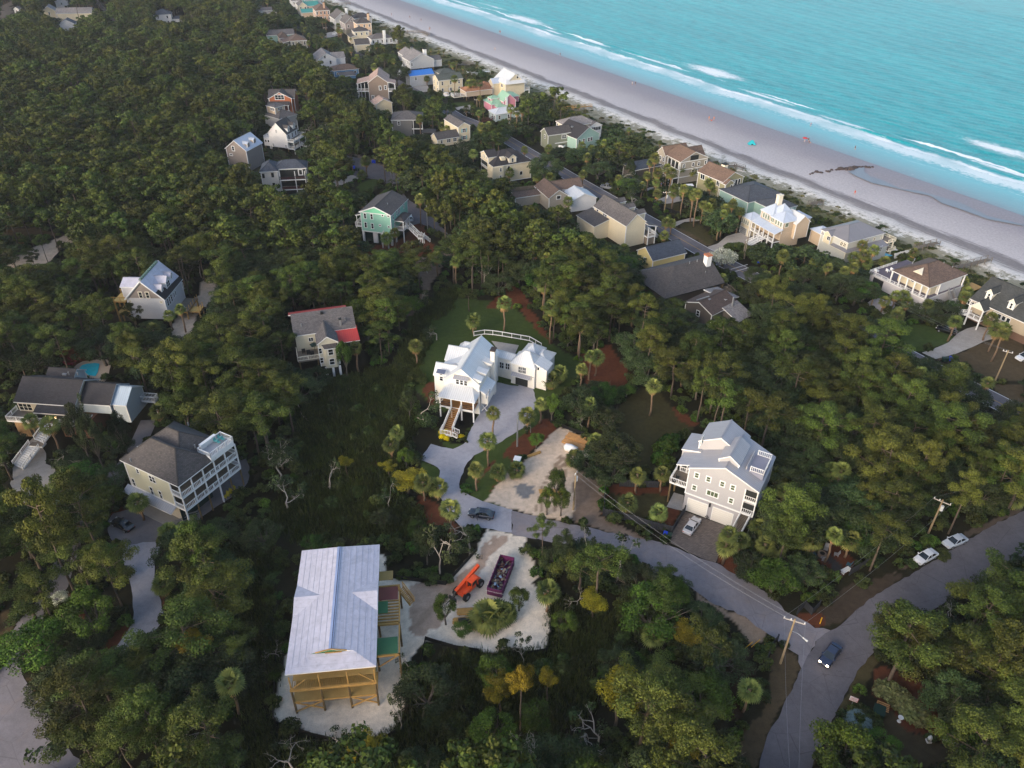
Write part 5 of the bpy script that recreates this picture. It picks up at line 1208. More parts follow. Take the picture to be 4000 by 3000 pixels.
h.winat('R',0.3,5.6,6.0,0.7,1.5,1,2,0.25);h.winat('R',0.3,8.0,6.2,0.7,1.5,1,2,0.25);h.winat('R',0.3,2.0,2.0,0.8,1.3,1,2,0.25)
# 16 cream T house
h=House('cream_gable_house','cream two storey house with narrow grey gable and pale blue shutters, low side wing','house',zF(408,755),zF(555,745),zF(232,675),7.8,o=0.25,prot=0.3)
W,D=5.6,13.0
h.mass(0,W,0,D,1.8,7.8,'gy',1.6,cream,R_MID,o=0.25);h.winat('R',0.25,2.8,6.2,1.4,1.3,2,2,0.12);h.winat('R',0.25,2.8,3.4,1.2,1.3,2,2,0.12)
SH=paint('shutter_blue',col(92,170,180))
for z_ in(6.2,3.4):h.box('shutter',1.6,1.95,0.2,0.246,z_-0.75,z_+0.75,SH);h.box('shutter',3.65,4.0,0.2,0.246,z_-0.75,z_+0.75,SH)
h.mass(-9.6,0.2,-1.2,5.0,1.8,4.6,'gx',2.0,cream,R_CHAR,o=0.3)
for x_ in(-7.6,-4.6,-1.9):h.winat('R',-0.9,x_,3.6,1.4 if x_>-7 else 0.7,1.2,2 if x_>-7 else 1,2,0.12)
h.posts([(-8,0),(-4,0),(0.4,0),(W-0.5,0.5)],0,1.9,0.3,POST)
# 17 cream victorian
h=House('cream_mansard_house','large cream three storey house with steep charcoal roof, dormer and white corner porch','house',zG(245,483),zG(742,415),zG(55,365),8.8,o=0.35,prot=0.25,zs=0.78)
W,D=h.W,h.D
h.mass(0,W,0,D,0.8,8.8,'hip',4.6,cream,R_DARK,o=0.35)
h.mass(-0.3,4.0,D*0.35,D*0.95,8.6,11.4,'gx',2.0,cream,R_DARK,o=0.3);h.dormer('R',W*0.5,0.5,2.8,9.0,2.4,1.6,5,cream,R_DARK,ww=0.7,o=0.3)
h.box('vent_dormer',W*0.24,W*0.24+1.6,1.2,3.0,10.4,11.6,cream)
for z_ in(6.8,3.6):
 for a in(0.12,0.24,0.36):h.winat('L',0.35,D*a,z_,0.6,1.5,1,2,0.12)
 h.box('corner_porch',0.3,0.34,D*0.52,D*0.95,z_-1.2,z_+1.4,DARK);h.rail([(0.2,D*0.5),(0.2,D*0.96)],z_-1.3,0.9)
for a in(0.5,0.63,0.75):h.winat('L',-0.0,D*a,10.7,0.5,1.2,1,2,0.12)
h.add('bay_corner',MB().box(-0.5,W*0.24,-0.5,3.0,0.8,8.75),cream);h.winat('R',-0.5,W*0.17,7.2,0.6,1.4,1,2,0.14);h.winat('R',-0.5,W*0.17,3.9,0.6,1.4,1,2,0.14)
h.winat('R',0.35,W*0.4,7.0,0.9,1.8,1,1,0.1);h.winat('R',0.35,W*0.72,3.8,1.0,1.6,1,1,0.1);h.box('base_band',0.3,W-0.3,0.3,0.349,0.8,1.1,WHITE)
# 18 brown roofs
h=House('brown_cottage','low brown shingle roofed cottage with round topped gable vent beside a white roofed lean-to','house',zG(930,875),zG(1120,850),zG(800,770),4.4,o=0.3,prot=0.2)
h.mass(0,7.4,0,12,0,4.4,'gy',2.4,beigeg,R_BROWN,o=0.3);h.mass(4,15,5,11.5,0,4.6,'gx',2.2,beigeg,R_BROWN,o=0.3);h.mass(-9,1,7,12,0,3.2,'gx',1.2,beigeg,R_BROWN,o=0.3)
h.winat('R',0.3,3.7,4.2,1.3,1.0,1,1,0.2);h.mass(6.5,16,-3.5,4.5,0,3.8,'gy',2.0,white,R_WHITE,o=0.3)
# 19 olive garage house, cream back house, mint gable
h=far('sage_cottage','sage green raised cottage with dark gable roof beside the roadside utility pole','house',zH(190,350),zH(380,325),zH(97,300),5.6,'gx',2.2,sage,R_CHAR,prot=0.3,nR=0,nL=0,W=11,D=6.4)
h.winat('R',0.35,7.5,4.2,1.8,1.3,2,2,0.2);h.winat('L',0.35,3.0,4.4,0.7,1.4,1,2,0.15);h.box('garage_band',3.5,10.6,0.2,0.34,1.9,2.2,WHITE)
h=far('cream_beach_house','cream house with grey hip roof and white glazed gable bay behind the sage cottage','house',zH(425,240),zH(720,225),zH(265,205),6.2,'hip',2.2,cream,R_LG,prot=0.3,nR=0,nL=4,W=14,D=9,ang=28)
h.mass(10,16,-1.6,5,0,5.4,'gy',1.4,white,R_MID,o=0.3);h.winat('R',-1.3,13.2,4.2,4.2,1.3,5,1,0.15)
h=far('seafoam_house','seafoam green gable fronted house with dark roof and two skylights near the dunes','house',zH(548,392),zH(760,330),zH(405,320),4.6,'gy',3.6,mintp,R_DARK,prot=0.3,nR=0,nL=0,W=12.5,D=13)
for x_ in(1.8,4.0,6.6,7.9):h.winat('R',0.35,x_,3.2,1.0,1.3,1,2,0.15)
h.add('skylight',MB().box(2.0,2.9,7.0,8.0,5.8,6.35).box(3.4,4.2,7.0,8.0,6.6,7.1),GREYM)
# 20 long cream house by the beach road
h=House('roadside_house','long cream house with three dormers and white screen porch beside the beach road','house',zN(690,470),zN(805,440),zN(262,212),6.6,o=0.3,prot=0.2,ang=29,W=7.6,D=17.5,orgA=True)
W,D=7.6,17.5
h.mass(0,W,0,D,0,7.0,'gy',3.2,cream,R_MID,o=0.3)
for a in(0.2,0.5,0.78):h.mass(W*0.55,W+1.2,D*a-1.2,D*a+1.2,6.0,8.8,'gx',0.9,cream,R_MID,o=0.2,name='dormer_roof')
h.mass(-5.2,0.6,D*0.5,D+1.5,0,4.6,'sx+',1.4,cream,R_CHAR,o=0.3)
h.winat('L',0.3,D*0.88,6.0,0.9,1.3,1,2,0.1);h.winat('L',0.3,D*0.68,6.0,0.8,1.4,1,2,0.1);h.winat('L',0.3,D*0.62,6.0,0.8,1.4,1,2,0.1)
rb=MB();roofmesh(rb,[[(W-0.4,-1.5,6.6),(W+3.0,-1.5,5.6),(W+3.0,D*0.6,5.6),(W-0.4,D*0.6,6.6)]],0.18);h.add('porch_roof',rb,[R_MID,WHITE])
h.deck(W-0.2,W+2.8,-1.3,D*0.6,2.6,WOODD,WHITE,[(0,0),(1,0),(1,1)],posts=None);h.posts([(W,-1.2),(W+2.6,-1.2),(W+2.6,3)],0,5.6,0.22);h.box('porch_base',W-0.1,W+2.7,-1.1,D*0.58,0,2.28,WOODD)
h.stairs((W+2.9,1.0,2.6),(W+5.8,1.0,0.1),1.2,WOODD,WHITE)
# 21 yellow wall, navy roof
h=far('yellow_house','yellow walled house with navy shingle roof half hidden behind pines','house',zO(185,238),zO(420,160),zO(40,125),3.8,'gx',2.6,yelw,shin('navy',58,66,80),prot=0.75,nR=0,nL=1,W=12,D=8,ang=28)
# 22 big hip roof house
h=House('big_hip_house','sprawling house under one huge dark grey hip roof with a white chimney','house',zO(950,455),zO(1140,415),zO(100,335),3.9,o=0.5,prot=0.0,D=22,W=15,ang=28)
a_=h.l(zO(100,335),3.9)
ap=h.l(zO(770,195),8.2);lp_=h.l(zO(410,285),8.2);x1_=ap[0];x0_=lp_[0];ya=ap[1]
rb=MB();roofmesh(rb,[[(x0_-8,0,3.9),(x1_,0,3.9),(x1_,ya,8.2),(x0_,ya,8.2)],[(x0_-8,ya+9,3.9),(x0_-8,0,3.9),(x0_,ya,8.2)],[(x1_,ya,8.2),(x1_+5,ya+9,3.9),(x0_-8,ya+9,3.9),(x0_,ya,8.2)],[(x1_,0,3.9),(x1_+5,ya+9,3.9),(x1_,ya,8.2)]],0.25)
h.add('roof',rb,[R_CHAR,DARK]);h.box('main_wall',x0_-7,x1_-0.8,1.2,ya+8,0,4.2,wallm('dark_wood',88,80,74));h.boxes.append((x0_-6,x1_,0.0,ya+1,2.0,6.5))
h.posts([(x1_-0.3,0.4),(x1_-0.3,4),(x1_-3,0.4)],0,3.8,0.3,POST)
h.chimney(x1_-2.0,ya-1.6,1.5,1.5,6.5,9.8,WHITE,paint('terracotta_cap',col(180,110,70)));h.vent([(x1_-7,ya-0.4,8.2),(x1_-4.5,ya-0.4,8.2),(x1_-4,ya*0.5,6.1)])
h.deck(x1_-0.5,x1_+2.5,0.5,7,1.2,WOODD,WOODD,[(0,0),(1,0),(1,1)],rmat=WOODD);h.stairs((x1_+2.0,0.4,1.2),(x1_+2.5,-2.5,0.1),1.5,WOODD,WOODD,True,1.0,WOODD)
# 23 brown roof + pale shed
h=far('brown_cabin','small brown shingled cabin with antennas and a pale lichen covered lean-to roof','house',zO(800,800),zO(930,740),zO(612,712),4.6,'gx',1.8,wallm('dark_wood',0,0,0),shin('umber',80,66,60),prot=0.7,nR=0,nL=1,D=9.0,W=10.5,ang=40)
h.mass(4.5,10.5,-4.6,0.6,0,3.2,'sy+',1.8,MATS['wall_dark_wood'],R_LG,o=0.2);h.mass(7.5,13.5,2.0,9,0,4.4,'sx-',1.2,MATS['wall_dark_wood'],R_LG,o=0.2)
h.add('antenna',MB().beam((1,6,6),(3.5,4.2,7.0),0.2,0.2).box(3.2,3.9,3.8,4.6,5.9,6.3),GREYM);h.add('flue',MB().box(7.4,7.8,-0.4,0.0,4,7.2),GREYM)
# 24 tan beach house
h=House('tan_beach_house','large tan beach house with brown cross gable roof and arched entry','house',zI(398,328),zI(752,290),zI(115,210),9.4,o=0.35,prot=0.2,zs=0.86)
W,D=h.W,h.D
h.mass(0,W,0,D*0.72,0,9.4,'gy',3.3,beigeg,R_TAN,o=0.35);h.mass(-0.6,W*0.8,D*0.62,D+0.4,0,9.2,'gx',3.0,beigeg,R_TAN,o=0.35);h.mass(W*0.55,W+1.5,D*0.3,D*0.75,0,8.8,'gx',3.2,beigeg,R_BROWN,o=0.3)
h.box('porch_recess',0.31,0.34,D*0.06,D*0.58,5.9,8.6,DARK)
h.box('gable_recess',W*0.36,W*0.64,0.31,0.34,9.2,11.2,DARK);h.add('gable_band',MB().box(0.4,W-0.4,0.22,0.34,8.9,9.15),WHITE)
for a in(0.16,0.48,0.68,0.92):h.winat('R',0.35,W*a,7.4,0.7,1.4,1,2,0.2)
for a in(0.5,0.62):h.winat('R',0.35,W*a,4.4,0.9,1.5,1,2,0.2)
for a in(0.72,0.86):
 for z_ in(7.2,4.0):h.winat('L',-0.25,D*a,z_,0.6,1.5,1,2,0.2)
for z_ in(5.9,2.9):h.box('floor_band',0.2,0.349,0.3,D*0.62,z_-0.3,z_,WHITE);h.box('floor_band',0.35,W-0.3,0.22,0.345,z_-0.3,z_,WHITE)
h.rail([(0.2,D*0.08),(0.2,D*0.58)],5.9,0.9,mat=BRZ);h.posts([(0.1,D*a)for a in(0.06,0.22,0.4,0.56)],5.9,8.8,0.25)
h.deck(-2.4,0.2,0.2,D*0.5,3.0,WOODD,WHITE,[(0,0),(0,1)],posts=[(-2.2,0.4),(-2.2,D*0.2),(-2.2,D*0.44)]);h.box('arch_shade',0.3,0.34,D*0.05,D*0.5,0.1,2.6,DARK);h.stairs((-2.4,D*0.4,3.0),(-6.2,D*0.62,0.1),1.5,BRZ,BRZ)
h.box('seaward_deck',W+0.5,W+4.0,2,D*0.8,5.6,6.2,WOODD)
# 25 olive beach house
h=House('olive_beach_house','olive two storey beach house with brown gable roof and small white chimney','house',zI(878,555),zI(1128,492),zI(582,432),6.4,o=0.35,prot=0.2)
W,D=h.W,h.D
h.mass(0,W,0,D,0,6.4,'gy',2.6,olive,R_TAN,o=0.35);h.mass(W*0.0,W*0.42,-1.4,2.0,0,6.0,'gy',1.3,olive,R_TAN,o=0.3)
h.chimney(W*0.62,D*0.5,1.6,1.6,7,9.6,CREAMT);h.win('L',0.35,[zI(648,492)],1.8,1.6,2,1,0.15);h.win('L',0.35,[zI(823,565),zI(733,515)],1.4,1.6,2,1,0.12)
h.winat('R',-1.1,W*0.3,4.4,0.8,1.7,1,1,0.15)
for a in(0.52,0.66,0.8):
 for z_ in(5.0,2.2):h.winat('R',0.35,W*a,z_,0.9,1.9,1,1,0.13)
h.add('corner_board',MB().box(-0.02,0.2,-1.2,-1.0,0,5.9),WHITE)
# 26 slate hip roofs
h=far('slate_hip_house','low pale green house with wide slate blue hip roof next to the white mansion','house',zJ(250,218),zJ(500,145),zJ(30,130),4.4,'hip',2.2,mintp,shin('slate',72,76,84),prot=0.25,nR=0,nL=1,W=16,D=14,ang=30)
h.mass(3,13,-9,1,0,4.2,'hip',1.8,mintp,MATS['shingle_slate'],o=0.3)
# 27 white metal roof mansion
h=House('mansion','grand cream mansion with pale metal hip roofs, tall chimney and wide white entry stair','house',zJ(665,458),zJ(960,405),zJ(372,305),9.4,o=0.3,prot=0.1,zs=0.87)
W,D=h.W,h.D;R_PB=met('pale_blue_w',188,198,214)
h.mass(0,W*0.7,0,D*0.55,5,9.4,'hip',2.4,tanl,R_PB,o=0.3);h.mass(0.3,W*0.8,D*0.45,D,5,9.6,'hip',3.0,tanl,R_PB,o=0.3);h.mass(1.6,W*0.75,D*0.25,D*0.75,6,9.9,'hip',3.4,tanl,R_PB,o=0.3)
h.mass(W*0.45,W+0.5,-1.2,5,3,8.6,'gy',2.6,tanl,R_WHITE,o=0.3);h.mass(W*0.7,W+5,3,9,0,7.4,'hip',1.8,tanl,R_PB,o=0.3);h.mass(W+3,W+8,-4,1,0,4.6,'hip',1.6,tanl,R_PB,o=0.3)
h.chimney(W*0.45,D*0.72,1.5,1.2,10,15.2,CREAMT,CREAMT)
h.mass(-3.2,2.0,D-0.6,D+4.0,0,6.4,'hip',1.6,cream,R_PB,o=0.3);rb=MB();roofmesh(rb,[[(-2.6,-0.2,5.9),(0.4,-0.2,7.0),(0.4,D+0.2,7.0),(-2.6,D+0.2,5.9)]],0.2);h.add('porch_roof',rb,[R_PB,WHITE])
h.box('body',0.2,W*0.8,0.2,D-0.2,0,5.2,tanl);h.deck(-2.4,0.2,0.2,D-0.4,2.8,WOODD,WHITE,[(0,0),(0,0.35)]);h.rail([(-2.3,D*0.65),(-2.3,D-0.5)],2.8,0.9);h.posts([(-2.3,D*a)for a in(0.03,0.25,0.45,0.62,0.8,0.96)],0,5.8,0.28)
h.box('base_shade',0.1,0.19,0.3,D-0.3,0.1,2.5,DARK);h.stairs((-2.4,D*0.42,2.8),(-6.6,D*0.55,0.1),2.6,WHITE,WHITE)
for a in(0.1,0.2,0.3,0.62,0.72,0.82):h.winat('L',0.3,D*a,8.3,0.7,1.6,1,1,0.12,glass=paint('shutter_sage',col(110,122,104)))
for a in(0.45,):h.winat('L',0.3,D*a,8.3,1.3,1.4,2,1,0.12,glass=MATS['shutter_sage'])
for k in range(4):h.winat('L',-2.9,D+0.6+k*0.9,4.7,0.5,1.5,1,1,0.1,glass=MATS['shutter_sage'])
h.winat('R',0.3,W*0.2,8.2,1.2,1.4,1,1,0.12,glass=MATS['shutter_sage']);h.door('L',-2.9,D+2.1,0.1,3.0,2.4,GREYM)
# 28 grey hip cream house
h=House('corner_hip_house','cream and pale grey house with broad grey hip roof, oceanfront balconies and pool','house',zK(490,408),zK(978,295),zK(120,245),8.6,o=0.35,prot=0.1,zs=0.78)
W,D=h.W,h.D;pg=wallm('oyster',196,196,188)
h.mass(0,W,0,D,0,8.6,'hip',3.2,pg,met('dull_grey',130,128,132),o=0.35);h.mass(-0.9,4,D*0.52,D*0.82,5,8.4,'gx',1.5,cream,MATS['metal_dull_grey'],o=0.25)
rb=MB();roofmesh(rb,[[(-0.9,-0.9,5.2),(5.5,-0.9,5.2),(5.5,0.38,5.8),(0.38,0.38,5.8)],[(-0.9,-0.9,5.2),(0.38,0.38,5.8),(0.38,D*0.5,5.8),(-0.9,D*0.5,5.2)]],0.15);h.add('pent_roof',rb,[MATS['metal_dull_grey'],CREAMT])
rb=MB();roofmesh(rb,[[(8.0,-2.6,4.9),(W-0.4,-2.6,4.9),(W-0.4,0.38,5.9),(8.0,0.38,5.9)]],0.15);h.add('side_roof',rb,[MATS['metal_dull_grey'],CREAMT]);h.box('side_bay',8.3,W-0.8,-2.3,0.3,0,4.8,pg)
h.win('L',0.35,[zK(405,418),zK(443,435)],0.8,1.2,2,2,0.14,CREAMT);h.winat('L',-0.65,D*0.6,7.2,1.2,1.3,2,2,0.1);h.winat('L',0.35,D*0.92,7.4,1.0,1.1,2,2,0.12)
for p in(zK(728,383),zK(808,363),zK(905,340)):h.win('R',0.35,[p],0.7,1.1,2,2,0.12,CREAMT)
h.win('R',-2.3,[zK(888,482)],0.9,2.0,2,3,0.12)
h.deck(W-0.2,W+3.0,-1.8,3,5.6,WOODD,CREAMT,[(0,0),(1,0),(1,1)],rmat=CREAMT);h.deck(W-0.2,W+2.6,-2.6,2,2.6,WOODD,CREAMT,[(0,0),(1,0),(1,1)],rmat=CREAMT);h.posts([(W+2.4,-1.6)],0,5.4,0.3,CREAMT)
h.add('corner_trim',MB().box(0.25,0.45,0.25,0.45,0,8.4),CREAMT)
# 29 brown roof white house
h=House('porch_beach_house','white raised beach house with brown hip roof, lattice base and open corner porches','house',zL(690,418),zL(1098,295),zL(290,250),6.6,o=0.4,prot=0.1)
W,D=h.W,h.D;WL=paint('white_lattice',col(206,202,204),0.8,0.05,lines=0.3)
h.mass(0,W,0,D,3.4,6.6,'hip',3.0,None,R_BROWN,o=0.4,nowall=True);h.box('inner_wall',2.4,W-1.0,0.8,D-1.0,3.2,6.6,cream)
h.box('lattice_base',0.1,W-0.4,0.1,D+5.6,0,3.1,WL);h.box('carport_opening',0.05,0.099,D+1.2,D+4.4,0,2.6,DARK)
h.deck(-0.2,W-0.2,-0.1,D+6.0,3.4,paint('deck_purple_grey',col(96,88,98),0.8),WHITE,None);h.rail([(-0.1,D+0.2),(-0.1,D+5.9),(3.5,D+5.9),(W*0.7,D+5.9)],3.4,0.7)
h.posts([(0.1,D*a)for a in(0.02,0.18,0.36,0.55,0.74,0.96)],3.4,6.5,0.32);h.posts([(W*a,0.1)for a in(0.3,0.95)],3.4,6.5,0.3)
h.rail([(0.0,0.1),(0.0,D)],3.4,0.55,sp=50)
h.winat('L',2.4,D*0.55,5.4,0.8,1.0,1,1,0.12);h.add('vent_gable',MB().add([(1.6,D*0.34,8.0),(1.6,D*0.58,8.0),(1.3,D*0.46,9.1),(3.6,D*0.46,9.2)],[(0,1,2),(0,2,3),(1,3,2)]),CREAMT)
h.box('side_wall',W*0.3,W-1.0,0.5,0.8,3.2,6.3,white);h.stairs((W*0.62,-0.3,3.2),(W*0.5,-4.4,0.1),1.4,WOODD,GREYM,True);h.box('side_screen',W*0.35,W*0.55,-3.2,-3.1,0,3.0,WL)
for x_,y_ in((1.6,D+5.0),(4.4,D+3.6),(6.0,D+3.4)):h.add('deck_chair',MB().box(x_-0.6,x_+0.6,y_-0.35,y_+0.35,3.75,3.85).box(x_-0.6,x_-0.5,y_-0.35,y_+0.35,3.85,4.5).box(x_-0.5,x_-0.4,y_-0.3,y_-0.2,3.4,3.75).box(x_+0.4,x_+0.5,y_-0.3,y_-0.2,3.4,3.75),WHITE)
h.vent([(W*0.3,D*0.8,8.6),(W*0.45,D*0.9,8.4),(W*0.7,D*0.4,8.9),(W*0.8,D*0.25,8.0)])
h.add('boat_lumber_deck',MB().box(W+1.5,W+6,-2,1.2,1.9,2.1),TREATED)
# 30 dormer house bottom right
h=House('twin_dormer_house','tan house with large dark green grey roof, two small gable dormers and arched entry porch','house',zM(945,735),zM(1320,640),zM(430,500),5.8,o=0.35,prot=0.1,D=17,W=14,ang=32,orgA=True)
W,D=14.0,17.0;tw=wallm('tan_siding',190,170,140)
h.mass(0,W,0,D,2.4,5.8,'gy',4.4,tw,R_OG,o=0.35)
a1=h.l(zM(695,450),8.2);a2=h.l(zM(1045,600),8.2)
for a in(a1,a2):h.dormer('L',a[1],max(a[0],1.5),1.5,6.6,1.9,1.2,4.0,CREAMT,R_OG,ww=0.5,o=0.3)
e1=h.l(zM(620,640),5.0)[1]
h.mass(-2.6,4.0,e1-1.9,e1+1.9,2.6,5.4,'gx',1.9,None,R_OG,o=0.2,nowall=True);h.add('porch_gable',MB().add([(-2.5,e1-1.7,5.3),(-2.5,e1+1.7,5.3),(-2.5,e1,7.0)],[(0,2,1)]),CREAMT)
h.deck(-2.5,0.3,e1-1.7,e1+1.7,2.6,WOODD,WHITE,[(0,0),(0,1)],posts=[(-2.4,e1-1.6),(-2.4,e1+1.6)]);h.posts([(-2.4,e1-1.6),(-2.4,e1+1.6)],2.6,5.4,0.26)
h.stairs((-1.6,e1+1.7,2.6),(-1.6,e1+5.4,1.2),1.3,WHITE,WHITE);h.box('entry_door',0.3,0.34,e1-1.2,e1-0.2,2.7,4.8,DARK);h.box('ground_wall',1.2,W-1,0.8,D-0.8,0,2.38,paint('ground_brown',col(110,86,74)))
h.winat('L',0.35,e1+3.2,4.6,1.6,1.0,3,1,0.08)
for k in range(4):h.winat('L',0.35,e1-3.2-k*1.15,4.5,0.8,1.1,1,1,0.12)
h.mass(W-1,W+4,D*0.45,D*0.72,2,6.4,'gx',1.8,tw,R_OG,o=0.3);h.mass(W-1,W+4,D*0.1,D*0.36,2,6.4,'gx',1.8,tw,R_OG,o=0.3)
# 31.. far row
h=far('blue_tarp_house','grey house with bright blue tarp roof among palms','house',zE(318,440),zE(560,410),zE(305,385),5.0,'gx',1.8,lgrey,roofing('metal_tarp_blue',col(52,118,200),'metal',0.08),nR=2,nL=1,W=13,D=7,ang=27)
h=far('cream_split_house','cream house with dark green grey gable roof and sage lower storey','house',zE(672,495),zE(805,490),zE(480,455),5.8,'gx',2.0,cream,R_GREEN,nR=3,nL=2,W=13,D=8,ang=27)
def far2(name,label,B_,ze,W,D,kind,rise,wc,rc,ang=26,**k):
 q=(B_[0]+5,B_[1]-1);return far(name,label,'house',B_,q,(B_[0]-5,B_[1]-3),ze,kind,rise,wc,rc,W=W,D=D,ang=ang,**k)
PALER=met('pale_far',176,186,198)
h=far2('green_back_house','low house with dark green hip roof directly behind the cream split house',zE(690,410),5.2,9,8,'hip',1.6,cream,R_GREEN,nR=2,nL=1)
h=far2('raised_grey_house','grey raised house on piles with long light grey gable roof, white stair and twin chimneys',zB(1440,1000),7.0,13.5,13,'gy',3.4,lgrey,R_LG,z0=3.2,nR=0,nL=4,stilts=True)
h.mass(2,11,11,25,3.0,6.6,'gy',2.4,lgrey,R_LG,o=0.3);h.mass(11,18,1,9,3,6.2,'gx',1.6,lgrey,R_MID,o=0.3);h.chimney(9.5,3.5,1.6,1.4,8,11.6,WHITE);h.chimney(7,16,1.2,1.2,8,10.4,GREYM)
h.stairs((-0.3,8,3.3),(-5,3.5,0.1),1.6,WHITE,WHITE);h.winat('R',0.35,1.2,5.4,0.7,1.4,1,2,0.2);h.stairs((1.5,25.2,3.2),(-1.5,28,0.1),1.6,WHITE,WHITE)
h=far2('palm_bungalow','low orange tan bungalow hidden in the palm grove',zF(505,315),4.0,14,8,'hip',1.8,tanl,shin('rust',158,112,84),nR=0,nL=1,z0=1.6,stilts=True)
h.mass(9,17,3,12,1,4.0,'hip',1.8,tanl,MATS['shingle_rust'],o=0.3);h.deck(-5.5,0.2,1,5,2.0,WOODD,CREAMT,[(0,0),(0,1),(1,0)])
h=far2('cream_dune_house','tall cream house with white metal roof and seaward decks at the dune edge',zF(995,222),6.8,10.5,13,'gy',4.2,cream,R_WHITE,nR=0,nL=0,o=0.3)
h.winat('L',0.3,4.2,5.4,1.8,1.4,2,2,0.12);rb=MB();roofmesh(rb,[[(-0.1,-0.9,7.0),(10.4,-0.9,7.0),(9.6,0.7,8.6),(1.0,0.7,8.6)]],0.2);h.add('pent_roof',rb,[R_WHITE,WHITE]);h.winat('R',0.3,6.4,9.3,0.8,0.9,1,1,0.12)
h.mass(-3.4,1.5,6.5,11.5,0,6.0,'gx',1.8,cream,R_PB,o=0.3);h.deck(10.3,13,0.5,8,3.2,WOODD,WHITE,[(0,0),(1,0),(1,1)],posts=[(12.8,0.7)]);h.deck(10.3,12,1.5,8,6.0,WOODD,WHITE,[(0,0),(1,0),(1,1)])
h=House('pink_house','pink walled house with mint green cross gabled roofs beneath the palms','house',zF(895,490),zF(1000,480),zF(700,400),3.4,o=0.3,ang=26,W=10,D=13,prot=0.3)
GRM=met('mint_roof',150,186,158)
h.mass(-1.5,5,3,12,0,3.4,'hip',1.9,pinkw,GRM,o=0.3);h.mass(0,5,0,5,0,2.8,'hip',1.2,pinkw,GRM,o=0.3);h.mass(3.4,10,1.0,9,0,4.6,'gy',3.0,pinkw,GRM,o=0.3);h.mass(-0.6,4.0,5.4,9.4,3,5.2,'hip',1.0,pinkw,GRM,o=0.3);h.mass(6,13,4,11,3,5.6,'hip',1.4,pinkw,GRM,o=0.3)
h.box('chimney',4.6,5.5,0.7,1.2,2,6.4,WHITE);h.winat('L',-0.3,7.2,4.4,0.9,1.0,1,1,0.12)
h=far2('pale_blue_cottage','pale blue cottage with weathered white hip roof and red brown steps',zF(870,595),3.6,13,7.5,'hip',1.6,bluep,R_WHITE,nR=3,nL=3,z0=0.4)
h.stairs((-0.2,2.0,1.2),(-4.0,4.8,0.1),1.5,paint('red_brown_deck',col(84,50,48)),MATS['red_brown_deck'])
h=far2('white_gable_house','white gable fronted house with pale grey roof in front of the dark oaks',zA(1330,1300),5.0,10,15,'gy',3.0,white,R_LG,nR=0,nL=0,ang=22)
h.winat('R',0.35,4.0,6.2,0.8,1.3,1,1,0.1);h.winat('R',0.35,6.6,3.4,0.9,1.6,1,1,0.1);h.mass(8,15,2,9,0,4.8,'gx',2.4,white,R_LG,o=0.3)
h=far2('blue_house','bright blue cottage with brown hip roof',zA(1672,1535),3.2,13.5,9,'hip',1.9,blue_w,R_BROWN,nR=3,nL=0,win=(1.1,0.9));h.mass(2,10,-5.5,0.2,0,1.6,'sy+',0.7,blue_w,R_MID,o=0.2)
h=far2('paired_house','pale greige two storey house with brown hip roofs, white porches and green shutters',zA(735,890),6.2,9.5,12,'hip',2.4,beigeg,R_BROWN,ang=22,nR=3,nL=0,trim=WHITE,win=(0.9,1.7))
h.mass(-4.5,1.0,11,20,0,6.0,'hip',2.4,tanl,R_BROWN,o=0.3);h.box('white_porch',-3.0,-0.1,5,10.5,0.2,5.4,WHITE);h.mass(-4,0.5,0.5,10.8,5.4,5.6,'sx+',0.8,None,R_BROWN,nowall=True,o=0.1)
h=far2('long_green_house','long pale green house with slate roof behind the greige house',zA(230,770),5.6,16,9,'gx',2.2,mintp,R_MID,ang=20,nR=0,nL=2)
h=far2('salmon_house','big salmon orange house with grey hip roof and white framed windows',zR(640,268),8.2,9.6,15,'hip',2.6,salmon,R_BROWN,ang=20,nR=4,nL=5,win=(0.8,1.7));h.chimney(6.2,2.2,1.2,1.0,8,12.6,salmon)
h=far2('green_roof_annex','small tan annex with turquoise roof beside the salmon house',zR(300,320),4.4,9,5,'gx',2.0,tanl,met('turquoise',70,142,138),nR=0,nL=1,ang=22)
h=far2('turquoise_roof_house','cream house with turquoise metal roof near the top of the frame',zR(370,155),5.6,10,8,'gx',3.0,tanl,MATS['metal_turquoise'],nR=2,nL=2,ang=22)
h=far2('blue_grey_house','pale blue grey house with white framed windows cut by the top edge',zR(360,0),9.0,14,9,'hip',2.6,wallm('blue_grey',150,164,178),R_MID,nR=3,nL=2,ang=22)
h=far2('white_villa','white villa with stepped gables at the top edge',zR(40,30),6.5,8,10,'gx',2.2,white,R_LG,nR=2,nL=2,ang=22);h.mass(3,9,-4,1,0,5,'gy',2,white,R_LG,o=0.3)
h=far2('yellow_villa','pale yellow two storey villa with arched doorway beside the white villa',zR(225,150),6.0,6,9,'gy',2.4,cream,R_MID,nR=2,nL=2,ang=22)
h=far2('white_end_gable_house','pale grey gable end house with white balconies right of the salmon house',zA(1700,420),6.6,11,14,'gy',4.0,lgrey,R_MID,ang=26,nR=0,nL=3);h.winat('R',0.35,5.5,8.2,1.8,1.2,3,1,0.1);h.chimney(9.0,4,1.4,1.2,8,12.2,WHITE)
h=far2('mauve_gable_house','mauve grey gable house with pentagon vent and long white entry stairs',zA(1915,515),6.4,9,12,'gy',3.8,wallm('mauve_grey',160,146,144),R_MID,ang=26,nR=2,nL=3,z0=3.0)
h.stairs((-0.3,5,3.0),(-7,3.0,0.1),2.4,WHITE,WHITE);h.box('stone_base',0.5,8.4,0.5,11.5,0,2.98,paint('stone_base',col(120,118,110)));h.winat('R',0.35,4.5,8.0,0.8,0.9,1,1,0.12)
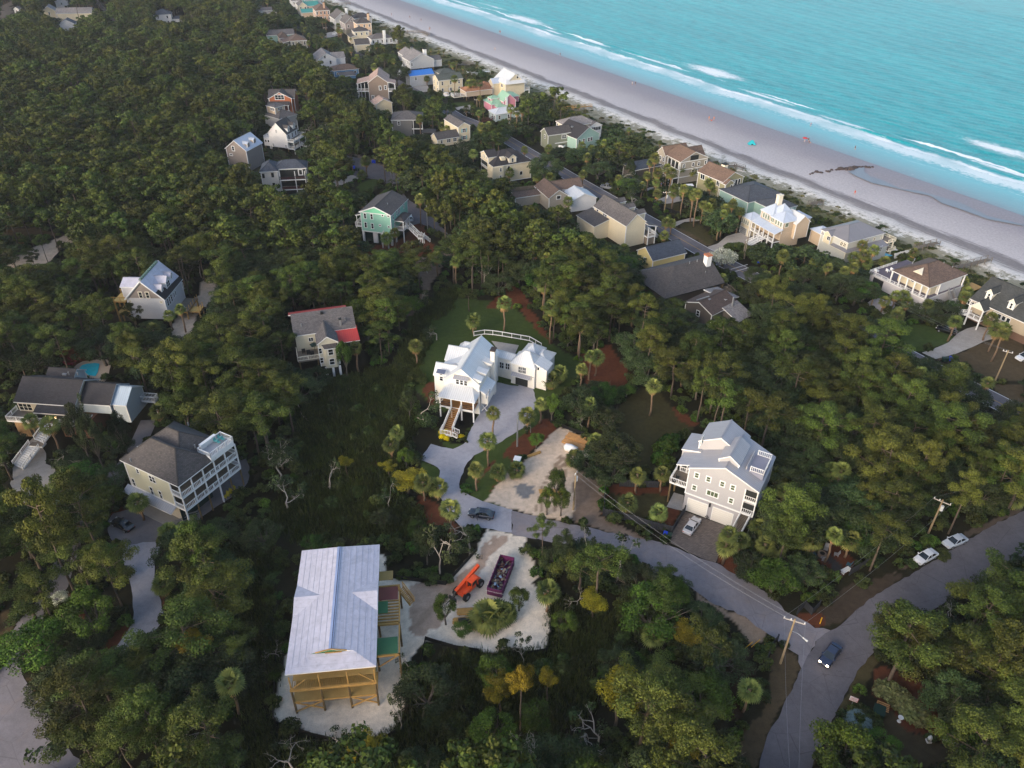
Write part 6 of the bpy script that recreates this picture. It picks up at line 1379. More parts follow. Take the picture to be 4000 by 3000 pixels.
h=far2('peach_house','peach three storey house with dark hip roof and peach chimney',zB(285,182),8.4,9.6,9.5,'hip',2.6,peach,R_CHAR,ang=23,nR=3,nL=3,win=(0.8,1.2));h.chimney(8.6,4,1.2,1.2,8,13,peach)
h=far2('cream_hip_house','cream house with charcoal hip roof and second lower hip below the peach house',zB(228,355),6.4,9.4,7.5,'hip',1.8,cream,R_CHAR,ang=22,nR=3,nL=3,win=(0.9,1.2));h.mass(-2.6,0.4,-1.0,8.5,3.4,3.6,'sx+',0.9,None,R_CHAR,nowall=True,o=0.1);h.box('lower_wall',-2.3,2,-0.7,8,0,3.4,cream)
h=far2('white_chimney_house','white raised house with blue grey roof and tall white chimney',zB(610,520),5.0,13,9,'hip',2.2,white,R_MID,ang=25,nR=5,nL=1,z0=1.8,stilts=True,win=(0.9,1.5));h.box('chimney',7.2,8.6,-0.3,0.6,1.8,9.2,WHITE);h.deck(12.8,15.5,-0.6,4,2.2,WOODD,WHITE,[(0,0),(1,0),(1,1)])
h=far2('cream_carport_cottage','small cream gable cottage with charcoal roof beside the road',zB(265,640),4.0,8.5,8,'gx',2.4,cream,R_CHAR,ang=20,nR=0,nL=1)
h=far2('dark_seaside_roof','dark hip roofed seaside house peeping behind the mauve gable house',zA(2120,400),5.0,12,9,'hip',2.4,lgrey,R_CHAR,ang=26,nR=0,nL=0)
h=far2('woods_white_house','white two storey house with slate roof alone in the far woods',D5(1320,130),7.0,11,9,'hip',2.6,white,R_BLUE,ang=16,nR=2,nL=2);h.mass(10,18,1,6,0,4,'hip',1.5,white,R_BLUE,o=0.3)
h=far2('woods_long_roof','long grey roofed house in the far left woods',D5(480,118),4.6,22,9,'gx',2.8,cream,R_LG,ang=10,nR=0,nL=1)
h=far2('woods_gable_house','cream gable house beside the long grey roofed house in the far woods',D5(360,98),5.6,8,10,'gy',2.8,cream,R_LG,ang=20,nR=1,nL=0)
h=far2('woods_blue_gable','white house with navy gable roof hidden in the far left woods',D5(510,215),4.6,9,9,'gy',2.6,white,R_BLUE,ang=20,nR=0,nL=0)
h=far2('woods_white_shed','narrow white building at the far left edge of the woods',D5(112,80),7,3.5,5,'gy',1.2,white,R_LG,ang=10,nR=1,nL=0)
h=far2('woods_top_house','white house at the top edge left of the far road',D5(470,15),6,8,7,'gy',2,white,R_LG,ang=20,nR=1,nL=1)
h=far2('inland_small_house','grey roofed house among the far trees left of the salmon house',zA(60,235),4,9,7,'gx',1.6,lgrey,R_MID,ang=20,nR=1,nL=1)
h=far2('shed_house','tiny cream garage with flat roof beside the utility pole at the top',zA(250,265),3.2,6,5,'flat',0,cream,R_LG,ang=18,nR=1,nL=0)
h=far2('hidden_roof_house','pale pinkish roof corner showing through the oaks behind the grey hip cottage',zD(400,30),5.0,8,7,'gy',2.0,cream,R_PINK,ang=27,nR=0,nL=0)
h=far2('mulch_side_house','dark roofed low house among palms behind the tan beach house',zI(-110,420),4.2,12,8,'hip',1.4,wallm('dark_wood',0,0,0),shin('navy',0,0,0),ang=29,nR=0,nL=0)
# ---------------- vehicles ----------------
HEAD=newmat('headlight_lit');HEAD[2].inputs['Emission Color'].default_value=(1,.82,.55,1);HEAD[2].inputs['Emission Strength'].default_value=9;HEAD=HEAD[0]
LAMPM=paint('lamp_glass',col(200,200,196),0.2);TAILM=paint('tail_lamp_red',col(150,20,18),0.3)
def carpaint(n_,*c):
 m=paint('car_'+n_,col(*c),0.25,0.04,spec=0.6);m.node_tree.nodes['Principled BSDF'].inputs['Coat Weight'].default_value=0.6;return m
def loft(secs,name,mat,parent,closed=True):
 """secs: list of (x, [(y,z)...]) -> skin"""
 mb=MB();n_=len(secs[0][1]);vs=[(x,y,z)for x,P in secs for y,z in P];fs=[]
 for i in range(len(secs)-1):
  for k in range(n_):k2=(k+1)%n_;fs.append((i*n_+k,i*n_+k2,(i+1)*n_+k2,(i+1)*n_+k))
 fs.append(tuple(range(n_))[::-1]);fs.append(tuple((len(secs)-1)*n_+k for k in range(n_)))
 mb.add(vs,fs);o=mb.build(name,mat,parent);
 bm_=o.modifiers.new('soft','BEVEL');bm_.width=0.05;bm_.segments=2;bm_.angle_limit=R(25);return o
def car(kind,rear,front,mat,label,group=None,lit=False,door=False,z0=0.05):
 a,b=gp(rear),gp(front);d=b-a;rz=math.atan2(d.y,d.x);c=(a+b)/2
 nm={'sedan':'parked_car','suv':'parked_suv','pickup':'pickup_truck'}[kind]
 if lit:nm='moving_car'
 o=empty(nm,(c.x,c.y,z0),rz,label,{'sedan':'car','suv':'car','pickup':'pickup truck'}[kind],group)
 L,W,H={'sedan':(2.38,.92,1.42),'suv':(2.4,.96,1.72),'pickup':(2.8,1.0,1.8)}[kind];bl={'sedan':.92,'suv':1.05,'pickup':1.12}[kind]
 def sec(w,zb,zt):return[(-w*.94,zb),(-w,zb+.22),(-w*.97,zt-.1),(-w*.86,zt),(w*.86,zt),(w*.97,zt-.1),(w,zb+.22),(w*.94,zb)]
 if kind=='pickup':st=[(-L,.93,.45,bl-.02),(-L+.1,1,.35,bl),(-.5,1,.3,bl),(1.2,1,.3,bl),(L-.4,.98,.3,bl-.1),(L,.9,.4,bl-.3)]
 else:st=[(-L,.84,.4,bl-.16),(-L+.12,.93,.3,bl-.03),(-L+.7,1,.24,bl),(0,1,.22,bl),(.95,1,.24,bl-.02),(L-.35,.95,.26,bl-.16),(L-.06,.86,.3,bl-.28),(L,.76,.36,bl-.36)]
 loft([(x,sec(W*w_,zb,zt))for x,w_,zb,zt in st],'body',mat,o)
 x0,x1,x2,x3={'sedan':(-1.75,-1.05,.25,1.1),'suv':(-2.2,-1.85,.3,1.1),'pickup':(-.45,-.2,.95,1.6)}[kind]
 def cs(w):return w
 g=MB();wb,wt=W*.88,W*.68
 g.add([(x0,-wb,bl-.03),(x3,-wb,bl-.03),(x3,wb,bl-.03),(x0,wb,bl-.03),(x1,-wt,H-.04),(x2,-wt,H-.04),(x2,wt,H-.04),(x1,wt,H-.04)],[(3,2,1,0),(4,5,6,7),(0,1,5,4),(1,2,6,5),(2,3,7,6),(3,0,4,7)])
 g.build('windows',GLASS,o)
 r=MB().box(x1-.04,x2+.04,-wt-.02,wt+.02,H-.05,H)
 for s_ in(-1,1):
  r.beam((x0,s_*wb,bl-.02),(x1,s_*(wt+.01),H-.02),.1,.06);r.beam((x3,s_*wb,bl-.02),(x2,s_*(wt+.01),H-.02),.07,.06);xm=(x1+x2)/2;r.beam((xm,s_*(wb+.01),bl-.02),(xm,s_*(wt+.01),H-.02),.09,.05)
 r.build('roof',mat,o)
 if kind=='pickup':MB().box(-L+.15,-.6,-.82,.82,bl-.02,bl+.012).build('cargo_bed',DARK,o)
 for sx in(-L*.62,L*.62):
  for s_ in(-1,1):
   w_=MB().tube([(sx,s_*(W-.2),.34),(sx,s_*(W+.015),.34)],.34,16).build('wheel',TYRE,o);MB().tube([(sx,s_*(W-.1),.34),(sx,s_*(W+.03),.34)],.2,10).build('rim',GREYM,w_)
 for s_ in(-1,1):
  MB().box(L-.2,L-.015,s_*W*.62-.16,s_*W*.62+.16,bl-.36,bl-.2).build('headlight',HEAD if lit else LAMPM,o);MB().box(-L+.0,-L+.12,s_*W*.66-.16,s_*W*.66+.16,bl-.3,bl-.14).build('tail_light',TAILM,o)
  MB().box(x3-.35,x3-.15,s_*(W+.02)-.09,s_*(W+.02)+.09,bl,bl+.14).build('mirror',mat,o)
 if door:MB().add([(.85,W,.3),(.85,W,bl),(.4,W+.25,H-.1),(.2,W+.9,bl),(.2,W+.9,.35),(.82,W-.04,.3),(.82,W-.04,bl)],[(0,1,2,3,4)]).build('open_door',mat,o)
 return o
car('sedan',B6(2050,1155),B6(1845,1125),carpaint('slate',44,48,58),'dark slate sedan on the gravel bend with its door open',door=True)
car('sedan',B7(1512,1300),B7(1590,1190),carpaint('silver',176,176,180),'silver sedan parked on the pavers before the garage doors')
car('sedan',B5(1135,1270),B5(1000,1200),carpaint('black',14,14,17),'black sedan parked on dark gravel below the palm')
g_='cars parked along the road verge'
car('sedan',B8(1420,1475),B8(1285,1550),carpaint('white',222,224,228),'white sedan with black windscreen on the verge, nearer the side street',g_)
car('sedan',B8(1675,1350),B8(1535,1408),carpaint('pale_silver',186,194,204),'older pale silver sedan on the verge under the oaks',g_)
car('sedan',C8(580,635),C8(480,770),carpaint('navy',40,48,72),'dark blue car turning at the junction with lit headlights',lit=True)
car('suv',A8(1600,1235),A8(1470,1195),carpaint('black',0,0,0),'black station wagon on the lawn by the winding drive')
car('suv',A8(2270,1430),A8(2155,1460),carpaint('white',0,0,0),'white hatchback cut off by the right edge of the photo')
car('suv',z7(1455,920),z7(1410,835),carpaint('white',0,0,0),'white utility vehicle parked beside the mint house stair')
car('pickup',D7(870,1640),D7(790,1625),carpaint('grey',120,122,126),'silver grey pickup stopped at the edge of the beach road')
car('sedan',D7(1055,1570),D7(985,1560),carpaint('ocean',70,96,120),'blue car parked under the spreading oak by the tan beach house')
car('pickup',zH(370,500),zH(265,480),carpaint('white',0,0,0),'white pickup parked behind the sage cottage')
car('suv',zE(790,690),zE(725,685),carpaint('white',0,0,0),'white van by the utility pole below the cream split house')
car('suv',zC(1235,850),zC(1160,835),carpaint('pale_silver',0,0,0),'silver wagon at the foot of the tall white house stair')
car('sedan',zF(575,595),zF(530,588),carpaint('black',0,0,0),'dark car in the shade beside the pale blue cottage')
car('sedan',zA(40,175),zA(150,150),carpaint('white',0,0,0),'white car near the far utility pole at the top left')
car('sedan',B8(-1000,0),B8(-1060,20),carpaint('black',0,0,0),'black car half hidden')if 0 else None
def thing(nm,z,x,y,label,cat,rz=0.0,group=None,z0=0.0):
 g=gp(z(x,y));return empty(nm,(g.x,g.y,z0),R(rz),label,cat,group)
a,b=gp(zT(500,780)),gp(zT(740,540));d=b-a;o=empty('telehandler',((a.x+b.x)/2-1.1*math.sin(math.atan2(d.y,d.x)),(a.y+b.y)/2+1.1*math.cos(math.atan2(d.y,d.x)),.02),math.atan2(d.y,d.x),'orange telescopic handler with big black tyres parked on the sand','telehandler')
MB().box(-2.2,2.3,-.75,.75,.75,1.35).build('chassis',ORANGE,o);bb=MB().box(-1.9,.6,-1.05,-.5,1.0,1.7).build('engine_cover',ORANGE,o)
MB().beam((3.2,.45,2.7),(-2.6,.45,1.75),.5,.55).build('boom',ORANGE,o);MB().beam((-2.5,.45,1.75),(-3.4,.45,.9),.32,.4).beam((-3.4,-.3,.8),(-3.4,1.2,.8),.15,.8).build('boom_head',BLACKM,o)
for y_ in(.1,.8):MB().beam((-3.5,y_,.45),(-4.7,y_,.4),.14,.08).build('fork',BLACKM,o)
cb=MB();X=((-.5,-1.1),(1.1,-1.1),(1.1,-.1),(-.5,-.1))
for x,y in X:cb.beam((x,y,1.2),(x*.85+.05,y,2.75),.12,.12)
cb.box(-.5,1.1,-1.15,-.05,2.72,2.8);[cb.box(-.3+k*.28,-.2+k*.28,-1.0,-.2,2.8,2.84)for k in range(4)];cab=cb.build('cab',ORANGE,o);MB().box(-.3,.9,-1.0,-.2,1.3,2.3).build('cab_interior',BLACKM,cab)
for x in(-1.75,1.75):
 for y in(-1.05,1.05):w_=MB().tube([(x,y-.26,.72),(x,y+.26,.72)],.74,18).build('wheel',TYRE,o);MB().tube([(x,y-.28,.72),(x,y+.28,.72)],.34,12).build('rim',GREYM,w_)
PUR=paint('plum_steel',col(92,34,78),.6,.2);a,b=gp(zP(475,385)),gp(zP(602,415));d=b-a;rz=math.atan2(d.y,d.x);o=empty('dumpster',(a.x,a.y,.02),rz,'long open plum coloured skip full of building rubble','dumpster')
Lx,Ly=2.5,7.4;mb=MB().box(0,Lx,0,Ly,.1,.25).box(0,.1,0,Ly,.25,1.75).box(Lx-.1,Lx,0,Ly,.25,1.75).box(.1,Lx-.1,0,.1,.25,1.75).box(.1,Lx-.1,Ly-.1,Ly,.25,1.75)
for k in range(8):mb.box(-.08,0,.4+k*.92,.52+k*.92,.2,1.7).box(Lx,Lx+.08,.4+k*.92,.52+k*.92,.2,1.7)
mb.build('container',PUR,o)
def text(s_,parent,loc,rot,size,mat,name='lettering'):
 cu=bpy.data.curves.new(name,'FONT');cu.body=s_;cu.size=size;cu.align_x='CENTER';cu.extrude=.01
 t=bpy.data.objects.new(name,cu);COLL.objects.link(t);me=bpy.data.meshes.new_from_object(t.evaluated_get(bpy.context.evaluated_depsgraph_get()));bpy.data.objects.remove(t)
 me.materials.clear();me.materials.append(mat);q=mk(name,me,parent,loc);q.rotation_euler=rot;return q
text('843-DUMP-ME-DUMPSTER',o,(Lx/2,-.015,.95),(R(90),0,0),.27,WHITE)
rb=tag(MB().build('building_rubble',DARK),'heap of torn wood, pipes and white scraps inside the plum skip','rubble')
random.seed(3);mb=MB()
for k in range(90):
 p=Vector((random.uniform(.3,Lx-.3),random.uniform(.3,Ly-.3),random.uniform(.5,1.35)));q=p+Vector((random.uniform(-.6,.6),random.uniform(-.8,.8),random.uniform(-.15,.2)));q.x=min(max(q.x,.2),Lx-.2);q.y=min(max(q.y,.2),Ly-.2)
 mb.beam(p,q,random.uniform(.05,.4),.05,random.choice((0,0,0,2,2,4,4,1,3)))
bpy.data.objects.remove(rb);rb=mb.build('building_rubble',[WOODD,paint('scrap_white',col(150,150,150)),BLACKM,paint('scrap_blue',col(120,140,165)),paint('scrap_brown',col(96,70,50))],None,(a.x,a.y,.02),rz);tag(rb,'heap of torn wood, pipes and white scraps inside the plum skip','rubble')
def stack(z,p1,p2,p3,n_,lay,label,mat=TREATED):
 a,b,c=gp(z(*p1)),gp(z(*p2)),gp(z(*p3));d=b-a;L=d.length;rz=math.atan2(d.y,d.x);w=abs((c-a).dot(Vector((-d.y,d.x,0)).normalized()));o=empty('lumber_stack',(a.x,a.y,0.02),rz,label,'lumber','stacks of lumber on the sand')
 sg=1 if(c-a).dot(Vector((-d.y,d.x,0)))>0 else-1
 for k in range(3):MB().box(L*(.12+.36*k),L*(.12+.36*k)+.12,min(0,sg*w),max(0,sg*w),0,.1).build('bearer',WOODD,o)
 for l_ in range(lay):
  for k in range(n_):y=sg*w*(k+.5)/n_;e=random.uniform(-.15,.15);MB().box(e,L+e,y-w/n_*.44,y+w/n_*.44,.1+.13*l_,.22+.13*l_).build('board',mat,o)
PINEB=paint('fresh_pine',col(196,146,92),.7,.18,1.5,9)
stack(B7,(430,510),(610,580),(450,470),6,2,'honey coloured board stack behind the white wrapped bundle',PINEB);stack(B7,(460,470),(670,545),(500,430),8,3,'largest board stack at the top of the sand lot',PINEB)
stack(B7,(135,645),(255,600),(125,625),4,1,'short pale timber stack near the portable toilet',TREATED);stack(zP,(205,580),(350,570),(215,520),6,2,'timber stack directly below the orange handler',TREATED);stack(zP,(165,660),(440,640),(200,605),7,2,'long timber stack beside the palmetto clump',TREATED);stack(zP,(300,710),(420,705),(300,670),4,1,'small timber stack nearest the lone plank',TREATED)
stack(B7,(240,970),(450,965),(240,920),6,2,'low timber stack half hidden by bushes beside the track',TREATED)
a,b=gp(zP(475,680)),gp(zP(515,750));tag(MB().beam((a.x,a.y,.1),(b.x,b.y,.1),.45,.1).build('plank',paint('rusty_board',col(150,92,50),.8)),'single rust brown plank lying on white sand','plank')
a,b=gp(B7(450,560)),gp(B7(560,590));tag(MB().tube([(a.x,a.y,.5),(a.x*.9+b.x*.1,a.y*.9+b.y*.1,.6),(a.x*.5+b.x*.5,a.y*.5+b.y*.5,.65),(b.x,b.y,.5)],[.3,.75,.85,.7],9).build('wrapped_bundle',WHITE,smooth=True),'white plastic wrapped bundle beside the board stacks','bundle')
a,b=gp(zP(215,655)),gp(zP(380,645));tag(MB().tube([(a.x,a.y,.6),(a.x+.9,a.y+.2,.6),(b.x-.8,b.y,.45),(b.x,b.y,.45)],[.55,.5,.3,.35],7).build('tarpaulin',[BLACKM],smooth=True),'crumpled black tarpaulin lying across the long timber stack','tarpaulin')
o=thing('portable_toilet',B7,45,720,'turquoise portable toilet with white roof at the sand lot edge','portable toilet',-15);TQ=paint('turquoise_plastic',col(20,140,128),.5)
MB().box(-.6,.6,-.6,.6,.08,2.2).build('cabin',TQ,o);rf=MB();roofmesh(rf,[[(-.68,-.68,2.25),(.68,-.68,2.25),(0,-.2,2.5),(0,.2,2.5)],[(.68,-.68,2.25),(.68,.68,2.25),(0,.2,2.5),(0,-.2,2.5)]],.1);MB().box(-.68,.68,-.68,.68,2.2,2.32).build('roof',WHITE,o);MB().box(-.4,.4,-.63,-.602,.15,2.05).build('door',paint('turquoise_dark',col(16,112,104),.5),o)
def bin_(z,x,y,mat,label,rz=0,group='wheeled bins'):
 o=thing('wheeled_bin',z,x,y,label,'bin',rz,group,.05)
 MB().add([(-.28,-.3,.1),(.28,-.3,.1),(.28,.3,.1),(-.28,.3,.1),(-.36,-.4,1.0),(.36,-.4,1.0),(.36,.4,1.0),(-.36,.4,1.0)],[(3,2,1,0),(4,5,6,7),(0,1,5,4),(1,2,6,5),(2,3,7,6),(3,0,4,7)]).build('body',mat,o);MB().box(-.4,.4,-.46,.44,1.01,1.09).build('lid',mat,o)
 for s_ in(-1,1):MB().tube([(s_*.3,.32,.13),(s_*.38,.32,.13)],.13,8).build('wheel',TYRE,o)
bin_(B7,1322,1325,BLUEP,'blue wheeled bin at the end of the dark fence by the road',-20);bin_(B7,1357,1335,DGREENP,'dark green wheeled bin next to the blue one by the fence',-20)
bin_(D6,1010,1410,BLUEP,'left one of two blue bins on the far edge of the north turning circle');bin_(D6,1026,1412,BLUEP,'right one of two blue bins on the far edge of the north turning circle')
bin_(D6,850,1460,BLUEP,'blue bin in the row left of the north turning circle');bin_(D6,868,1478,DGREENP,'green bin right beside the blue bin in the row left of the circle');bin_(D6,890,1480,DGREENP,'middle green bin in the row left of the circle');bin_(D6,920,1490,DGREENP,'last green bin in the row left of the circle')
bin_(D6,1228,1600,BLUEP,'lone blue bin on the asphalt near the brush pile');bin_(A8,1575,1460,BLUEP,'blue bin beside the green bins by the winding drive');bin_(A8,1535,1465,DGREENP,'right green bin by the winding drive');bin_(A8,1512,1465,DGREENP,'left green bin by the winding drive')
bin_(zJ,362,935,BLUEP,'blue bin with white load in the wooden pen opposite the mansion');bin_(zG,90,935,BLUEP,'blue bin below the cream mansard house')
PTOP={}
def pole(key,z,tx,ty,fx,fy,label,arm=0.0,al=2.4,drum=False,lamp=False,mat=None,arms=True):
 f,t=z(fx,fy),z(tx,ty);g=gp(f);h=zof(f,t);o=empty('utility_pole',(g.x,g.y,0),R(arm),label,'utility pole','utility poles')
 MB().tube([(0,0,0),(0,0,h)],[.19,.12],9).build('mast',mat or paint('pole_wood',col(146,128,100),.85,.2,1,9),o)
 if arms:
  MB().box(-al/2,al/2,-.07,.07,h-.55,h-.4).build('crossarm',paint('crossarm_grey',col(170,162,154),.8),o)
  for k in(-1,-.35,1):MB().tube([(k*(al/2-.12),0,h-.4),(k*(al/2-.12),0,h-.12)],.07,7).build('insulator',WHITE,o)
 if drum:MB().tube([(.35,0,h-2.3),(.35,0,h-1.3)],.27,10).build('transformer',paint('transformer_grey',col(196,198,200),.5),o)
 if lamp:q=MB().tube([(0,0,h-2.6),(.9,-.5,h-2.2),(1.7,-.9,h-2.25)],.05,6).build('lamp_arm',GREYM,o);MB().tube([(1.6,-.85,h-2.28),(2.3,-1.25,h-2.32)],[.1,.16],8).build('lamp_head',LAMPM,q)
 c,s_=math.cos(R(arm)),math.sin(R(arm));PTOP[key]=[Vector((g.x+k*al/2*c,g.y+k*al/2*s_,h-.12))for k in(-.95,.95)];return o
pole('J',C8,238,372,107,755,'tall timber pole with lamp arm at the road junction',-22,3.0,lamp=True);pole('E',B8,1490,990,1385,1290,'pole with crossarm rising from the oaks above two white cars',-38,2.8,drum=True)
pole('S',B7,553,760,530,1085,'slim pole with white transformer drum by the dirt track',60,.9,drum=True);pole('Y',B7,48,300,45,540,'short grey service pole at the gravel yard edge',0,arms=False,mat=GREYM)
pole('R',A8,2090,1370,1950,1659,'leaning white topped pole on the brown verge at the right',-30,2.0);pole('P',A8,935,840,892,975,'pole with transformer between the palms and the white shell court',-10,2.0,drum=True)
pole('B',zI,250,655,215,890,'pole with transformer beside the boat drive fence',5,2.4,drum=True);pole('M',zJ,285,555,200,880,'dark leaning pole by the mansion hedge',0,arms=False,mat=WOODD);pole('M2',zJ,228,670,188,850,'short dark pole stub beside the mansion hedge',0,arms=False,mat=WOODD)
pole('H',zH,805,630,800,800,'pole with white drum in front of the dark oak',5,2.4,drum=True);pole('G',zH,212,270,208,455,'pole with drum in front of the sage cottage',5,2.4,drum=True);pole('F',zF,640,400,645,520,'pole with orange lamp by the palms',5,2.2);pole('F2',zE,795,545,800,690,'pole with drum beside the cream split house',5,2.0,drum=True)
pole('N',z7,1835,560,1830,1100,'bare grey pole beside the mint house drive',0,arms=False,mat=GREYM);pole('N2',zD,572,730,598,940,'white topped street light pole by the north turning circle',0,arms=False,mat=GREYM);pole('A1',zA,1505,585,1530,890,'far pole by the walled lot',5,2.4);pole('A2',zA,450,50,490,250,'far pole at the top left of the houses',5,2.4);pole('A3',zB,545,690,560,860,'far pole with drum above the palms',5,2.4,drum=True);pole('T',zF,1040,640,1035,770,'pole with white box between palms by the pale blue cottage',5,1.0,drum=True)
def wires(a,b,sag=1.2,off=None):
 A,Bb=PTOP[a]if isinstance(a,str)else a,PTOP[b]if isinstance(b,str)else b
 o=None
 for k in range(2):
  pts=[A[k].lerp(Bb[k],t/12)-Vector((0,0,sag*4*(t/12)*(1-t/12)))for t in range(13)];w_=MB().tube(pts,.013,4)
  if o is None:o=w_.build('overhead_wire',GREYM);tag(o,'overhead wire running from the %s to the %s'%(WN.get(a if isinstance(a,str)else 'x','frame edge'),WN.get(b if isinstance(b,str)else 'x','frame edge')),'wire')
  else:w_.build('second_strand',GREYM,o)
WN={'J':'junction pole','E':'pole above the white cars','S':'track side pole','R':'right verge pole','P':'shell court pole','B':'boat drive pole','H':'dark oak pole','G':'sage cottage pole','x':'edge of the photo','F':'orange lamp pole'}
def far_end(a,px1,px2,z):return[gp(px1,z),gp(px2,z)]
wires('J','E');wires('J',[gp((3090,3080),9.5),gp((3120,3080),9.5)],.8);wires('J','S',1.5);wires('E',[gp((4060,1790),9),gp((4060,1810),9)]);wires('P','R');wires('P','B');wires('B','H');wires('H','G');wires('G','F')
def fence(nm,z,pts,hgt,mat,label,style='board',post=2.0,pm=None):
 P=[gp(z(*p))for p in pts];o=empty(nm,(P[0].x,P[0].y,0),0,label,'fence');mb=MB();O=P[0].copy();O.z=0
 for i in range(len(P)-1):
  a,b=P[i]-O,P[i+1]-O;L=(b-a).length;n_=max(1,round(L/post));up=Vector((0,0,1))
  if style=='board':
   m_=max(2,int(L/.3))
   for k in range(m_):p,q=a.lerp(b,(k+.06)/m_),a.lerp(b,(k+.94)/m_);mb.beam((p+q)/2+up*.04,(p+q)/2+up*(hgt+random.uniform(-.03,.03)),.28,.04)if 0 else mb.beam(p+up*hgt/2,q+up*hgt/2,.05,hgt)
  elif style=='rail':mb.beam(a+up*hgt,b+up*hgt,.14,.14);mb.beam(a+up*.15,b+up*.15,.14,.14)
  elif style=='silt':mb.beam(a+up*hgt/2,b+up*hgt/2,.03,hgt)
  elif style=='walk':
   d=(b-a).normalized();sd=Vector((-d.y,d.x,0))
   mb.beam(a+up*1.2,b+up*1.2,1.5,.12)
   for s_ in(-1,1):mb.beam(a+sd*.75*s_+up*2.1,b+sd*.75*s_+up*2.1,.1,.1);mb.beam(a+sd*.75*s_+up*1.6,b+sd*.75*s_+up*1.6,.06,.08)
   for k in range(n_+1):
    for s_ in(-1,1):p=a.lerp(b,k/n_)+sd*.75*s_;mb.beam(p,p+up*2.15,.13,.13)
   continue
  for k in range(n_+(i==len(P)-2)):p=a.lerp(b,k/n_);q=MB().beam(p,p+up*(hgt+.08),.16 if style!='silt' else.06,.16 if style!='silt' else.06);q.build('post',pm or mat,o)
 mb.build({'board':'boards','rail':'rails','silt':'fabric','walk':'walkway'}[style],mat,o)
 if style=='rail':
  m2=MB()
  for i in range(len(P)-1):
   a,b=P[i]-O,P[i+1]-O;L=(b-a).length
   for k in range(int(L/.35)):p=a.lerp(b,k*.35/L);m2.beam(p+Vector((0,0,.15)),p+Vector((0,0,hgt)),.02,.02)
   for k in range(1,4):m2.beam(a+Vector((0,0,hgt*k/4)),b+Vector((0,0,hgt*k/4)),.02,.02)
  m2.build('wire_mesh',GREYM,o)
 return o
fence('garden_fence',z1,[(715,145),(855,122),(965,130),(1090,148),(1215,170),(1335,190),(1450,210),(1530,255),(1605,300)],1.25,WHITE,'white post and wire fence curving behind the farmhouse lawn','rail',3.0)
DF=paint('charcoal_boards',col(48,50,56),.8,.2);fence('yard_fence',B7,[(785,1135),(930,1165),(1080,1205),(1200,1245),(1380,1290),(1490,1110)],1.7,DF,'charcoal board fence along the dirt verge and paver drive');fence('yard_fence',B7,[(805,900),(788,1130)],1.7,DF,'charcoal board fence beside the dirt track');fence('yard_fence',B7,[(930,885),(1260,895)],1.6,DF,'charcoal board fence between the lawn and the planted yard')
fence('corner_fence',C8,[(250,330),(310,270),(375,335),(440,260)],1.5,DF,'dark angled board fence at the junction mulch bed');fence('corner_fence',B8,[(700,1655),(860,1560)],1.7,DF,'dark board fence behind the fire pit garden');fence('corner_fence',C7,[(2190,780),(2230,640),(2290,560)],1.5,DF,'short dark fence on the left of the junction')
SF=paint('silt_fabric',col(16,16,18),.7);fence('silt_fence',P4,[(1080,2560),(1072,2700),(1068,2800),(1085,2832),(1225,2878),(1330,2900),(1420,2903),(1500,2890),(1545,2865)],.9,SF,'black silt fence along the bottom edge of the sand pad','silt');fence('silt_fence',P4,[(1640,2650),(1650,2560),(1662,2500),(1700,2512),(1780,2535),(1870,2548)],.9,SF,'black silt fence at the inner corner of the sand pad','silt')
fence('silt_fence',P4,[(2155,2350),(2150,2450),(2138,2545),(2060,2560)],.9,SF,'black silt fence on the east edge of the sand pad','silt');fence('silt_fence',P4,[(1515,2255),(1600,2268),(1740,2285),(1775,2250),(1865,2150)],.9,SF,'black silt fence behind the orange handler','silt');fence('silt_fence',B7,[(330,330),(500,400),(690,470)],.8,SF,'black silt fence behind the lumber at the sand lot','silt');fence('silt_fence',A5,[(470,590),(560,500),(650,470)],.9,SF,'black silt fence by the pale clearing at the left','silt')
fence('lot_wall',zA,[(1235,680),(1380,770)],2.0,WOODD,'low board fence beside the far walled lot');fence('street_fence',zG,[(60,860),(390,810),(760,770)],1.8,WOODD,'long grey board fence below the cream mansard house');fence('pool_fence',zK,[(1050,610),(1110,590),(1235,560)],1.8,WHITE,'white board fence beside the oceanfront pool');fence('picket_fence',zI,[(85,800),(180,850),(300,900),(390,925)],1.2,BLACKM,'dark low fence around the boat drive lawn')
for i,(z_,p,m_,lb)in enumerate([(zF,[(520,100),(640,108),(800,85)],WHITE,'white boardwalk crossing the dune scrub above the palms'),(zH,[(60,105),(230,60),(270,45),(500,35),(730,15)],TREATED,'new orange timber boardwalk to the beach with a bend'),(zL,[(930,250),(1130,205),(1269,170)],WOODD,'long grey boardwalk behind the porch beach house'),(zL,[(540,60),(640,30),(760,5)],WOODD,'grey boardwalk above the oceanfront pool'),
(zJ,[(960,270),(1110,250)],WOODD,'short grey dune walk behind the mansion'),(zB,[(1000,400),(1400,400),(1740,420),(1850,470)],WOODD,'far grey boardwalk ending on the sand'),(zB,[(1150,600),(1530,600)],WOODD,'far grey boardwalk through the dune scrub'),(zH,[(720,230),(900,210)],WOODD,'grey dune walk behind the seafoam house'),(zE,[(850,320),(1020,300),(1110,310)],WOODD,'grey dune walk beside the dense palm grove'),(zI,[(900,400),(1010,400),(1110,430)],WOODD,'dark dune deck walk behind the olive beach house'),(zA,[(1690,130),(2040,130)],WOODD,'far boardwalk right of the salmon house'),(zF,[(300,5),(560,5)],WOODD,'far thin boardwalk at the scrub top')]):
 q=fence('boardwalk',z_,p,2,m_,lb,'walk',3.0);q['category']='boardwalk'
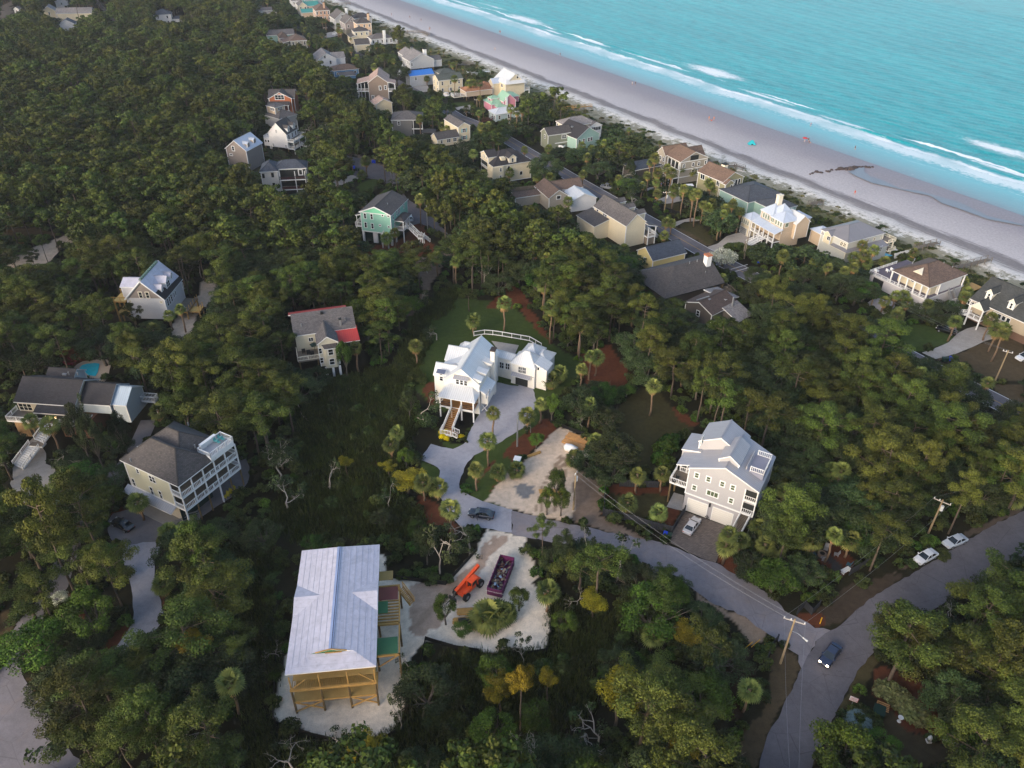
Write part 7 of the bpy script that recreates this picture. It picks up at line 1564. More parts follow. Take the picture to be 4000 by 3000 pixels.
a=gpoly(mp(z5,1075,205,1110,165,1180,145,1280,135,1345,145,1335,200,1320,260,1290,310,1200,300,1140,250));mb=MB().prism(a,.02,.12);tag(mb.build('swimming_pool',paint('pool_water',col(40,170,200),.1,.12,.8,3,spec=.7)),'kidney shaped bright turquoise pool behind the deck house','pool')
tag(MB().prism(jag(pool_deck,.02),-.02,.035).build('pool_surround',paint('pool_paving',col(178,164,150),.85)),'pale curved paving around the kidney pool','paving')
a=gpoly(mp(zK,890,590,905,540,950,545,1030,575,1010,600));tag(MB().prism(a,.1,.3).build('swimming_pool',MATS['pool_water']),'small blue pool beside the corner hip house','pool')
CHM=paint('crimson_cushion',col(120,12,32),.7)
def lounger(z,x,y,rz,mat,label,group):
 o=thing('sun_lounger',z,x,y,label,'sun lounger',rz,group,.05);MB().box(-1,.4,-.33,.33,.3,.4).build('seat',mat,o);MB().beam((.35,0,.35),(1.0,0,.95),.66,.08).build('backrest',mat,o)
 for u in(-.8,.3):MB().box(u-.05,u+.05,-.3,.3,0,.3).build('leg',mat,o)
for i,(x,y,r_,lb)in enumerate(((935,160,190,'crimson lounger nearest the deck house roof'),(990,110,170,'second crimson lounger from the deck house roof'),(1075,75,140,'third crimson lounger from the deck house roof'),(1165,40,100,'crimson lounger farthest from the deck house roof'))):lounger(z5,x,y,r_,CHM,lb,'crimson loungers by the pool')
for i,(x,y)in enumerate(((1010,505),(1050,520),(1075,545))):lounger(zK,x,y,60,WHITE,'white lounger, %s in the row beside the corner house pool'%('farthest','middle','nearest')[i],'white loungers by the small pool')
def chair(z,x,y,rz,mat,label,group):
 o=thing('lawn_chair',z,x,y,label,'chair',rz,group,.05);MB().box(-.35,.3,-.35,.35,.32,.4).build('seat',mat,o);MB().beam((.25,0,.4),(.5,0,1.1),.7,.06).build('backrest',mat,o)
 for u in(-.3,.3):MB().box(u-.04,u+.04,-.34,.34,0,.32).build('leg',mat,o)
YLW=paint('yellow_chair',col(200,180,60),.6);GRC=paint('weathered_chair',col(150,150,156),.7);BLC=paint('blue_chair',col(62,96,116),.6)
for x,y,m_,lb in((1545,1135,YLW,'yellow chair lowest of three under the stilt house'),(1580,1100,YLW,'middle yellow chair of three under the stilt house'),(1630,1065,YLW,'upper yellow chair of three under the stilt house')):chair(z3,x,y,60,m_,lb,'yellow chairs under the stilt house')
for x,y,m_,rz,lb in((520,290,GRC,160,'grey chair left above the fire pit'),(660,300,GRC,60,'tall grey chair right above the fire pit'),(440,400,BLC,200,'blue chair left of the fire pit'),(840,410,GRC,-20,'grey chair right of the leaning palm'),(610,480,GRC,-90,'grey chair just below the fire pit'),(1060,590,BLC,-40,'teal blue chair alone on the mulch')):chair(zS,x,y,rz,m_,lb,'chairs in the fire pit garden')
o=thing('fire_pit',zS,590,400,'round stone fire pit in the shaded garden','fire pit',0);MB().tube([(0,0,0),(0,0,.45)],.75,14).build('stone_ring',paint('pit_stone',col(150,130,116),.9),o);MB().tube([(0,0,.451),(0,0,.47)],.42,12).build('fire_bowl',BLACKM,o)
o=thing('picnic_bench',zS,1005,700,'small white bench beside the dark fence','bench',30);MB().box(-.9,.9,-.4,.4,.55,.63).build('top',WHITE,o);[MB().box(u-.06,u+.06,-.3,.3,0,.55).build('leg',WHITE,o)for u in(-.7,.7)]
o=thing('road_sign',C8,712,1135,'white rectangular parking notice on a post by the grass verge','sign',-28);MB().tube([(0,0,0),(0,0,2.0)],.05,7).build('post',GREYM,o);b_=MB().box(-.55,.55,-.04,0,1.5,2.4).build('panel',WHITE,o);rm=paint('sign_red',col(190,30,40))
MB().box(-.53,.53,-.05,-.041,1.5,1.54).box(-.53,.53,-.05,-.041,2.36,2.4).box(.5,.55,-.05,-.041,1.54,2.36).build('red_border',rm,b_);text('BEACH',o,(0,-.05,2.02),(R(90),0,0),.24,rm);text('PARKING',o,(0,-.05,1.72),(R(90),0,0),.22,rm)
o=thing('utility_cabinet',C8,945,1205,'dark green utility cabinet beside the long hedge','cabinet',-28);MB().box(-.7,.7,-.7,.9,0,1.2).build('housing',DGREENP,o);MB().box(-.75,.75,-.75,.95,1.2,1.27).build('lid',DGREENP,o)
o=thing('wooden_pallet',C8,985,1150,'small slatted pallet behind the green cabinet','pallet',-28);[MB().box(-.8,.8,-.6+k*.3,-.45+k*.3,.5,.58).build('slat',PINEB,o)for k in range(5)];MB().box(-.8,-.7,-.6,.8,0,.5).build('runner',PINEB,o)
o=thing('marker_post',C8,448,412,'yellow marker post on the junction mulch','bollard');MB().tube([(0,0,0),(0,0,1.6)],.09,8).build('shaft',paint('marker_yellow',col(214,160,20)),o);MB().tube([(0,0,1.6),(0,0,1.68)],.1,8).build('cap',BLACKM,o)
o=thing('garden_urn',C8,1132,1255,'small white garden urn at the foot of the long hedge','urn');MB().tube([(0,0,0),(0,0,.2),(0,0,.45),(0,0,.8),(0,0,.95)],[.3,.15,.12,.32,.38],10).build('vase',WHITE,o)
o=thing('garden_statue',C8,1385,1430,'white stone pedestal ornament on the mulch','ornament');MB().box(-.3,.3,-.3,.3,0,.3).box(-.2,.2,-.2,.2,.3,.9).tube([(0,0,.9),(0,0,1.25)],[.3,.15],8).build('pedestal',WHITE,o)
o=thing('stone_bench',C8,1560,1440,'curved white stone garden bench on the mulch','bench',-30);MB().box(-.9,.9,-.25,.25,.4,.5).build('seat',WHITE,o);[MB().box(u-.12,u+.12,-.2,.2,0,.4).build('leg',WHITE,o)for u in(-.7,.7)]
for k,(x,y)in enumerate(((2000,645),(2065,625),(2130,645))):a,b=gp(C7(x,y)),gp(C7(x+70,y-45));tag(MB().tube([(a.x,a.y,.3),(b.x,b.y,.9)],.05,6).build('guy_guard',MATS['marker_yellow']),'yellow cable guard, %s of three by the junction fence'%('leftmost','middle','rightmost')[k],'cable guard','yellow cable guards')
o=thing('boat_trailer',z3,1060,1440,'empty aluminium boat trailer under the stilt house','trailer',25);MB().beam((-2.6,-.5,.5),(1.8,-.8,.5),.1,.12).beam((-2.6,.5,.5),(1.8,.8,.5),.1,.12).beam((-2.6,0,.5),(-4,0,.5),.12,.12).beam((-2.6,-.5,.5),(-2.6,.5,.5),.1,.1).beam((1.8,-.8,.5),(1.8,.8,.5),.1,.1).build('frame',GREYM,o)
for s_ in(-1,1):
 for x in(.5,1.3):MB().tube([(x,s_*.95,.33),(x,s_*1.15,.33)],.33,12).build('wheel',TYRE,o)
 MB().box(.1,1.7,s_*1.05-.14,s_*1.05+.14,.7,.76).build('mudguard',GREYM,o)
o=thing('motor_boat',zI,485,690,'white centre console boat with canopy on a trailer','boat',8);sec=[(-3.4,1.05,.8),(-2,1.15,.7),(1,1.1,.7),(2.6,.7,.85),(3.6,.08,1.2)]
loft([(x,[(-w_,1.7),(-w_*.6,zb),(w_*.6,zb),(w_,1.7)])for x,w_,zb in sec],'hull',WHITE,o);MB().box(-.6,.6,-.5,.5,1.7,2.6).build('console',WHITE,o);MB().box(-1.3,1.3,-.95,.95,3.3,3.42).build('canopy',WHITE,o);[MB().beam((x,y,1.7),(x*.9,y*.95,3.3),.07,.07).build('canopy_post',GREYM,o)for x in(-1.1,1.1)for y in(-.8,.8)];MB().box(-4,-3.4,-.3,.3,1.3,2.5).build('outboard_motor',WHITE,o);MB().beam((-3,0,.5),(4.6,0,.5),.9,.14).build('trailer',BLACKM,o)
def person(z,x,y,pose,mat,label,group='people on the beach',hgt=1.72):
 g=gp(z(x,y));sk=SKIN
 if pose=='stand':J=[(0,0,.98),(0,0,1.2),(0,0,1.42),(0,0,1.52),(0,.02,1.66),(.1,0,.92),(.14,.1,.5),(.15,.05,.06),(.15,.17,.03),(-.1,0,.92),(-.13,-.12,.5),(-.14,-.22,.07),(-.14,-.1,.03),(.2,0,1.4),(.27,-.02,1.12),(.28,.1,.88),(-.2,0,1.4),(-.27,.02,1.12),(-.28,.1,.88)]
 else:J=[(0,0,.16),(0,-.06,.4),(0,-.1,.62),(0,-.09,.72),(0,-.07,.86),(.1,.05,.14),(.16,.42,.34),(.17,.72,.08),(.17,.86,.05),(-.1,.05,.14),(-.16,.42,.34),(-.17,.72,.08),(-.17,.86,.05),(.2,-.1,.6),(.28,-.22,.36),(.26,-.3,.08),(-.2,-.1,.6),(-.28,-.22,.36),(-.26,-.3,.08)]
 E_=[(0,1),(1,2),(2,3),(3,4),(0,5),(5,6),(6,7),(7,8),(0,9),(9,10),(10,11),(11,12),(2,13),(13,14),(14,15),(2,16),(16,17),(17,18)]
 Rr_=[.14,.13,.14,.06,.11,.09,.065,.045,.04,.09,.065,.045,.04,.06,.045,.035,.06,.045,.035]
 if pose not in _pm:
  me=bpy.data.meshes.new('person');me.from_pydata(J,E_,[]);t=bpy.data.objects.new('person',me);COLL.objects.link(t);md=t.modifiers.new('s','SKIN');t.modifiers.new('u','SUBSURF').levels=1
  for i,v in enumerate(me.skin_vertices[0].data):v.radius=(Rr_[i],Rr_[i]);v.use_root=i==0
  m2=bpy.data.meshes.new_from_object(t.evaluated_get(bpy.context.evaluated_depsgraph_get()));bpy.data.objects.remove(t);m2.materials.clear();m2.materials.append(sk);_pm[pose]=m2
 o=mk('person',_pm[pose],None,(g.x,g.y,.25),random.uniform(0,6.28));o.scale=(1,1,hgt/1.72);tag(o,label,'person',group)
 zz=(.85,1.4)if pose=='stand' else(.05,.6);MB().tube([(0,0 if pose=='stand' else-.02,zz[0]),(0,-.01 if pose=='stand' else-.08,zz[1])],[.18,.19],8).build('clothing',mat,o)
 MB().tube([(0,-.02 if pose=='stand' else-.1,1.66 if pose=='stand' else.87),(0,-.02 if pose=='stand' else-.1,1.76 if pose=='stand' else.97)],[.125,.08],8).build('hair',paint('hair_brown',col(50,36,26)),o);return o
_pm={};SKIN=paint('skin',col(190,140,112),.6);CL={k:paint('cloth_'+k,col(*v),.8)for k,v in{'navy':(30,36,60),'red':(190,50,50),'white':(220,220,220),'black':(24,24,28),'blue':(60,110,170),'orange':(220,120,70)}.items()}
for q in[(D7,415,488,'stand','navy','person in dark clothes walking at the waterline, far beach'),(D7,1038,740,'stand','white','left walker of the pair on the mid beach'),(D7,1064,740,'stand','black','right walker of the pair in black'),(D7,1700,1040,'stand','orange','standing bather left of the beach group'),(D7,1722,1050,'sit','red','seated bather in red in the beach group'),(D7,1742,1045,'stand','orange','standing bather right of the beach group'),
(D8,365,1100,'stand','blue','wader standing in shallow wash'),(D8,748,1300,'stand','navy','lone figure at the water edge right of the umbrella'),(D8,318,1232,'sit','blue','seated person left under the red umbrella'),(D8,345,1230,'stand','black','standing person beside the red umbrella'),(D8,355,1238,'sit','navy','seated person right of the red umbrella'),
(D6,1172,140,'stand','navy','far walker high on the beach'),(D6,1330,162,'stand','black','second far walker along the beach'),(D6,1427,186,'stand','navy','third far walker along the beach'),(D6,1498,260,'stand','white','far walker in white of a pair'),(D6,1504,262,'stand','black','far walker in black of a pair'),(D6,2103,290,'stand','navy','far wader left of two'),(D6,2112,292,'stand','red','far wader right of two'),(D6,2065,440,'stand','white','person crossing the dry sand'),(A8,745,30,'stand','red','person in red near the dark tide line'),(zI,178,612,'stand','blue','person in blue on the garden path'),(zI,205,590,'stand','white','person in white on the garden path')]:person(*q[:4],CL[q[4]],q[5])
o=thing('beach_umbrella',D8,312,1235,'red umbrella by the water edge','umbrella',z0=.2);MB().tube([(0,0,0),(0,0,2.1)],.03,6).build('pole',WHITE,o);MB().tube([(0,0,1.75),(0,0,2.0),(0,0,2.2)],[1.1,.7,.05],10).build('canopy',CL['red'],o)
o=thing('beach_tent',D7,2070,1250,'turquoise beach tent on pale sand','tent',z0=.2);mb=MB();mb.add([(-1.5,-1.2,0),(1.5,-1.2,0),(1.5,1.2,0),(-1.5,1.2,0),(-.4,0,1.6),(.4,0,1.6)],[(0,1,5,4),(1,2,5),(2,3,4,5),(3,0,4)]).build('canvas',paint('tent_turquoise',col(40,170,180)),o);MB().add([(-.4,-1.17,.05),(.4,-1.17,.05),(.15,-.4,1.05),(-.15,-.4,1.05)],[(0,1,2,3)]).build('opening',BLACKM,o)
RK=paint('wet_rock',col(74,64,62),.8,.3);random.seed(8)
for k in range(26):
 t=k/25;x,y=370+t*520+random.uniform(-12,12),1500-t*60+random.uniform(-8,8);g=gp(D8(x,y));s_=(1.6 if.5<t<.8 else.8)*random.uniform(.5,1.1)
 n_=7;mb=MB().tube([(0,0,-.2),(0,0,s_*.25),(random.uniform(-.2,.2),0,s_*.55)],[s_*random.uniform(.8,1),s_*.8,s_*.3],n_);q=mb.build('rock',RK,None,(g.x,g.y,.15),random.uniform(0,6));q.scale=(random.uniform(.8,1.5),1,1);tag(q,'dark rock in the short groyne line across the wet sand','rock','rocks of the groyne')
tp=MB();P=gpoly(mp(D8,690,1490,760,1465,860,1440,890,1435,830,1450,830,1490,880,1530,1000,1570,1150,1640)+mp(A8,1300,-5,1420,30,1650,95,1900,215,2212,290,2212,302,1900,245,1640,150,1500,105,1400,40,1250,10)+mp(D8,1040,1620,900,1590,760,1530));sheet('tide_pool',None,paint('tide_water',col(112,116,122),.3,.1,spec=.4),.34,world=P,clear=False)
# ---------------- vegetation ----------------
def leafmat(name,dark,light,hue=0.03,rough=0.7):
 m,n,b=newmat(name)
 at=N(n,'ShaderNodeAttribute',attribute_name='tint').outputs['Fac']
 oi=N(n,'ShaderNodeObjectInfo').outputs['Random']
 r=ramp(n,at,[(0.0,dark),(1.0,light)]).outputs[0]
 hs=N(n,'ShaderNodeHueSaturation');L_(n,r,hs.inputs['Color'])
 L_(n,mth(n,'ADD',0.5-hue,mth(n,'MULTIPLY',oi,hue*2)),hs.inputs['Hue'])
 L_(n,mth(n,'ADD',0.6,mth(n,'MULTIPLY',mth(n,'FRACT',mth(n,'MULTIPLY',oi,7.3)),0.85)),hs.inputs['Value'])
 L_(n,hs.outputs[0],b.inputs['Base Color']);b.inputs['Roughness'].default_value=rough;b.inputs['Specular IOR Level'].default_value=0.2
 return m
M_PINE=leafmat('pine_needles',col(34,42,16),col(84,94,36),0.035)
M_OAK=leafmat('oak_leaves',col(28,38,20),col(66,80,44),0.03)
M_GREEN=leafmat('fresh_leaves',col(32,48,15),col(78,104,32),0.03)
M_PALM=leafmat('palm_fronds',col(56,70,34),col(124,130,66),0.02)
M_SKIRT=leafmat('dry_fronds',col(110,84,54),col(176,136,92),0.01)
M_GOLD=leafmat('yellowing_needles',col(80,72,14),col(134,122,30),0.02)
M_SHRUB=leafmat('shrub_leaves',col(30,40,18),col(76,88,40),0.03)
M_MARSHG=leafmat('marsh_blades',col(34,42,18),col(74,84,36),0.02)
M_WHITEF=leafmat('white_blossom',col(120,130,100),col(225,225,210),0.01)
M_YELF=leafmat('yellow_blossom',col(170,150,10),col(235,210,30),0.01)
BARK_P=paint('pine_bark',col(92,80,70),0.9,0.3,1.5,9);BARK_O=paint('oak_bark',col(96,88,80),0.9,0.25,1.5,9)
BARK_D=paint('dead_wood',col(160,152,142),0.9,0.2,1.5,9);BARK_L=paint('palm_trunk',col(124,102,82),0.9,0.3,3.0,12)
def leafcloud(name,cen,nrm,size,tint,mat,rs,aspect=0.75):
 """many small leaf clumps as quads facing roughly along nrm"""
 n=len(cen);nr=nrm+rs.randn(n,3)*0.55;nr/=np.linalg.norm(nr,axis=1)[:,None]+1e-6
 a=np.cross(nr,rs.randn(n,3));a/=np.linalg.norm(a,axis=1)[:,None]+1e-6;b=np.cross(nr,a)
 s=(size*(0.6+0.8*rs.rand(n)))[:,None]
 V=np.stack([cen-a*s,cen-b*s*aspect,cen+a*s,cen+b*s*aspect],1).reshape(-1,3)
 F=np.arange(n*4).reshape(n,4)
 me=bpy.data.meshes.new(name);npmesh(me,V,F)
 t=me.attributes.new('tint','FLOAT','FACE');t.data.foreach_set('value',tint.astype(np.float32))
 me.materials.append(mat);return me
def puffs_to_leaves(P,Rr,per,size,rs,flat=0.65,updir=0.35):
 C,Nn,S,Tn=[],[],[],[]
 for p,r in zip(P,Rr):
  m=max(6,int(per*r*r));d=rs.randn(m,3);d[:,2]+=updir;d/=np.linalg.norm(d,axis=1)[:,None]
  rad=r*(0.55+0.5*rs.rand(m))[:,None]
  c=p+d*rad*np.array([1,1,flat]);C.append(c);Nn.append(d);S.append(np.full(m,size))
  base=0.25+0.5*rs.rand();Tn.append(np.clip(base+0.30*rs.randn(m)*0.6,0,1))
 return np.concatenate(C),np.concatenate(Nn),np.concatenate(S),np.concatenate(Tn)
def mk_pine(seed,H=15.0,Rc=3.8,k=1.0,size=0.2,style=0):
 rs=np.random.RandomState(seed);tr=MB();lean=rs.randn(2)*0.5
 pts=[(lean[0]*(z/H)**2+0.15*math.sin(z),lean[1]*(z/H)**2,z)for z in np.linspace(0,H*0.95,6)]
 tr.tube(pts,[0.26,0.22,0.19,0.15,0.1,0.04],6)
 P,Rr=[],[]
 nb=15 if style==0 else 10;z0=0.5 if style==0 else 0.66
 for i in range(nb):
  f=z0+(0.97-z0)*(i+rs.rand()*0.6)/nb;z=H*f
  prof=math.sin(math.pi*min(1,(f-z0+0.12)/(1.05-z0)))**0.6
  L=Rc*prof*(0.7+0.5*rs.rand());a=i*2.4+rs.rand()
  bx,by=lean[0]*f*f,lean[1]*f*f
  tip=np.array([bx+L*math.cos(a),by+L*math.sin(a),z+L*0.22+0.3])
  tr.tube([(bx,by,z),tuple((np.array([bx,by,z])+tip)/2-[0,0,0.12]),tuple(tip)],[0.08,0.05,0.02],4,cap=False)
  P.append(tip);Rr.append(0.9+0.5*rs.rand())
  for q in range(2):
   u=0.45+0.4*rs.rand();o=rs.randn(3)*0.55;P.append(np.array([bx,by,z])*(1-u)+tip*u+o);Rr.append(0.7+0.45*rs.rand())
 P.append(np.array([lean[0],lean[1],H*0.97]));Rr.append(1.2)
 cen,nrm,s,t=puffs_to_leaves(P,Rr,130*k,size,rs,0.6)
 return tr,leafcloud('crown',cen,nrm,s,t,M_PINE,rs)
def mk_oak(seed,H=9.0,Rc=4.2,k=1.0,size=0.2,mat=None,sparse=1.0):
 rs=np.random.RandomState(seed);tr=MB();P,Rr=[],[]
 tr.tube([(0,0,0),(0.15,0.1,H*0.28)],[0.36,0.26],7)
 nl=7
 for i in range(nl):
  a=i*2*math.pi/nl+rs.rand()*0.7;e=0.35+0.7*rs.rand();L=Rc*(0.6+0.35*rs.rand())
  m=np.array([L*0.5*math.cos(a),L*0.5*math.sin(a),H*(0.38+0.12*e)]);t_=np.array([L*math.cos(a+0.25),L*math.sin(a+0.25),H*(0.5+0.32*e)])
  tr.tube([(0.12,0.08,H*0.24),tuple(m),tuple(t_)],[0.17,0.11,0.03],5,cap=False)
  for q in range(2):
   b_=t_+rs.randn(3)*0.9+[0,0,0.5];tr.tube([tuple(m),tuple((m+b_)/2+rs.randn(3)*0.25),tuple(b_)],[0.07,0.045,0.015],4,cap=False)
 n=int(46*sparse)
 for i in range(n):
  d=rs.randn(3);d[2]=abs(d[2])*0.9-0.12;d/=np.linalg.norm(d)
  r=0.72+0.3*rs.rand();P.append(np.array([d[0]*Rc*r,d[1]*Rc*r,H*0.56+d[2]*H*0.40*r])+rs.randn(3)*0.25);Rr.append(0.75+0.6*rs.rand())
 cen,nrm,s,t=puffs_to_leaves(P,Rr,105*k,size,rs,0.7)
 return tr,leafcloud('crown',cen,nrm,s,t,mat or M_OAK,rs)
def mk_bare(seed,H=7.0,leaves=0.0,spread=1.0,mat=None):
 rs=np.random.RandomState(seed);tr=MB();tips=[]
 def grow(p,d,L,r,dep):
  mid=p+d*L*0.5+rs.randn(3)*L*0.09;q=p+d*L+rs.randn(3)*L*0.12
  tr.tube([tuple(p),tuple(mid),tuple(q)],[r,r*0.8,r*0.6],4 if dep else 5,cap=False)
  if dep>=4:tips.append(q);return
  for k in range(2+(rs.rand()>0.45)):
   nd=d+rs.randn(3)*0.55*spread;nd[2]+=0.10;nd/=np.linalg.norm(nd);grow(q,nd,L*(0.62+0.2*rs.rand()),r*0.58,dep+1)
 d0=np.array([0.15*rs.randn(),0.15*rs.randn(),1.0]);grow(np.zeros(3),d0,H*0.34,0.18,0)
 me=None
 if leaves>0:
  P=[t for t in tips if rs.rand()<leaves];
  if P:
   cen,nrm,s,t=puffs_to_leaves(P,[0.55+0.3*rs.rand()for _ in P],90,0.16,rs,0.8)
   me=leafcloud('foliage',cen,nrm,s,t,mat or M_OAK,rs)
 return tr,me
def mk_palm(seed,k=1.0):
 """round headed fan palm, unit trunk of 1 m scaled separately"""
 rs=np.random.RandomState(seed);V,F,T_=[],[],[];V2,F2,T2=[],[],[]
 def fan(o,a,e,L,V,F,T_,spread=1.15,nleaf=9,droop=0.25):
  d=np.array([math.cos(a)*math.cos(e),math.sin(a)*math.cos(e),math.sin(e)]);up=np.array([-math.cos(a)*math.sin(e),-math.sin(a)*math.sin(e),math.cos(e)]);sd=np.cross(d,up)
  hub=o+d*L*0.42;w0=0.02
  i=len(V);V+=[o-sd*w0,o+sd*w0,hub+sd*w0,hub-sd*w0];F.append((i,i+1,i+2,i+3));T_.append(0.3)
  t0=0.3+0.5*rs.rand()
  for q in range(nleaf):
   th=spread*(q/(nleaf-1)*2-1);dd=d*math.cos(th)+sd*math.sin(th);l=L*0.62*(1-0.12*abs(th))
   wv=np.cross(dd,up)*0.055*L;mid=hub+dd*l*0.6+up*(-0.05*L*abs(th));tip=hub+dd*l-np.array([0,0,droop*L*0.6])
   i=len(V);V+=[hub,mid-wv,tip,mid+wv];F.append((i,i+1,i+2,i+3));T_.append(np.clip(t0+0.15*rs.randn(),0,1))
 n=int(30*k)
 for j in range(n):
  e=1.35-2.0*((j+0.5)/n)**0.9;a=j*2.399+rs.rand()*0.3
  fan(np.array([0,0,0.0]),a,e,1.55+0.3*rs.rand(),V,F,T_)
 for j in range(int(9*k)):
  a=j*2.399*1.7+rs.rand();fan(np.array([0,0,-0.15]),a,-1.15+0.25*rs.rand(),1.15+0.3*rs.rand(),V2,F2,T2,0.7,6,0.5)
 def mesh(nm,V,F,T_,mat):
  me=bpy.data.meshes.new(nm);npmesh(me,np.array(V),np.array(F));t=me.attributes.new('tint','FLOAT','FACE');t.data.foreach_set('value',np.array(T_,np.float32));me.materials.append(mat);return me
 return mesh('fronds',V,F,T_,M_PALM),mesh('dry_fronds',V2,F2,T2,M_SKIRT)
def mk_shrub(seed,mat,R_=1.3,H=1.5,k=1.0,size=0.16):
 rs=np.random.RandomState(seed);P,Rr=[],[]
 for i in range(16):
  d=rs.randn(3);d[2]=abs(d[2]);d/=np.linalg.norm(d);P.append(d*np.array([R_*0.7,R_*0.7,H*0.55])+[0,0,H*0.3]);Rr.append(0.45+0.2*rs.rand())
 cen,nrm,s,t=puffs_to_leaves(P,Rr,190*k,size,rs,0.8);return leafcloud('foliage',cen,nrm,s,t,mat,rs)
def tubemesh(mb,name,mat):
 me=bpy.data.meshes.new(name);me.from_pydata(mb.v,[],mb.f);me.materials.append(mat);me.polygons.foreach_set('use_smooth',[True]*len(me.polygons));return me
HN={'pine':15.0,'gold':12.0,'oak':9.2,'green':8.2,'bare':8.0,'twist':6.0}
PROTO={}
def proto(kind):
 if kind in PROTO:return PROTO[kind]
 k,i=kind.rsplit('_',1);i=int(i)
 if k=='pine':tr,cr=mk_pine(10+i,15,3.6+0.6*(i%3),1.9,0.115,i%2);out=[('trunk',tubemesh(tr,'trunk',BARK_P)),('crown',cr)]
 elif k=='gold':
  tr,cr=mk_pine(40+i,12,2.7,1.9,0.115,1);cr.materials.clear();cr.materials.append(M_GOLD);out=[('trunk',tubemesh(tr,'trunk',BARK_P)),('crown',cr)]
 elif k=='oak':tr,cr=mk_oak(70+i,9,4.4,1.9,0.12);out=[('trunk',tubemesh(tr,'trunk',BARK_O)),('crown',cr)]
 elif k=='green':tr,cr=mk_oak(90+i,8,3.2,1.9,0.12,M_GREEN,0.7);out=[('trunk',tubemesh(tr,'trunk',BARK_O)),('crown',cr)]
 elif k=='bare':tr,cr=mk_bare(110+i,8.0,0.35 if i%2 else 0.08,1.15);out=[('branches',tubemesh(tr,'branches',BARK_D))]+([('foliage',cr)]if cr else[])
 elif k=='twist':tr,cr=mk_bare(130+i,6.5,0.45,1.6);out=[('branches',tubemesh(tr,'branches',BARK_D))]+([('foliage',cr)]if cr else[])
 elif k=='shrub':out=[('foliage',mk_shrub(150+i,M_SHRUB,1.5,1.9))]
 elif k=='bush':out=[('foliage',mk_shrub(160+i,M_GREEN,1.6,2.0))]
 elif k=='hedgepuff':out=[('foliage',mk_shrub(170+i,leafmat('variegated_leaves',col(60,66,36),col(128,132,84))if 'variegated_leaves' not in bpy.data.materials else bpy.data.materials['variegated_leaves'],1.5,1.6))]
 elif k=='yellowbush':out=[('foliage',mk_shrub(180+i,M_YELF,0.6,0.8,1.0,0.08))]
 elif k=='whitebush':
  tr,cr=mk_oak(190+i,5,2.4,1.0,0.13,M_WHITEF,0.7);out=[('trunk',tubemesh(tr,'trunk',BARK_O)),('crown',cr)]
 PROTO[kind]=out;return out
CATS={'pine':('pine_tree','pine tree'),'gold':('pine_tree','pine tree'),'oak':('live_oak','oak tree'),'green':('leafy_tree','tree'),'bare':('bare_tree','bare tree'),'twist':('bare_tree','bare tree'),
'shrub':('shrub','shrub'),'bush':('shrub','shrub'),'hedgepuff':('hedge','hedge'),'yellowbush':('flowering_shrub','shrub'),'whitebush':('flowering_tree','tree'),'palm':('palm_tree','palm tree')}
DESC={'pine':'olive pine','gold':'yellowing pine','oak':'dark live oak','green':'bright leafy tree','bare':'pale bare tree','twist':'twisted grey tree','shrub':'dark green shrub','bush':'bright green bush','palm':'round headed palm'}
SHORT={}
for h_,_ in HOUSES:SHORT[h_]={'beach_house':'grey house with roof deck','stilt_house':'stacked deck house','farmhouse':'white farmhouse','unfinished_house':'unfinished timber house','guest_wing':'farmhouse annex'}.get(h_.root.name,h_.root.name.replace('_',' '))
def nearest(x,y):
 best=min(HOUSES,key=lambda t:(t[0].org.x-x)**2+(t[0].org.y-y)**2);return 'the '+SHORT[best[0]]
def where(x,y,h=None):
 """where a plant stands, told from the nearest house as the photograph sees it"""
 b_=min(HOUSES,key=lambda t:(t[0].org.x+3-x)**2+(t[0].org.y+5-y)**2)[0];dx,dy=x-b_.org.x-3,y-b_.org.y-5;d=math.hypot(dx,dy)
 side=('right of' if dx>0 else 'left of')if abs(dx)>1.7*abs(dy)else('behind' if dy>0 else 'in front of')
 if 0.6<abs(dx)/(abs(dy)+1e-6)<=1.7:side=('back ' if 0 else '')+('behind and ' if dy>0 else 'in front and ')+('right of' if dx>0 else 'left of')
 return('close ' if d<14 else('' if d<26 else('well ' if d<42 else 'far ')))+side+' the '+SHORT[b_],SHORT[b_]
def put(kind,x,y,s=1.0,rz=None,label=None,group=None,sz=None,tilt=None):
 k=kind.rsplit('_',1)[0];nm,cat=CATS[k]
 rz=random.uniform(0,6.28)if rz is None else rz
 o=mk(nm,None,None,(x,y,0),rz);o.empty_display_size=0.5;o.scale=(s,s,sz or s)
 if tilt:o.rotation_euler=(tilt[0],tilt[1],rz)
 if label is None:
  hh=HN.get(k,2)*(sz or s);label=('tall ' if hh>HN.get(k,2)*.95 else('low ' if hh<HN.get(k,2)*.6 else ''))+DESC[k]+' '+where(x,y)[0]
  group=DESC[k]+'s around the '+where(x,y)[1]
 tag(o,label,cat,group)
 for pn,me in proto(kind):mk(pn,me,o)
 return o
PALMS=[mk_palm(200+i)for i in range(4)]
_trunks={}
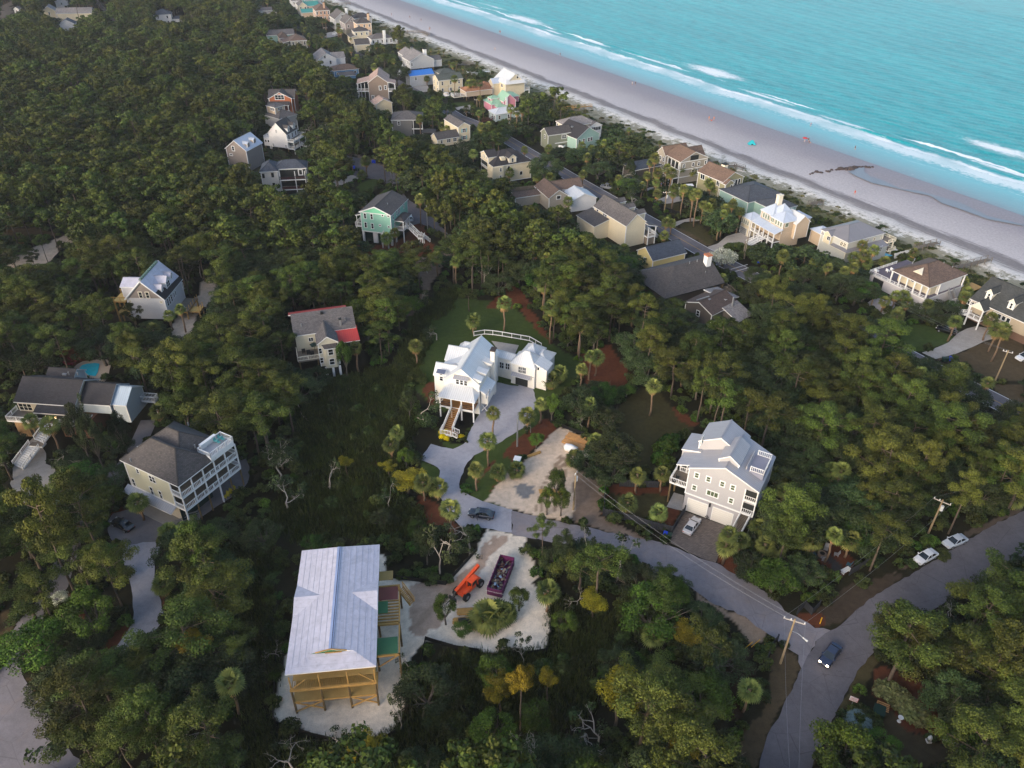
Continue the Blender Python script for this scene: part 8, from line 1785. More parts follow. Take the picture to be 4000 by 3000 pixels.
def put_palm(x,y,h,lean=(0,0),s=1.0,label=None,group=None,boots=False):
 """h = height of the head centre"""
 i=random.randrange(4);o=mk('palm_tree',None,None,(x,y,0),random.uniform(0,6.28));o.empty_display_size=0.5
 if label is None:
  label=('tall ' if h>6.5 else('short ' if h<4.2 else ''))+DESC['palm']+' '+where(x,y)[0];group='palm trees around the '+where(x,y)[1]
 tag(o,label,'palm tree',group)
 key=(round(h*2)/2,boots)
 if key not in _trunks:
  mb=MB();n_=5;mb.tube([(0.12*math.sin(j*1.3),0.1*math.cos(j*1.7),h*j/n_)for j in range(n_+1)],[0.24,0.2,0.19,0.19,0.2,0.22]if not boots else[0.3,0.34,0.36,0.36,0.36,0.3],7)
  _trunks[key]=tubemesh(mb,'trunk',BARK_L)
 mk('trunk',_trunks[key],o)
 f=mk('fronds',PALMS[i][0],o,(0,0,h));f.scale=(s,s,s)
 f=mk('dry_fronds',PALMS[i][1],o,(0,0,h));f.scale=(s,s,s)
 return o
CW=10;gx_,gy_=440,340
KEEP=np.zeros((gy_,gx_),bool)
_cy,_cx=np.mgrid[0:gy_,0:gx_];_px=(_cx-20+0.5)*CW;_py=(_cy-20+0.5)*CW
def keep(pts):KEEP[inpoly(_px,_py,pts)]=True
NOTREE=[]
for pts in clear_polys+[pool_deck]:keep(pts);NOTREE.append(gpoly(pts))
NOTREE.append([tuple(v)for v in(lambda L,Rr:L+Rr[::-1])(*ribbon(lane[0],4.5))]);NOTREE.append([tuple(v)for v in(lambda L,Rr:L+Rr[::-1])(*ribbon(beach_road[0],9.0))])
for pts,c,e,cl,pr in zones:
 if cl:NOTREE.append(gpoly(pts))
 if pr:keep(pts)
for seg in(beach_road[0][10:15],):
 keep([(p[0],p[1]-14)for p in seg]+[(p[0],p[1]+14)for p in seg][::-1])
for q in([(3560,2140),(3660,2100),(3720,2060),(3780,2080),(3780,2140),(3660,2230),(3560,2220)],[(3170,2130),(3270,2120),(3330,2230),(3290,2270),(3180,2200)],[(1760,2220),(1890,2220),(1890,2360),(1760,2360)],[(3640,1270),(3740,1270),(3740,1330),(3640,1330)],[(3630,1960),(3710,1960),(3710,2060),(3640,2060)],mp(zQ,430,60,560,120,560,300,420,280),mp(zQ,250,60,330,60,330,180,250,180)):keep(q)
def hull(P):
 P=sorted(set(P));
 def half(P):
  o=[]
  for p in P:
   while len(o)>1 and(o[-1][0]-o[-2][0])*(p[1]-o[-2][1])-(o[-1][1]-o[-2][1])*(p[0]-o[-2][0])<=0:o.pop()
   o.append(p)
  return o
 a=half(P);b=half(P[::-1]);return a[:-1]+b[:-1]
for h_,pr in HOUSES:
 pts=[]
 for(x0,x1,y0,y1,z0,z1_)in h_.boxes:
  zb=z0+(z1_-z0)*pr;
  for x in(x0,x1):
   for y in(y0,y1):
    w_=h_.wpt(x,y)
    for z in(zb*h_.zs,(z1_+1.0)*h_.zs):pts.append(tuple(float(v)for v in proj(w_.x,w_.y,z)))
  P2=[]
  for x in(x0-1.5,x1+1.5):
   for y in(y0-1.5,y1+1.5):w_=h_.wpt(x,y);P2.append((w_.x,w_.y))
  NOTREE.append([P2[0],P2[1],P2[3],P2[2]])
 keep(hull(pts))
for pts in([(1640,1290),(2180,1260),(2190,1560),(2030,1700),(1900,1760),(1700,1740),(1660,1600)],
[(2640,1640),(2860,1620),(3040,1780),(2960,2060),(2880,2180),(2620,2100),(2560,2000)],
[(460,1790),(720,1630),(930,1690),(950,1850),(760,2070),(600,2010)],
[(1110,2110),(1500,2110),(1580,2500),(1500,2800),(1100,2760)],
mp(z7,200,680,1040,180,1420,400,1720,1100,1600,1350,1000,1450,780,1450,420,1080,210,1080),
mp(z8,150,800,1150,200,1700,620,2150,1200,1750,1500,480,1350,300,1400),
mp(z6,110,290,1290,130,1540,740,950,800,900,1300,740,1150,300,1020),
mp(z5,30,830,330,260,700,170,1850,320,1500,520,1000,560,950,900,820,1000,620,1480,380,1480,560,1100,230,1120),
mp(zO,100,330,760,195,1140,415,950,460,800,470,700,450,560,400,430,470,200,420),
mp(zO,610,710,770,620,1020,720,1000,800,900,860,800,800),
mp(A8,440,330,810,240,1060,380,1040,500,700,520),mp(A8,920,680,1400,580,1750,720,1600,860,1550,950,1380,860,1000,790),
mp(A8,1760,900,1900,760,2212,800,2212,1030,1900,990,1850,1130,1780,1120),mp(zJ,200,380,510,140,760,200,1000,400,640,520,480,600,330,750,200,600)):
 keep(pts)
def free(x,y,R_,z0,z1_,tol=0.13):
 """would a crown of radius R_ between heights z0..z1 cover kept picture area?"""
 m=0;c=0
 px,py=proj(x,y,(z0+z1_)/2);px2,py2=proj(x+R_,y,(z0+z1_)/2);_,pt=proj(x,y,z1_);_,pb=proj(x,y,z0)
 rx=abs(px2-px);ry=max(abs(pb-pt)/2,rx*0.6);cy=(pt+pb)/2
 i0,i1=int((px-rx)/CW)+20,int((px+rx)/CW)+20;j0,j1=int((cy-ry)/CW)+20,int((cy+ry)/CW)+20
 if i1<0 or j1<0 or i0>=gx_ or j0>=gy_:return True
 i0,j0=max(i0,0),max(j0,0);sub=KEEP[j0:j1+1,i0:i1+1]
 if sub.size==0:return True
 yy,xx=np.mgrid[j0:j0+sub.shape[0],i0:i0+sub.shape[1]]
 el=(((xx-20+0.5)*CW-px)/(rx+5))**2+(((yy-20+0.5)*CW-cy)/(ry+5))**2<1
 n_=el.sum()
 return n_==0 or(sub&el).sum()/n_<=tol
NX0,NY0=-620,10;NG=np.zeros((760,1240),bool)
for P in NOTREE:
 xs=[p[0]for p in P];ys=[p[1]for p in P];i0,i1=max(0,int(min(xs))-NX0-1),min(1240,int(max(xs))-NX0+2);j0,j1=max(0,int(min(ys))-NY0-1),min(760,int(max(ys))-NY0+2)
 if i1>i0 and j1>j0:
  yy,xx=np.mgrid[j0:j1,i0:i1];NG[j0:j1,i0:i1]|=inpoly(xx+NX0+0.5,yy+NY0+0.5,P)
def inany(x,y):
 i,j=int(x-NX0),int(y-NY0);return 0<=i<1240 and 0<=j<760 and bool(NG[j,i])
 # --- palms and trees placed one by one from the photograph: foot and head ---
def palm_px(z,hx,hy,fx,fy,s=1.0,label=None,group=None,boots=False):
 f=z(fx,fy);t=z(hx,hy);g=gp(f);h=max(1.2,min(15,zof(f,t)));return put_palm(g.x,g.y,h,s=s,label=label,group=group,boots=boots)
PL=[(A6,1420,60,1428,300),(A6,2165,960,2145,1200),(A6,1380,1330,1390,1490),(A6,905,1340,885,1550),(A6,1890,1110,1880,1230),(A6,530,45,540,150),(A6,920,90,915,170),(A6,1140,400,1135,500),(A6,1215,350,1210,480),
(A7,278,810,268,1010),(A7,325,1000,328,1310),(A7,595,1150,572,1425),(A7,1045,1040,1030,1160),(A7,1985,1280,1955,1450),(A7,690,1420,665,1620),(A7,740,1430,718,1590),(A7,600,1530,592,1680),(A7,410,1565,410,1640),(A7,335,1625,335,1690),
(A7,495,80,480,190),(A7,1805,750,1800,860),(A7,1580,40,1535,260),(A7,1625,20,1565,300),(A7,1820,190,1795,395),(A7,1905,110,1870,310),(A7,1965,170,1940,355),(A7,1320,260,1320,380),(A7,1392,270,1365,370),(A7,1390,0,1380,140),(A7,1455,0,1455,190),(A7,1680,140,1670,280),(A7,1640,110,1630,270),(A7,1730,100,1700,260),
(A8,810,460,770,620),(A8,830,545,790,680),(A8,905,500,865,680),(A8,720,560,715,660),(A8,985,940,975,1050),(A8,1170,890,1150,970),(A8,1390,970,1345,1090),(A8,1110,1040,1100,1110),(A8,1670,900,1645,1060),(A8,1620,1120,1555,1290),(A8,1935,1100,1855,1280),(A8,1960,1190,1905,1380),(A8,2060,1230,1930,1465),(A8,2110,1080,2090,1200),(A8,200,700,200,790),(A8,520,660,520,740),(A8,180,820,180,880),(A8,1000,600,985,680),(A8,1240,520,1235,600),(A8,2040,1180,2010,1260),(A8,1660,780,1650,860),
(B8,500,270,480,360),(B8,1830,320,1765,500),(B8,1890,460,1860,550),(B8,1935,830,1890,960),(B8,1580,870,1510,1010),(B8,270,1330,260,1400),(B8,330,1240,330,1300),(B8,390,1360,345,1490),(B8,455,1190,430,1340),(B8,590,1310,495,1540),(B8,720,1350,660,1500),(B8,80,780,60,900),(B8,60,1400,50,1480),(B8,2100,980,2100,1060),(B8,30,1060,20,1180),
(B7,1240,20,1190,275),(B7,685,170,658,375),(B7,250,170,245,340),(B7,810,510,805,620),(B7,720,490,715,580),(B7,1085,790,1065,940),(B7,1275,770,1275,935),(B7,1000,1025,990,1130),(B7,1265,1105,1255,1200),(B7,1855,1290,1815,1555),(B7,1860,1390,1820,1550),(B7,1950,1340,1945,1480),(B7,2120,1230,2105,1330),(B7,2180,1390,2155,1510),(B7,130,270,130,400),(B7,525,640,540,700),
(B6,2045,250,2050,465),(B6,1225,420,1225,500),(B6,1170,520,1175,650),(B6,1690,1080,1690,1290),(B6,1580,890,1580,1000),(B6,1455,850,1455,1010),(B6,2010,490,2005,710),(B6,1900,740,1905,920),(B6,2090,760,2090,840),
(B5,290,310,340,500),(B5,440,350,520,580),(B5,1190,1020,1245,1180),(B5,830,1250,820,1360),(B5,960,1440,950,1540),(B5,1480,1270,1470,1330),
(C5,1440,60,1440,160),(C5,1210,680,1210,780),(C7,330,130,300,310),(C7,1215,510,1200,640),(C7,1245,1330,1255,1480),(C7,1480,900,1470,980),(C8,1800,960,1700,1100),
(A5,1580,1010,1610,1210),(A5,1490,1060,1495,1190),(A5,1345,1190,1350,1290),(A5,160,400,200,490),(A5,765,1240,795,1330),(A5,2090,1100,2080,1200),(A5,1770,1220,1765,1340),(A5,980,960,970,1040),
(D6,190,1200,195,1290),(D6,600,900,610,1050),(D6,390,880,390,955),(D6,765,1120,765,1220),(D6,925,1110,925,1190),(D6,1060,1160,1060,1260),(D6,1425,1030,1425,1200),(D6,1305,1050,1310,1140),(D6,1225,1010,1225,1090),(D6,960,1390,960,1530),(D6,1965,1500,1970,1650),(D6,1890,1480,1890,1560),(D6,1090,420,1095,500),(D6,850,520,850,600),(D6,970,470,970,530),(D6,345,235,345,300),(D6,180,260,180,320),(D6,970,250,970,280),(D6,1480,680,1480,740),
(zF,365,150,372,390),(zF,540,210,545,400),(zF,620,200,605,400),(zF,690,210,685,410),(zF,520,520,515,620),(zF,600,540,595,620),(zF,690,580,670,730),(zF,1075,520,1060,770),(zF,1165,560,1135,850),(zF,1215,530,1200,800),(zF,1030,290,1045,350),(zF,1080,260,1085,340),(zF,885,285,885,330),(zF,760,400,775,470),(zF,215,740,215,880),(zF,305,780,280,930),(zF,90,690,90,790),(zF,150,690,150,780),
(zG,120,570,122,900),(zG,450,550,445,690),(zG,785,610,783,750),(zG,30,530,25,620),(zD,960,190,965,450),(zD,790,230,798,370),(zD,680,180,680,290),(zD,250,320,246,430),(zD,445,400,450,500),(zD,1100,250,1100,330),(zD,290,730,300,920),(zD,240,900,240,950),(zC,785,700,795,820),(zC,1065,240,1070,355),
(zH,460,200,455,360),(zH,210,130,210,240),(zH,500,110,495,200),(zH,560,110,560,220),(zH,640,130,625,250),(zH,600,470,605,570),(zH,850,520,845,730),(zH,910,580,900,750),(zH,950,590,945,780),(zH,1080,560,1080,650),(zH,1170,560,1165,640),(zH,200,510,200,600),(zH,1000,520,1000,610),
(zI,150,450,115,690),(zI,250,400,225,600),(zI,300,450,265,690),(zI,400,400,385,560),(zI,460,410,445,520),(zI,520,430,510,540),(zI,320,620,300,850),(zI,400,620,395,930),(zI,550,690,505,940),(zI,620,680,560,940),(zI,700,560,695,700),(zI,725,590,715,720),(zI,790,620,785,710),(zI,90,280,80,560),(zI,40,330,40,530),(zI,890,580,885,660),(zI,1050,570,1045,650),(zI,890,880,890,950),(zI,980,790,965,950),(zI,750,820,740,950),(zI,680,860,670,950)]
random.seed(11)
for q in PL:palm_px(q[0],*q[1:5],s=random.uniform(0.95,1.35))
for(z_,x_,y_,s_)in((C6,2000,400,1.9),(C6,2090,380,1.6),(C6,2160,370,1.2),(B7,40,790,1.2),(A8,1640,1590,1.5)):
 g=gp(z_(x_,y_));put_palm(g.x,g.y,1.4,s=s_,label='broad low palmetto clump with green and yellow fronds nearest '+nearest(g.x,g.y),group='palmettos nearest '+nearest(g.x,g.y))
def tree_px(kind,z,hx,hy,fx,fy,Hn,ks=None,**k):
 f=z(fx,fy);g=gp(f);h=max(1.5,min(24,zof(f,z(hx,hy))));s=h/Hn;return put(kind,g.x,g.y,ks or s,sz=s,**k)
HN_={'pine':15.0,'gold':12.0,'oak':9.2,'green':8.2,'bare':8.0,'twist':6.0}
TL=[('pine',C8,1150,300,1020,960,1.25),('pine',C8,1250,330,1160,860,1.2),('pine',C8,1600,460,1530,1000,1.4),('pine',C8,1800,60,1700,560,1.25),('pine',C8,2050,50,1960,560,1.2),('oak',C8,1000,180,980,640,1.3),('oak',C8,1500,820,1450,1280,0.8),
('bare',C8,1700,860,1640,1150,0.9),('bare',C8,1620,240,1560,420,0.8),('green',C8,1650,1150,1620,1500,1.1),('green',C8,1850,1200,1830,1560,1.2),('green',C8,620,1350,600,1720,1.3),('oak',C8,800,1500,790,1760,1.0),('green',C8,950,1350,950,1540,0.7),('oak',C8,2050,560,2000,900,1.2),
('pine',C7,1380,40,1275,470,0.75),('gold',C7,1510,460,1480,660,0.8),('gold',C7,960,920,890,1300,1.15),('pine',C7,1270,850,1180,1080,0.95),('pine',C7,1580,1050,1480,1390,0.95),('gold',C7,110,800,70,1350,0.6),('gold',C7,320,830,300,1100,0.5),('gold',C7,1380,1440,1370,1659,0.8),('twist',C7,620,1180,640,1420,1.3),('twist',C7,1140,700,1100,900,1.4),('twist',C7,1760,340,1780,600,1.5),('bare',C7,140,1430,140,1700,1.0),('twist',C7,720,1280,750,1500,1.2),('oak',C7,930,690,920,900,0.7),('green',C7,200,1120,190,1330,0.7),('green',C7,1400,60,1400,260,0.6),
('green',C7,60,110,60,300,0.7),('green',C7,450,330,450,500,0.6),('gold',C7,700,180,690,370,0.8),('bare',C7,640,80,560,250,0.6),('bare',C7,1230,1120,1200,1250,1.0),('bare',C7,110,540,100,760,0.8),('twist',C7,1480,1560,1460,1700,1.0),
('pine',B7,300,1170,260,1500,0.9),('oak',B7,450,1280,440,1520,0.8),('twist',B7,640,1240,620,1540,1.5),('pine',B7,600,1500,580,1800,1.1),('twist',B7,940,1410,900,1700,1.3),('pine',B7,1350,1590,1330,1800,0.6),('oak',B7,720,590,700,820,0.9),('oak',B7,880,440,870,820,1.0),('oak',B7,800,640,830,880,0.9),('green',B7,370,720,380,1000,0.55),('green',B7,330,80,340,330,0.9),('twist',B7,200,250,160,420,0.7),('green',B7,215,430,210,560,0.5),('oak',B7,600,60,600,330,0.9),('oak',B7,820,220,800,430,0.8),('green',B7,300,900,300,1130,0.9),('green',B7,420,900,420,1140,0.8),('twist',B7,600,260,600,390,0.7),('green',B7,800,30,790,150,0.8),('green',B7,900,30,900,120,0.7),('green',B7,990,20,985,110,0.6),
('twist',B6,620,640,640,920,1.6),('twist',B6,1180,870,1150,1060,1.5),('gold',B6,780,640,790,800,0.7),('gold',B6,1330,790,1320,950,1.1),('gold',B6,1170,680,1150,800,0.7),('green',B6,1290,560,1300,720,0.9),('twist',B6,1390,80,1450,330,1.2),('oak',B6,1350,60,1330,300,0.7),('twist',B6,1560,1240,1590,1640,1.0),('oak',B6,1470,1250,1480,1560,0.6),('twist',B6,1860,1180,1850,1420,1.1),('twist',B6,280,880,260,1080,1.4),('green',B6,510,1300,500,1480,1.0),('twist',B6,1540,1340,1500,1480,1.1),
('green',B6,1420,1190,1400,1330,0.7),('oak',B6,1100,1100,1090,1250,0.6),('twist',B6,1740,1250,1730,1400,0.9),('oak',C6,1500,900,1480,1160,0.95),('twist',C6,1250,1050,1250,1330,1.0),('green',C6,1590,170,1640,420,0.7),('green',C6,1780,420,1780,520,0.45),('gold',C6,2090,900,2110,1210,0.75),('gold',C6,1060,1450,1050,1659,0.8),('gold',C6,740,1570,740,1700,0.7),('bare',C6,370,1480,360,1700,1.1),('bare',C6,170,520,200,700,0.6),('gold',C6,950,1540,940,1700,0.7),('twist',C6,690,1440,690,1520,0.7),('bare',C6,1390,590,1340,830,0.7),('green',C6,2060,740,2060,1000,0.8),('green',C6,2050,1230,2040,1450,0.9),
('pine',C5,1900,20,1920,420,1.3),('pine',C5,1560,370,1700,830,1.3),('gold',C5,1800,440,1760,860,0.8),('green',C5,420,370,400,820,1.5),('green',C5,830,110,870,560,1.2),('pine',C5,200,50,310,370,1.15),('pine',B5,650,760,730,1330,1.1),('pine',B5,800,740,930,1640,1.0),('pine',B5,460,600,690,1900,0.9),('pine',C5,1160,960,1160,1380,1.15),('pine',C5,760,1310,880,1700,1.2),('pine',C5,1330,1000,1370,1400,1.0),('oak',C5,620,780,640,1100,1.1),('twist',C5,560,1040,600,1350,1.6),('pine',C5,2100,480,2080,800,0.9),('green',C5,900,650,920,900,0.8),('oak',B5,720,120,790,700,0.85),('oak',B5,930,200,900,740,1.0),('oak',B5,1130,200,1100,600,1.1),('twist',B5,760,60,760,420,1.0),('oak',B5,1580,1290,1620,1600,0.9),('green',B5,1000,860,980,1100,0.8),('green',B5,300,1100,280,1500,1.0),('pine',B5,370,1200,380,1650,1.2),('pine',B5,2060,60,1950,620,1.4),('oak',B5,2000,420,2000,700,0.8),
('pine',B5,1560,-320,1570,290,1.1),('pine',A5,1600,1270,1640,1950,1.0),('pine',A5,1340,1340,1480,1700,1.0),('pine',A5,400,360,430,650,1.0),('pine',A5,90,480,150,690,1.0),('pine',A5,290,480,330,720,0.8),('pine',A5,430,740,470,1080,1.0),('pine',A5,1440,110,1490,520,1.0),('gold',A5,1740,130,1800,470,0.9),('pine',A5,1250,930,1200,1240,0.75),('bare',A5,1740,430,1740,740,1.0),('bare',A5,1300,400,1330,640,1.1),('bare',A5,2170,60,2190,330,0.9),('oak',A5,900,1230,920,1500,1.1),
('pine',A6,1040,810,1050,1120,0.9),('pine',A6,550,720,550,1010,1.0),('green',A6,770,1270,790,1600,1.1),('oak',A6,980,1060,980,1330,0.8),('twist',A6,1550,1130,1560,1280,1.0),('twist',A6,1330,440,1330,700,0.8),('bare',A6,1480,470,1480,700,0.8),('pine',A6,1830,850,1840,1030,0.65),('twist',A6,620,290,660,480,1.0),('twist',A6,1380,850,1400,1020,1.1),('green',A6,1010,280,1010,400,0.5),('pine',A7,775,1120,730,1400,0.6),('pine',A7,950,960,920,1240,0.7),('pine',A7,530,900,510,1160,0.8),('green',A7,470,1200,480,1350,0.7),('whitebush',A7,1810,510,1815,640,1.4),('twist',A7,1000,0,1040,130,1.7),('pine',A7,950,200,940,400,1.0),('oak',A7,500,520,500,640,0.8),
('bare',A8,850,1310,810,1640,1.0),('pine',B8,1020,810,950,1360,1.0),('green',B8,470,50,470,200,0.6),('pine',B8,850,40,820,270,1.2),('twist',B8,2000,690,1980,800,0.9),('pine',B8,230,240,240,560,1.1),('twist',B8,1650,100,1640,330,1.5),('twist',B8,590,200,600,330,0.9),('whitebush',B5,600,960,620,1160,1.2),('whitebush',C5,540,150,540,240,0.7),('twist',D7,960,1440,940,1590,1.2),('oak',D7,330,1340,290,1600,1.4),('oak',D7,720,1400,740,1560,1.2),('oak',D7,1040,1380,1010,1560,1.0),('green',D6,1360,790,1400,960,1.8),('oak',D6,1180,560,1220,740,1.6),('pine',D6,500,1130,520,1410,1.0),('green',D6,270,840,270,910,0.8)]
random.seed(5)
HANDXY=[]
for q in TL:
 k,z_,tx,ty,fx,fy,wsc=q
 f=z_(fx,fy);g=gp(f);h=max(1.5,min(26,zof(f,z_(tx,ty))))
 hn={'whitebush':5.0}.get(k,HN.get(k,9));s=h/hn
 ws={'pine':0.95,'gold':0.9,'oak':1.0,'green':0.9,'bare':0.9,'twist':1.0,'whitebush':0.9}[k]*wsc
 n_={'pine':5,'gold':2,'oak':5,'green':3,'bare':4,'twist':4,'whitebush':1}[k]
 for _ in range(6):
  if free(g.x,g.y,{'pine':4.8,'oak':5.2,'green':4.1}.get(k,2.0)*ws,h*0.4,h,0.45)or ws<0.5:break
  ws*=0.86
 put('%s_%d'%(k,random.randrange(n_)),g.x,g.y,ws,sz=s,label=('white flowering tree nearest '+nearest(g.x,g.y))if k=='whitebush' else None,group=('flowering trees nearest '+nearest(g.x,g.y))if k=='whitebush' else None)
 HANDXY.append((g.x,g.y,3.0*ws))
 # --- the rest of the wood: jittered stand, crowns kept off what the photograph leaves open ---
random.seed(21)
stand={'pine':[],'oak':[],'green':[],'bare':[],'palm':[]}
marshP=[gpoly(z[0])for z in zones[:4]]
y=42.0
while y<720:
 cell=4.7 if y<260 else 5.6
 xm=78+y*0.72;x=-xm
 while x<xm:
  X_,Y_=x+random.uniform(-.45,.45)*cell,y+random.uniform(-.45,.45)*cell;x+=cell
  t=X_*SW.x+Y_*SW.y
  if t>213:continue
  px,py=proj(X_,Y_,6.0)
  if px<-160 or px>4160 or py>3250 or py<-60:continue
  if any((X_-a)**2+(Y_-b)**2<c*c*0.7 for a,b,c in HANDXY):continue
  if inany(X_,Y_):continue
  if 2080<px<3000 and py>2380 and random.random()<0.5:continue
  if 850<px<1250 and py>1950 and random.random()<0.5:continue
  rv=random.random();beachy=t>150;v=float(wob(np.array(X_*0.25),np.array(Y_*0.25),0.5,3))
  dune=t>196
  low=px>2900 and 1100<py<2300
  if dune:
   if random.random()<(0.62 if t>203 else 0.35):continue
   kind='palm' if rv<0.45 else 'oak';hs=random.uniform(0.35,0.6)
  elif beachy:kind='palm' if rv<0.36 else('oak' if rv<0.86 else('pine' if rv<0.93 else 'green'));hs=random.uniform(0.6,1.0)
  elif low:kind='oak' if rv<0.55 else('pine' if rv<0.86 else('palm' if rv<0.92 else 'green'));hs=random.uniform(0.7,1.05)
  elif px>2000:kind='pine' if rv<0.5 else('oak' if rv<0.86 else('palm' if rv<0.93 else 'green'));hs=random.uniform(0.7,1.0)
  else:kind='pine' if rv<0.62+0.2*v else('oak' if rv<0.87 else('green' if rv<0.93 else('bare' if rv<0.97 else 'palm')));hs=random.uniform(0.65,1.0)
  done=False
  for att in range(3):
   if kind=='palm':
    h=random.uniform(4.0,7.5)*(1-0.25*att)*(0.6 if dune else 1);ok=free(X_,Y_,1.7,h-1.2,h+1.4)
    if ok:stand['palm'].append((X_,Y_,h));done=True
   else:
    H_=HN[kind]*hs;Rr_={'pine':4.8,'oak':5.2,'green':4.1,'bare':2.5}[kind]*(0.6+0.4*hs)*(0.75 if dune else 1);wv=random.uniform(.75,1.2)if kind=='pine' else random.uniform(.8,1.4);Rr_*=wv;zb=H_*(0.5 if kind=='pine' else 0.3)
    ok=free(X_,Y_,Rr_,zb,H_)
    if ok:stand[kind].append((X_,Y_,hs,(0.6+0.4*hs)*(0.75 if dune else 1)*wv));done=True
   if done:break
   hs*=0.62
   if kind=='pine' and att==0:kind='oak'
 y+=cell*0.92
print('STAND',{k:len(v)for k,v in stand.items()})
def vis(x,y):
 px,py=proj(x,y,5.0);return-60<px<4060 and-40<py<3080
used={'pine':sum(1 for q in TL if q[0]in('pine','gold')),'oak':sum(1 for q in TL if q[0]=='oak'),'green':sum(1 for q in TL if q[0]=='green'),'bare':sum(1 for q in TL if q[0]in('bare','twist')),'palm':len(PL)+5}
def depth(x,y):return y*math.cos(PITCH)+CAMH*math.sin(PITCH)
rest={}
for k,lst in stand.items():
 lst=[q for q in lst if vis(q[0],q[1])or q[1]<330]
 lst.sort(key=lambda q:depth(q[0],q[1])-(0 if not vis(q[0],q[1])else 1000))
 cap=max(0,300-used[k]);near,far_=lst[:cap],lst[cap:]
 rest[k]=far_
 for q in near:
  if k=='palm':put_palm(q[0],q[1],q[2],s=random.uniform(0.9,1.3))
  else:
   n_={'pine':5,'oak':5,'green':3,'bare':4}[k]
   put('%s_%d'%(k,random.randrange(n_)),q[0],q[1],q[3],sz=q[2])
def scatter(name,protos,pts,label,cat,split=True):
 """pts: (x, y, z, yaw, sx, sz); one object, geometry-node instances of the given meshes"""
 n_=len(pts)
 if not n_:return
 A_=np.array(pts,np.float32)
 me=bpy.data.meshes.new(name);me.vertices.add(n_);me.vertices.foreach_set('co',A_[:,:3].ravel())
 a=me.attributes.new('rot','FLOAT_VECTOR','POINT');a.data.foreach_set('vector',np.stack([0*A_[:,3],0*A_[:,3],A_[:,3]],-1).astype(np.float32).ravel())
 a=me.attributes.new('scl','FLOAT_VECTOR','POINT');a.data.foreach_set('vector',np.stack([A_[:,4],A_[:,4],A_[:,5]],-1).astype(np.float32).ravel())
 a=me.attributes.new('pick','INT','POINT');a.data.foreach_set('value',np.random.RandomState(n_).randint(0,len(protos),n_).astype(np.int32))
 o=mk(name,me);tag(o,label,cat,None,'stuff')
 g=bpy.data.node_groups.new(name+'_nodes','GeometryNodeTree');g.interface.new_socket('Geometry',in_out='INPUT',socket_type='NodeSocketGeometry');g.interface.new_socket('Geometry',in_out='OUTPUT',socket_type='NodeSocketGeometry')
 gi=g.nodes.new('NodeGroupInput');go=g.nodes.new('NodeGroupOutput')
 ip=g.nodes.new('GeometryNodeInstanceOnPoints');jn=g.nodes.new('GeometryNodeGeometryToInstance')
 g.links.new(gi.outputs[0],ip.inputs['Points']);g.links.new(jn.outputs[0],ip.inputs['Instance'])
 for me_list in protos[::-1]:
  j2=g.nodes.new('GeometryNodeJoinGeometry')
  for pm in me_list:
   po=bpy.data.objects.new('part_source',pm);oi=g.nodes.new('GeometryNodeObjectInfo');oi.inputs['Object'].default_value=po
   g.links.new(oi.outputs['Geometry'],j2.inputs[0])
  ti=g.nodes.new('GeometryNodeGeometryToInstance');g.links.new(j2.outputs[0],ti.inputs[0])
  scatter.last=getattr(scatter,'last',[]);scatter.last.append(ti)
 g.nodes.remove(jn);jn=g.nodes.new('GeometryNodeJoinGeometry')
 for ti in scatter.last:g.links.new(ti.outputs[0],jn.inputs[0])
 scatter.last=[]
 g.links.new(jn.outputs[0],ip.inputs['Instance'])
 ip.inputs['Pick Instance'].default_value=True
 def attr(nm,t):
  x=g.nodes.new('GeometryNodeInputNamedAttribute');x.data_type=t;x.inputs['Name'].default_value=nm;return next(s_ for s_ in x.outputs if s_.enabled and s_.name=='Attribute')
 g.links.new(attr('pick','INT'),ip.inputs['Instance Index']);g.links.new(attr('rot','FLOAT_VECTOR'),ip.inputs['Rotation']);g.links.new(attr('scl','FLOAT_VECTOR'),ip.inputs['Scale'])
 g.links.new(ip.outputs[0],go.inputs[0])
 md=o.modifiers.new('scatter','NODES');md.node_group=g
 return o
def lores(kind,seed):
 rs=np.random.RandomState(seed)
 if kind=='pine':tr,cr=mk_pine(seed,15,4.2,0.32,0.32,seed%2);return[tubemesh(tr,'trunk',BARK_P),cr]
 if kind=='oak':tr,cr=mk_oak(seed,9,4.8,0.3,0.32);return[cr]
 if kind=='green':tr,cr=mk_oak(seed,8,3.6,0.3,0.32,M_GREEN,0.8);return[cr]
NICE={'pine':'pine trees of the far wood, too many to tell apart','oak':'rounded live oaks of the far wood in one mass','green':'bright green trees scattered through the far wood','bare':'bare grey trees scattered in the far wood','palm':'far cabbage palms scattered among the beach houses'}
for k in('pine','oak','green'):
 if rest[k]:scatter('far_'+{'pine':'pines','oak':'oaks','green':'leafy_trees'}[k],[lores(k,300+i)for i in range(4)],[(q[0],q[1],0,random.uniform(0,6.28),q[3],q[2])for q in rest[k]],NICE[k],'woodland')
if rest['bare']:scatter('far_bare_trees',[[m for _,m in proto('bare_%d'%i)]for i in range(3)],[(q[0],q[1],0,random.uniform(0,6.28),q[3],q[2])for q in rest['bare']],NICE['bare'],'woodland')
if rest['palm']:
 ts=[]
 for i in range(3):
  mb=MB();mb.tube([(0,0,0),(0.1,0,3),(0,0.1,6)],[0.24,0.2,0.22],6)
  ob=[tubemesh(mb,'trunk',BARK_L)]
  for m0 in PALMS[i]:
   m1=m0.copy();co_=np.zeros(len(m1.vertices)*3,np.float32);m1.vertices.foreach_get('co',co_);co_[2::3]+=6.0;m1.vertices.foreach_set('co',co_);ob.append(m1)
  ts.append(ob)
 scatter('far_palms',ts,[(q[0],q[1],0,random.uniform(0,6.28),q[2]/6,q[2]/6)for q in rest['palm']],NICE['palm'],'woodland')
rs=np.random.RandomState(9)
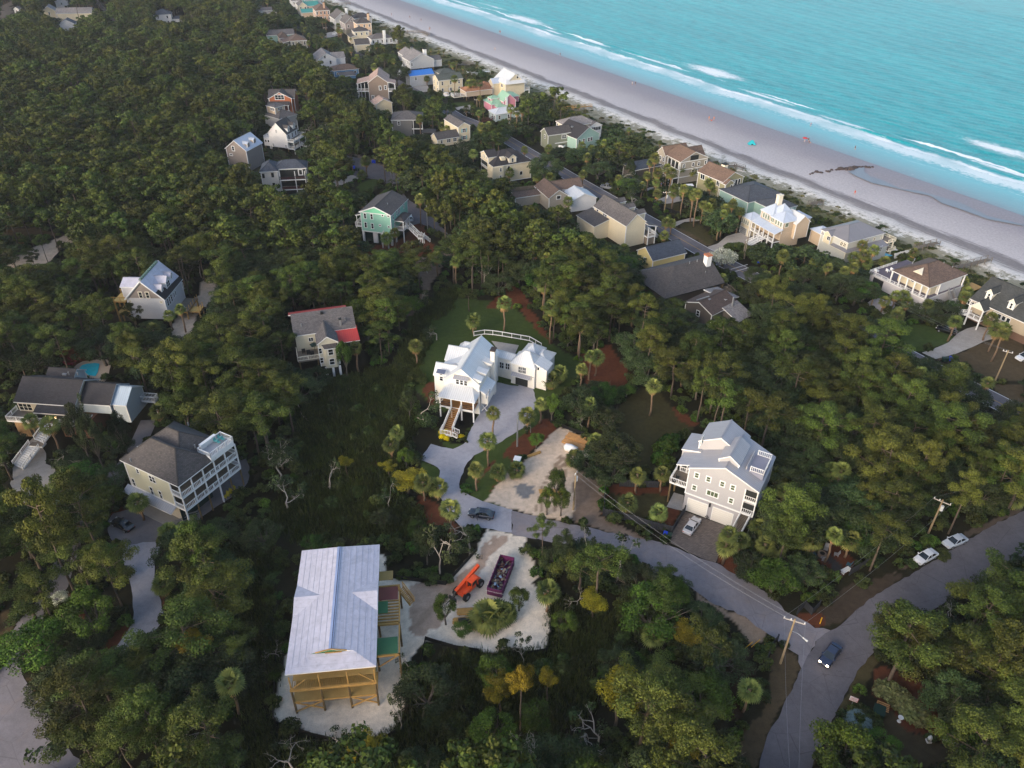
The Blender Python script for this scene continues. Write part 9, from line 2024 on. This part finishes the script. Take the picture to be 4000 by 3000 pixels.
def pts_in(n,ymin,ymax,test):
 out=[]
 yy=ymin+(ymax-ymin)*rs.rand(n)**0.8;xx=(rs.rand(n)*2-1)*(76+yy*0.72)
 px,py=proj(xx,yy,0.5);m=(px>-100)&(px<4100)&(py<3150)&(py>-40)&(xx*SW.x+yy*SW.y<212)
 xx,yy=xx[m],yy[m];m=test(xx,yy);return xx[m],yy[m]
def notzone(x,y):
 return~NG[np.clip((y-NY0).astype(int),0,759),np.clip((x-NX0).astype(int),0,1239)]
ux,uy=pts_in(26000,45,420,notzone)
scatter('undergrowth',[[proto('shrub_0')[0][1]],[proto('shrub_1')[0][1]],[mk_shrub(155,M_GREEN,1.3,1.4,0.7)],[proto('shrub_2')[0][1]]],[(a,b,-0.1,rs.rand()*6.28,0.55+0.6*rs.rand(),0.4+0.7*rs.rand())for a,b in zip(ux,uy)],'dark low undergrowth filling the gaps between the trees','undergrowth')
def tuft(seed,n=70,R_=0.9,H=0.8):
 r=np.random.RandomState(seed);V,F,T_=[],[],[]
 for i in range(n):
  p=np.array([r.randn()*R_*0.5,r.randn()*R_*0.5,0]);a=r.rand()*6.28;d=np.array([math.cos(a),math.sin(a),0]);h=H*(0.5+0.7*r.rand());w_=0.05
  sd=np.array([-d[1],d[0],0])*w_;k=len(V);V+=[p-sd,p+sd,p+d*0.2*h+np.array([0,0,h])+sd*0.2,p+d*0.2*h+np.array([0,0,h])-sd*0.2];F.append((k,k+1,k+2,k+3));T_.append(np.clip(0.5+0.3*r.randn(),0,1))
 me=bpy.data.meshes.new('tuft');npmesh(me,np.array(V),np.array(F));t=me.attributes.new('tint','FLOAT','FACE');t.data.foreach_set('value',np.array(T_,np.float32));me.materials.append(M_MARSHG);return me
def inmarsh(x,y):
 m=np.zeros(x.shape,bool)
 for P in marshP+[gpoly(zones[4][0])]:m|=inpoly(x,y,P)
 for pts in clear_polys+[PAD]:m&=~inpoly(x,y,gpoly(pts))
 for h_,_ in HOUSES[:4]:
  pass
 return m
mx,my=pts_in(60000,45,200,inmarsh)
scatter('marsh_grass',[[tuft(1)],[tuft(2)],[tuft(3)]],[(a,b,0,rs.rand()*6.28,0.9+0.7*rs.rand(),0.6+0.9*rs.rand())for a,b in zip(mx,my)],'dark green marsh grass covering the low ground','grass')
sel=rs.rand(len(mx))<0.035
scatter('marsh_shrubs',[[proto('shrub_0')[0][1]],[proto('shrub_2')[0][1]]],[(a,b,-0.1,rs.rand()*6.28,0.4+0.7*rs.rand(),0.4+0.6*rs.rand())for a,b in zip(mx[sel],my[sel])],'small dark shrubs dotted through the marsh grass','undergrowth')
dx=[];
for _ in range(9000):
 t=198+26*rs.rand();s_=-20+760*rs.rand();x=s_*AL.x+t*SW.x;y_=s_*AL.y+t*SW.y
 if t>218 and rs.rand()<0.75:continue
 if wob(np.array(x),np.array(y_),0.7,4)<-0.1:continue
 px,py=proj(x,y_,0)
 if px<-50 or px>4050 or py<-30:continue
 if inany(x,y_):continue
 dx.append((x,y_,-0.15,rs.rand()*6.28,0.4+0.6*rs.rand(),0.2+0.35*rs.rand()))
M_DUNE=leafmat('dune_scrub_leaves',col(62,66,36),col(126,124,78),0.03)
scatter('dune_scrub',[[mk_shrub(501,M_DUNE,1.7,1.6,0.5,0.22)],[mk_shrub(502,M_DUNE,1.2,1.2,0.5,0.2)],[mk_shrub(503,M_SHRUB,1.5,1.5,0.5,0.22)]],dx,'low olive dune scrub and sea oats behind the beach','dune scrub')
random.seed(31)
for x,y in((1605,430),(1640,420),(1605,465),(1645,485),(1775,465),(1625,445)):g=gp(B6(x,y));put('yellowbush_0',g.x,g.y,.8,label='bright yellow shrub in the black mulch bed at the farmhouse steps',group='yellow shrubs at the farmhouse steps')
for i in range(16):x,y=random.uniform(1660,1820),random.uniform(430,505);g=gp(B6(x,y));put('shrub_1',g.x,g.y,.28,label='small dark shrub planted in the black mulch bed',group='small shrubs in the black bed')
def hedge(z,p,n_,kind,label,s=.8,cat='hedge'):
 A,Bq=gp(z(*p[0])),gp(z(*p[-1]));o=empty('hedge',(A.x,A.y,0),0,label,cat);P=[gp(z(*q))for q in p]
 for k in range(n_):
  t=k/(n_-1)*(len(P)-1);i=min(int(t),len(P)-2);q=P[i].lerp(P[i+1],t-i)
  for pn,me in proto(kind):c=mk(pn,me,o,(q.x-A.x+random.uniform(-.2,.2),q.y-A.y+random.uniform(-.2,.2),-.15),random.uniform(0,6));c.scale=(s,s,s)
hedge(C8,[(1010,1000),(1100,1070),(1200,1150),(1280,1240)],14,'hedgepuff_0','long clipped variegated hedge in a rounded oval bank',1.2);hedge(C8,[(720,1220),(830,1220),(900,1300)],6,'shrub_0','dark clipped hedge behind the silver sago palm',1.0)
hedge(B7,[(1300,600),(1330,560),(1380,530)],5,'bush_0','rounded bright green hedge behind the grey house yard',1.35);hedge(B7,[(1270,680),(1320,700)],3,'bush_0','pair of rounded green shrubs next to the grey house wall',1.3);hedge(B7,[(800,1060),(850,1080)],3,'bush_0','low bright green shrub clump in the fenced yard corner',.9)
hedge(zJ,[(20,770),(140,760),(260,800),(400,830)],16,'shrub_1','thick dark hedge in front of the mansion drive',1.1);hedge(zI,[(60,600),(110,590)],4,'shrub_1','dark hedge beside the garden path',.9);hedge(zI,[(130,650),(300,640),(380,620)],9,'shrub_0','low hedge along the boat drive lawn',.9)
hedge(B5,[(930,900),(980,1000),(960,1100)],6,'shrub_2','dark shrubs screening the lane from the stilt house',1.2)
g=gp(C8(770,1290));o=empty('sago_palm',(g.x,g.y,0),0,'silver blue feather leaved palm by the verge','palm tree');o.scale=(.75,.75,.8);mb=MB()
for k in range(22):
 a=k*2.4;pts=[(0,0,1.0),(math.cos(a)*1.0,math.sin(a)*1.0,2.0),(math.cos(a)*2.0,math.sin(a)*2.0,1.9),(math.cos(a)*2.7,math.sin(a)*2.7,1.1)]
 for j in range(3):
  p,q=Vector(pts[j]),Vector(pts[j+1])
  for u in range(6):m_=p.lerp(q,u/6);sd=Vector((-math.sin(a),math.cos(a),-.15));f=(q-p).normalized()*.3;[mb.add([m_,m_+f*.4,m_+sd*s_*.5+f],[(0,1,2)])for s_ in(-1,1)]
mb.build('fronds',paint('silver_frond',col(120,140,140),.6),o);MB().tube([(0,0,0),(0,0,1.0)],.25,8).build('trunk',BARK_L,o)
a,b=gp(C6(1700,1650)),gp(C6(1860,1350));tag(MB().tube([(a.x,a.y,.3),((a.x+b.x)/2,(a.y+b.y)/2,.5),(b.x,b.y,.4)],[.12,.09,.04],5).build('fallen_trunk',BARK_D),'pale fallen trunk lying across the dark marsh','fallen tree')
a,b=gp(B6(450,330)),gp(B6(355,165));tag(MB().tube([(a.x,a.y,.2),((a.x*.6+b.x*.4)-.5,a.y*.6+b.y*.4,.3),(b.x,b.y,.5)],[.16,.15,.1],6).build('fallen_trunk',BARK_D),'curved grey fallen trunk at the marsh edge','fallen tree')
g=gp(z7(1050,200));put('twist_1',g.x,g.y,1.0,sz=.4,label='low brown brush pile at the north road end',group='brush pile')
# ---------------- air ----------------
hz=MB().box(-1900,1900,-300,2700,-2.0,CAMH+6)
hm=bpy.data.materials.new('haze_air');hm.use_nodes=True;n=hm.node_tree;n.nodes.clear()
pv=n.nodes.new('ShaderNodeVolumePrincipled');pv.inputs['Color'].default_value=(0.88,0.93,1.0,1);pv.inputs['Density'].default_value=0.0001;pv.inputs['Anisotropy'].default_value=0.2
om=n.nodes.new('ShaderNodeOutputMaterial');n.links.new(pv.outputs[0],om.inputs['Volume'])
ho=hz.build('haze',hm);tag(ho,'thin blue evening haze over the whole shore','haze',None,'stuff')
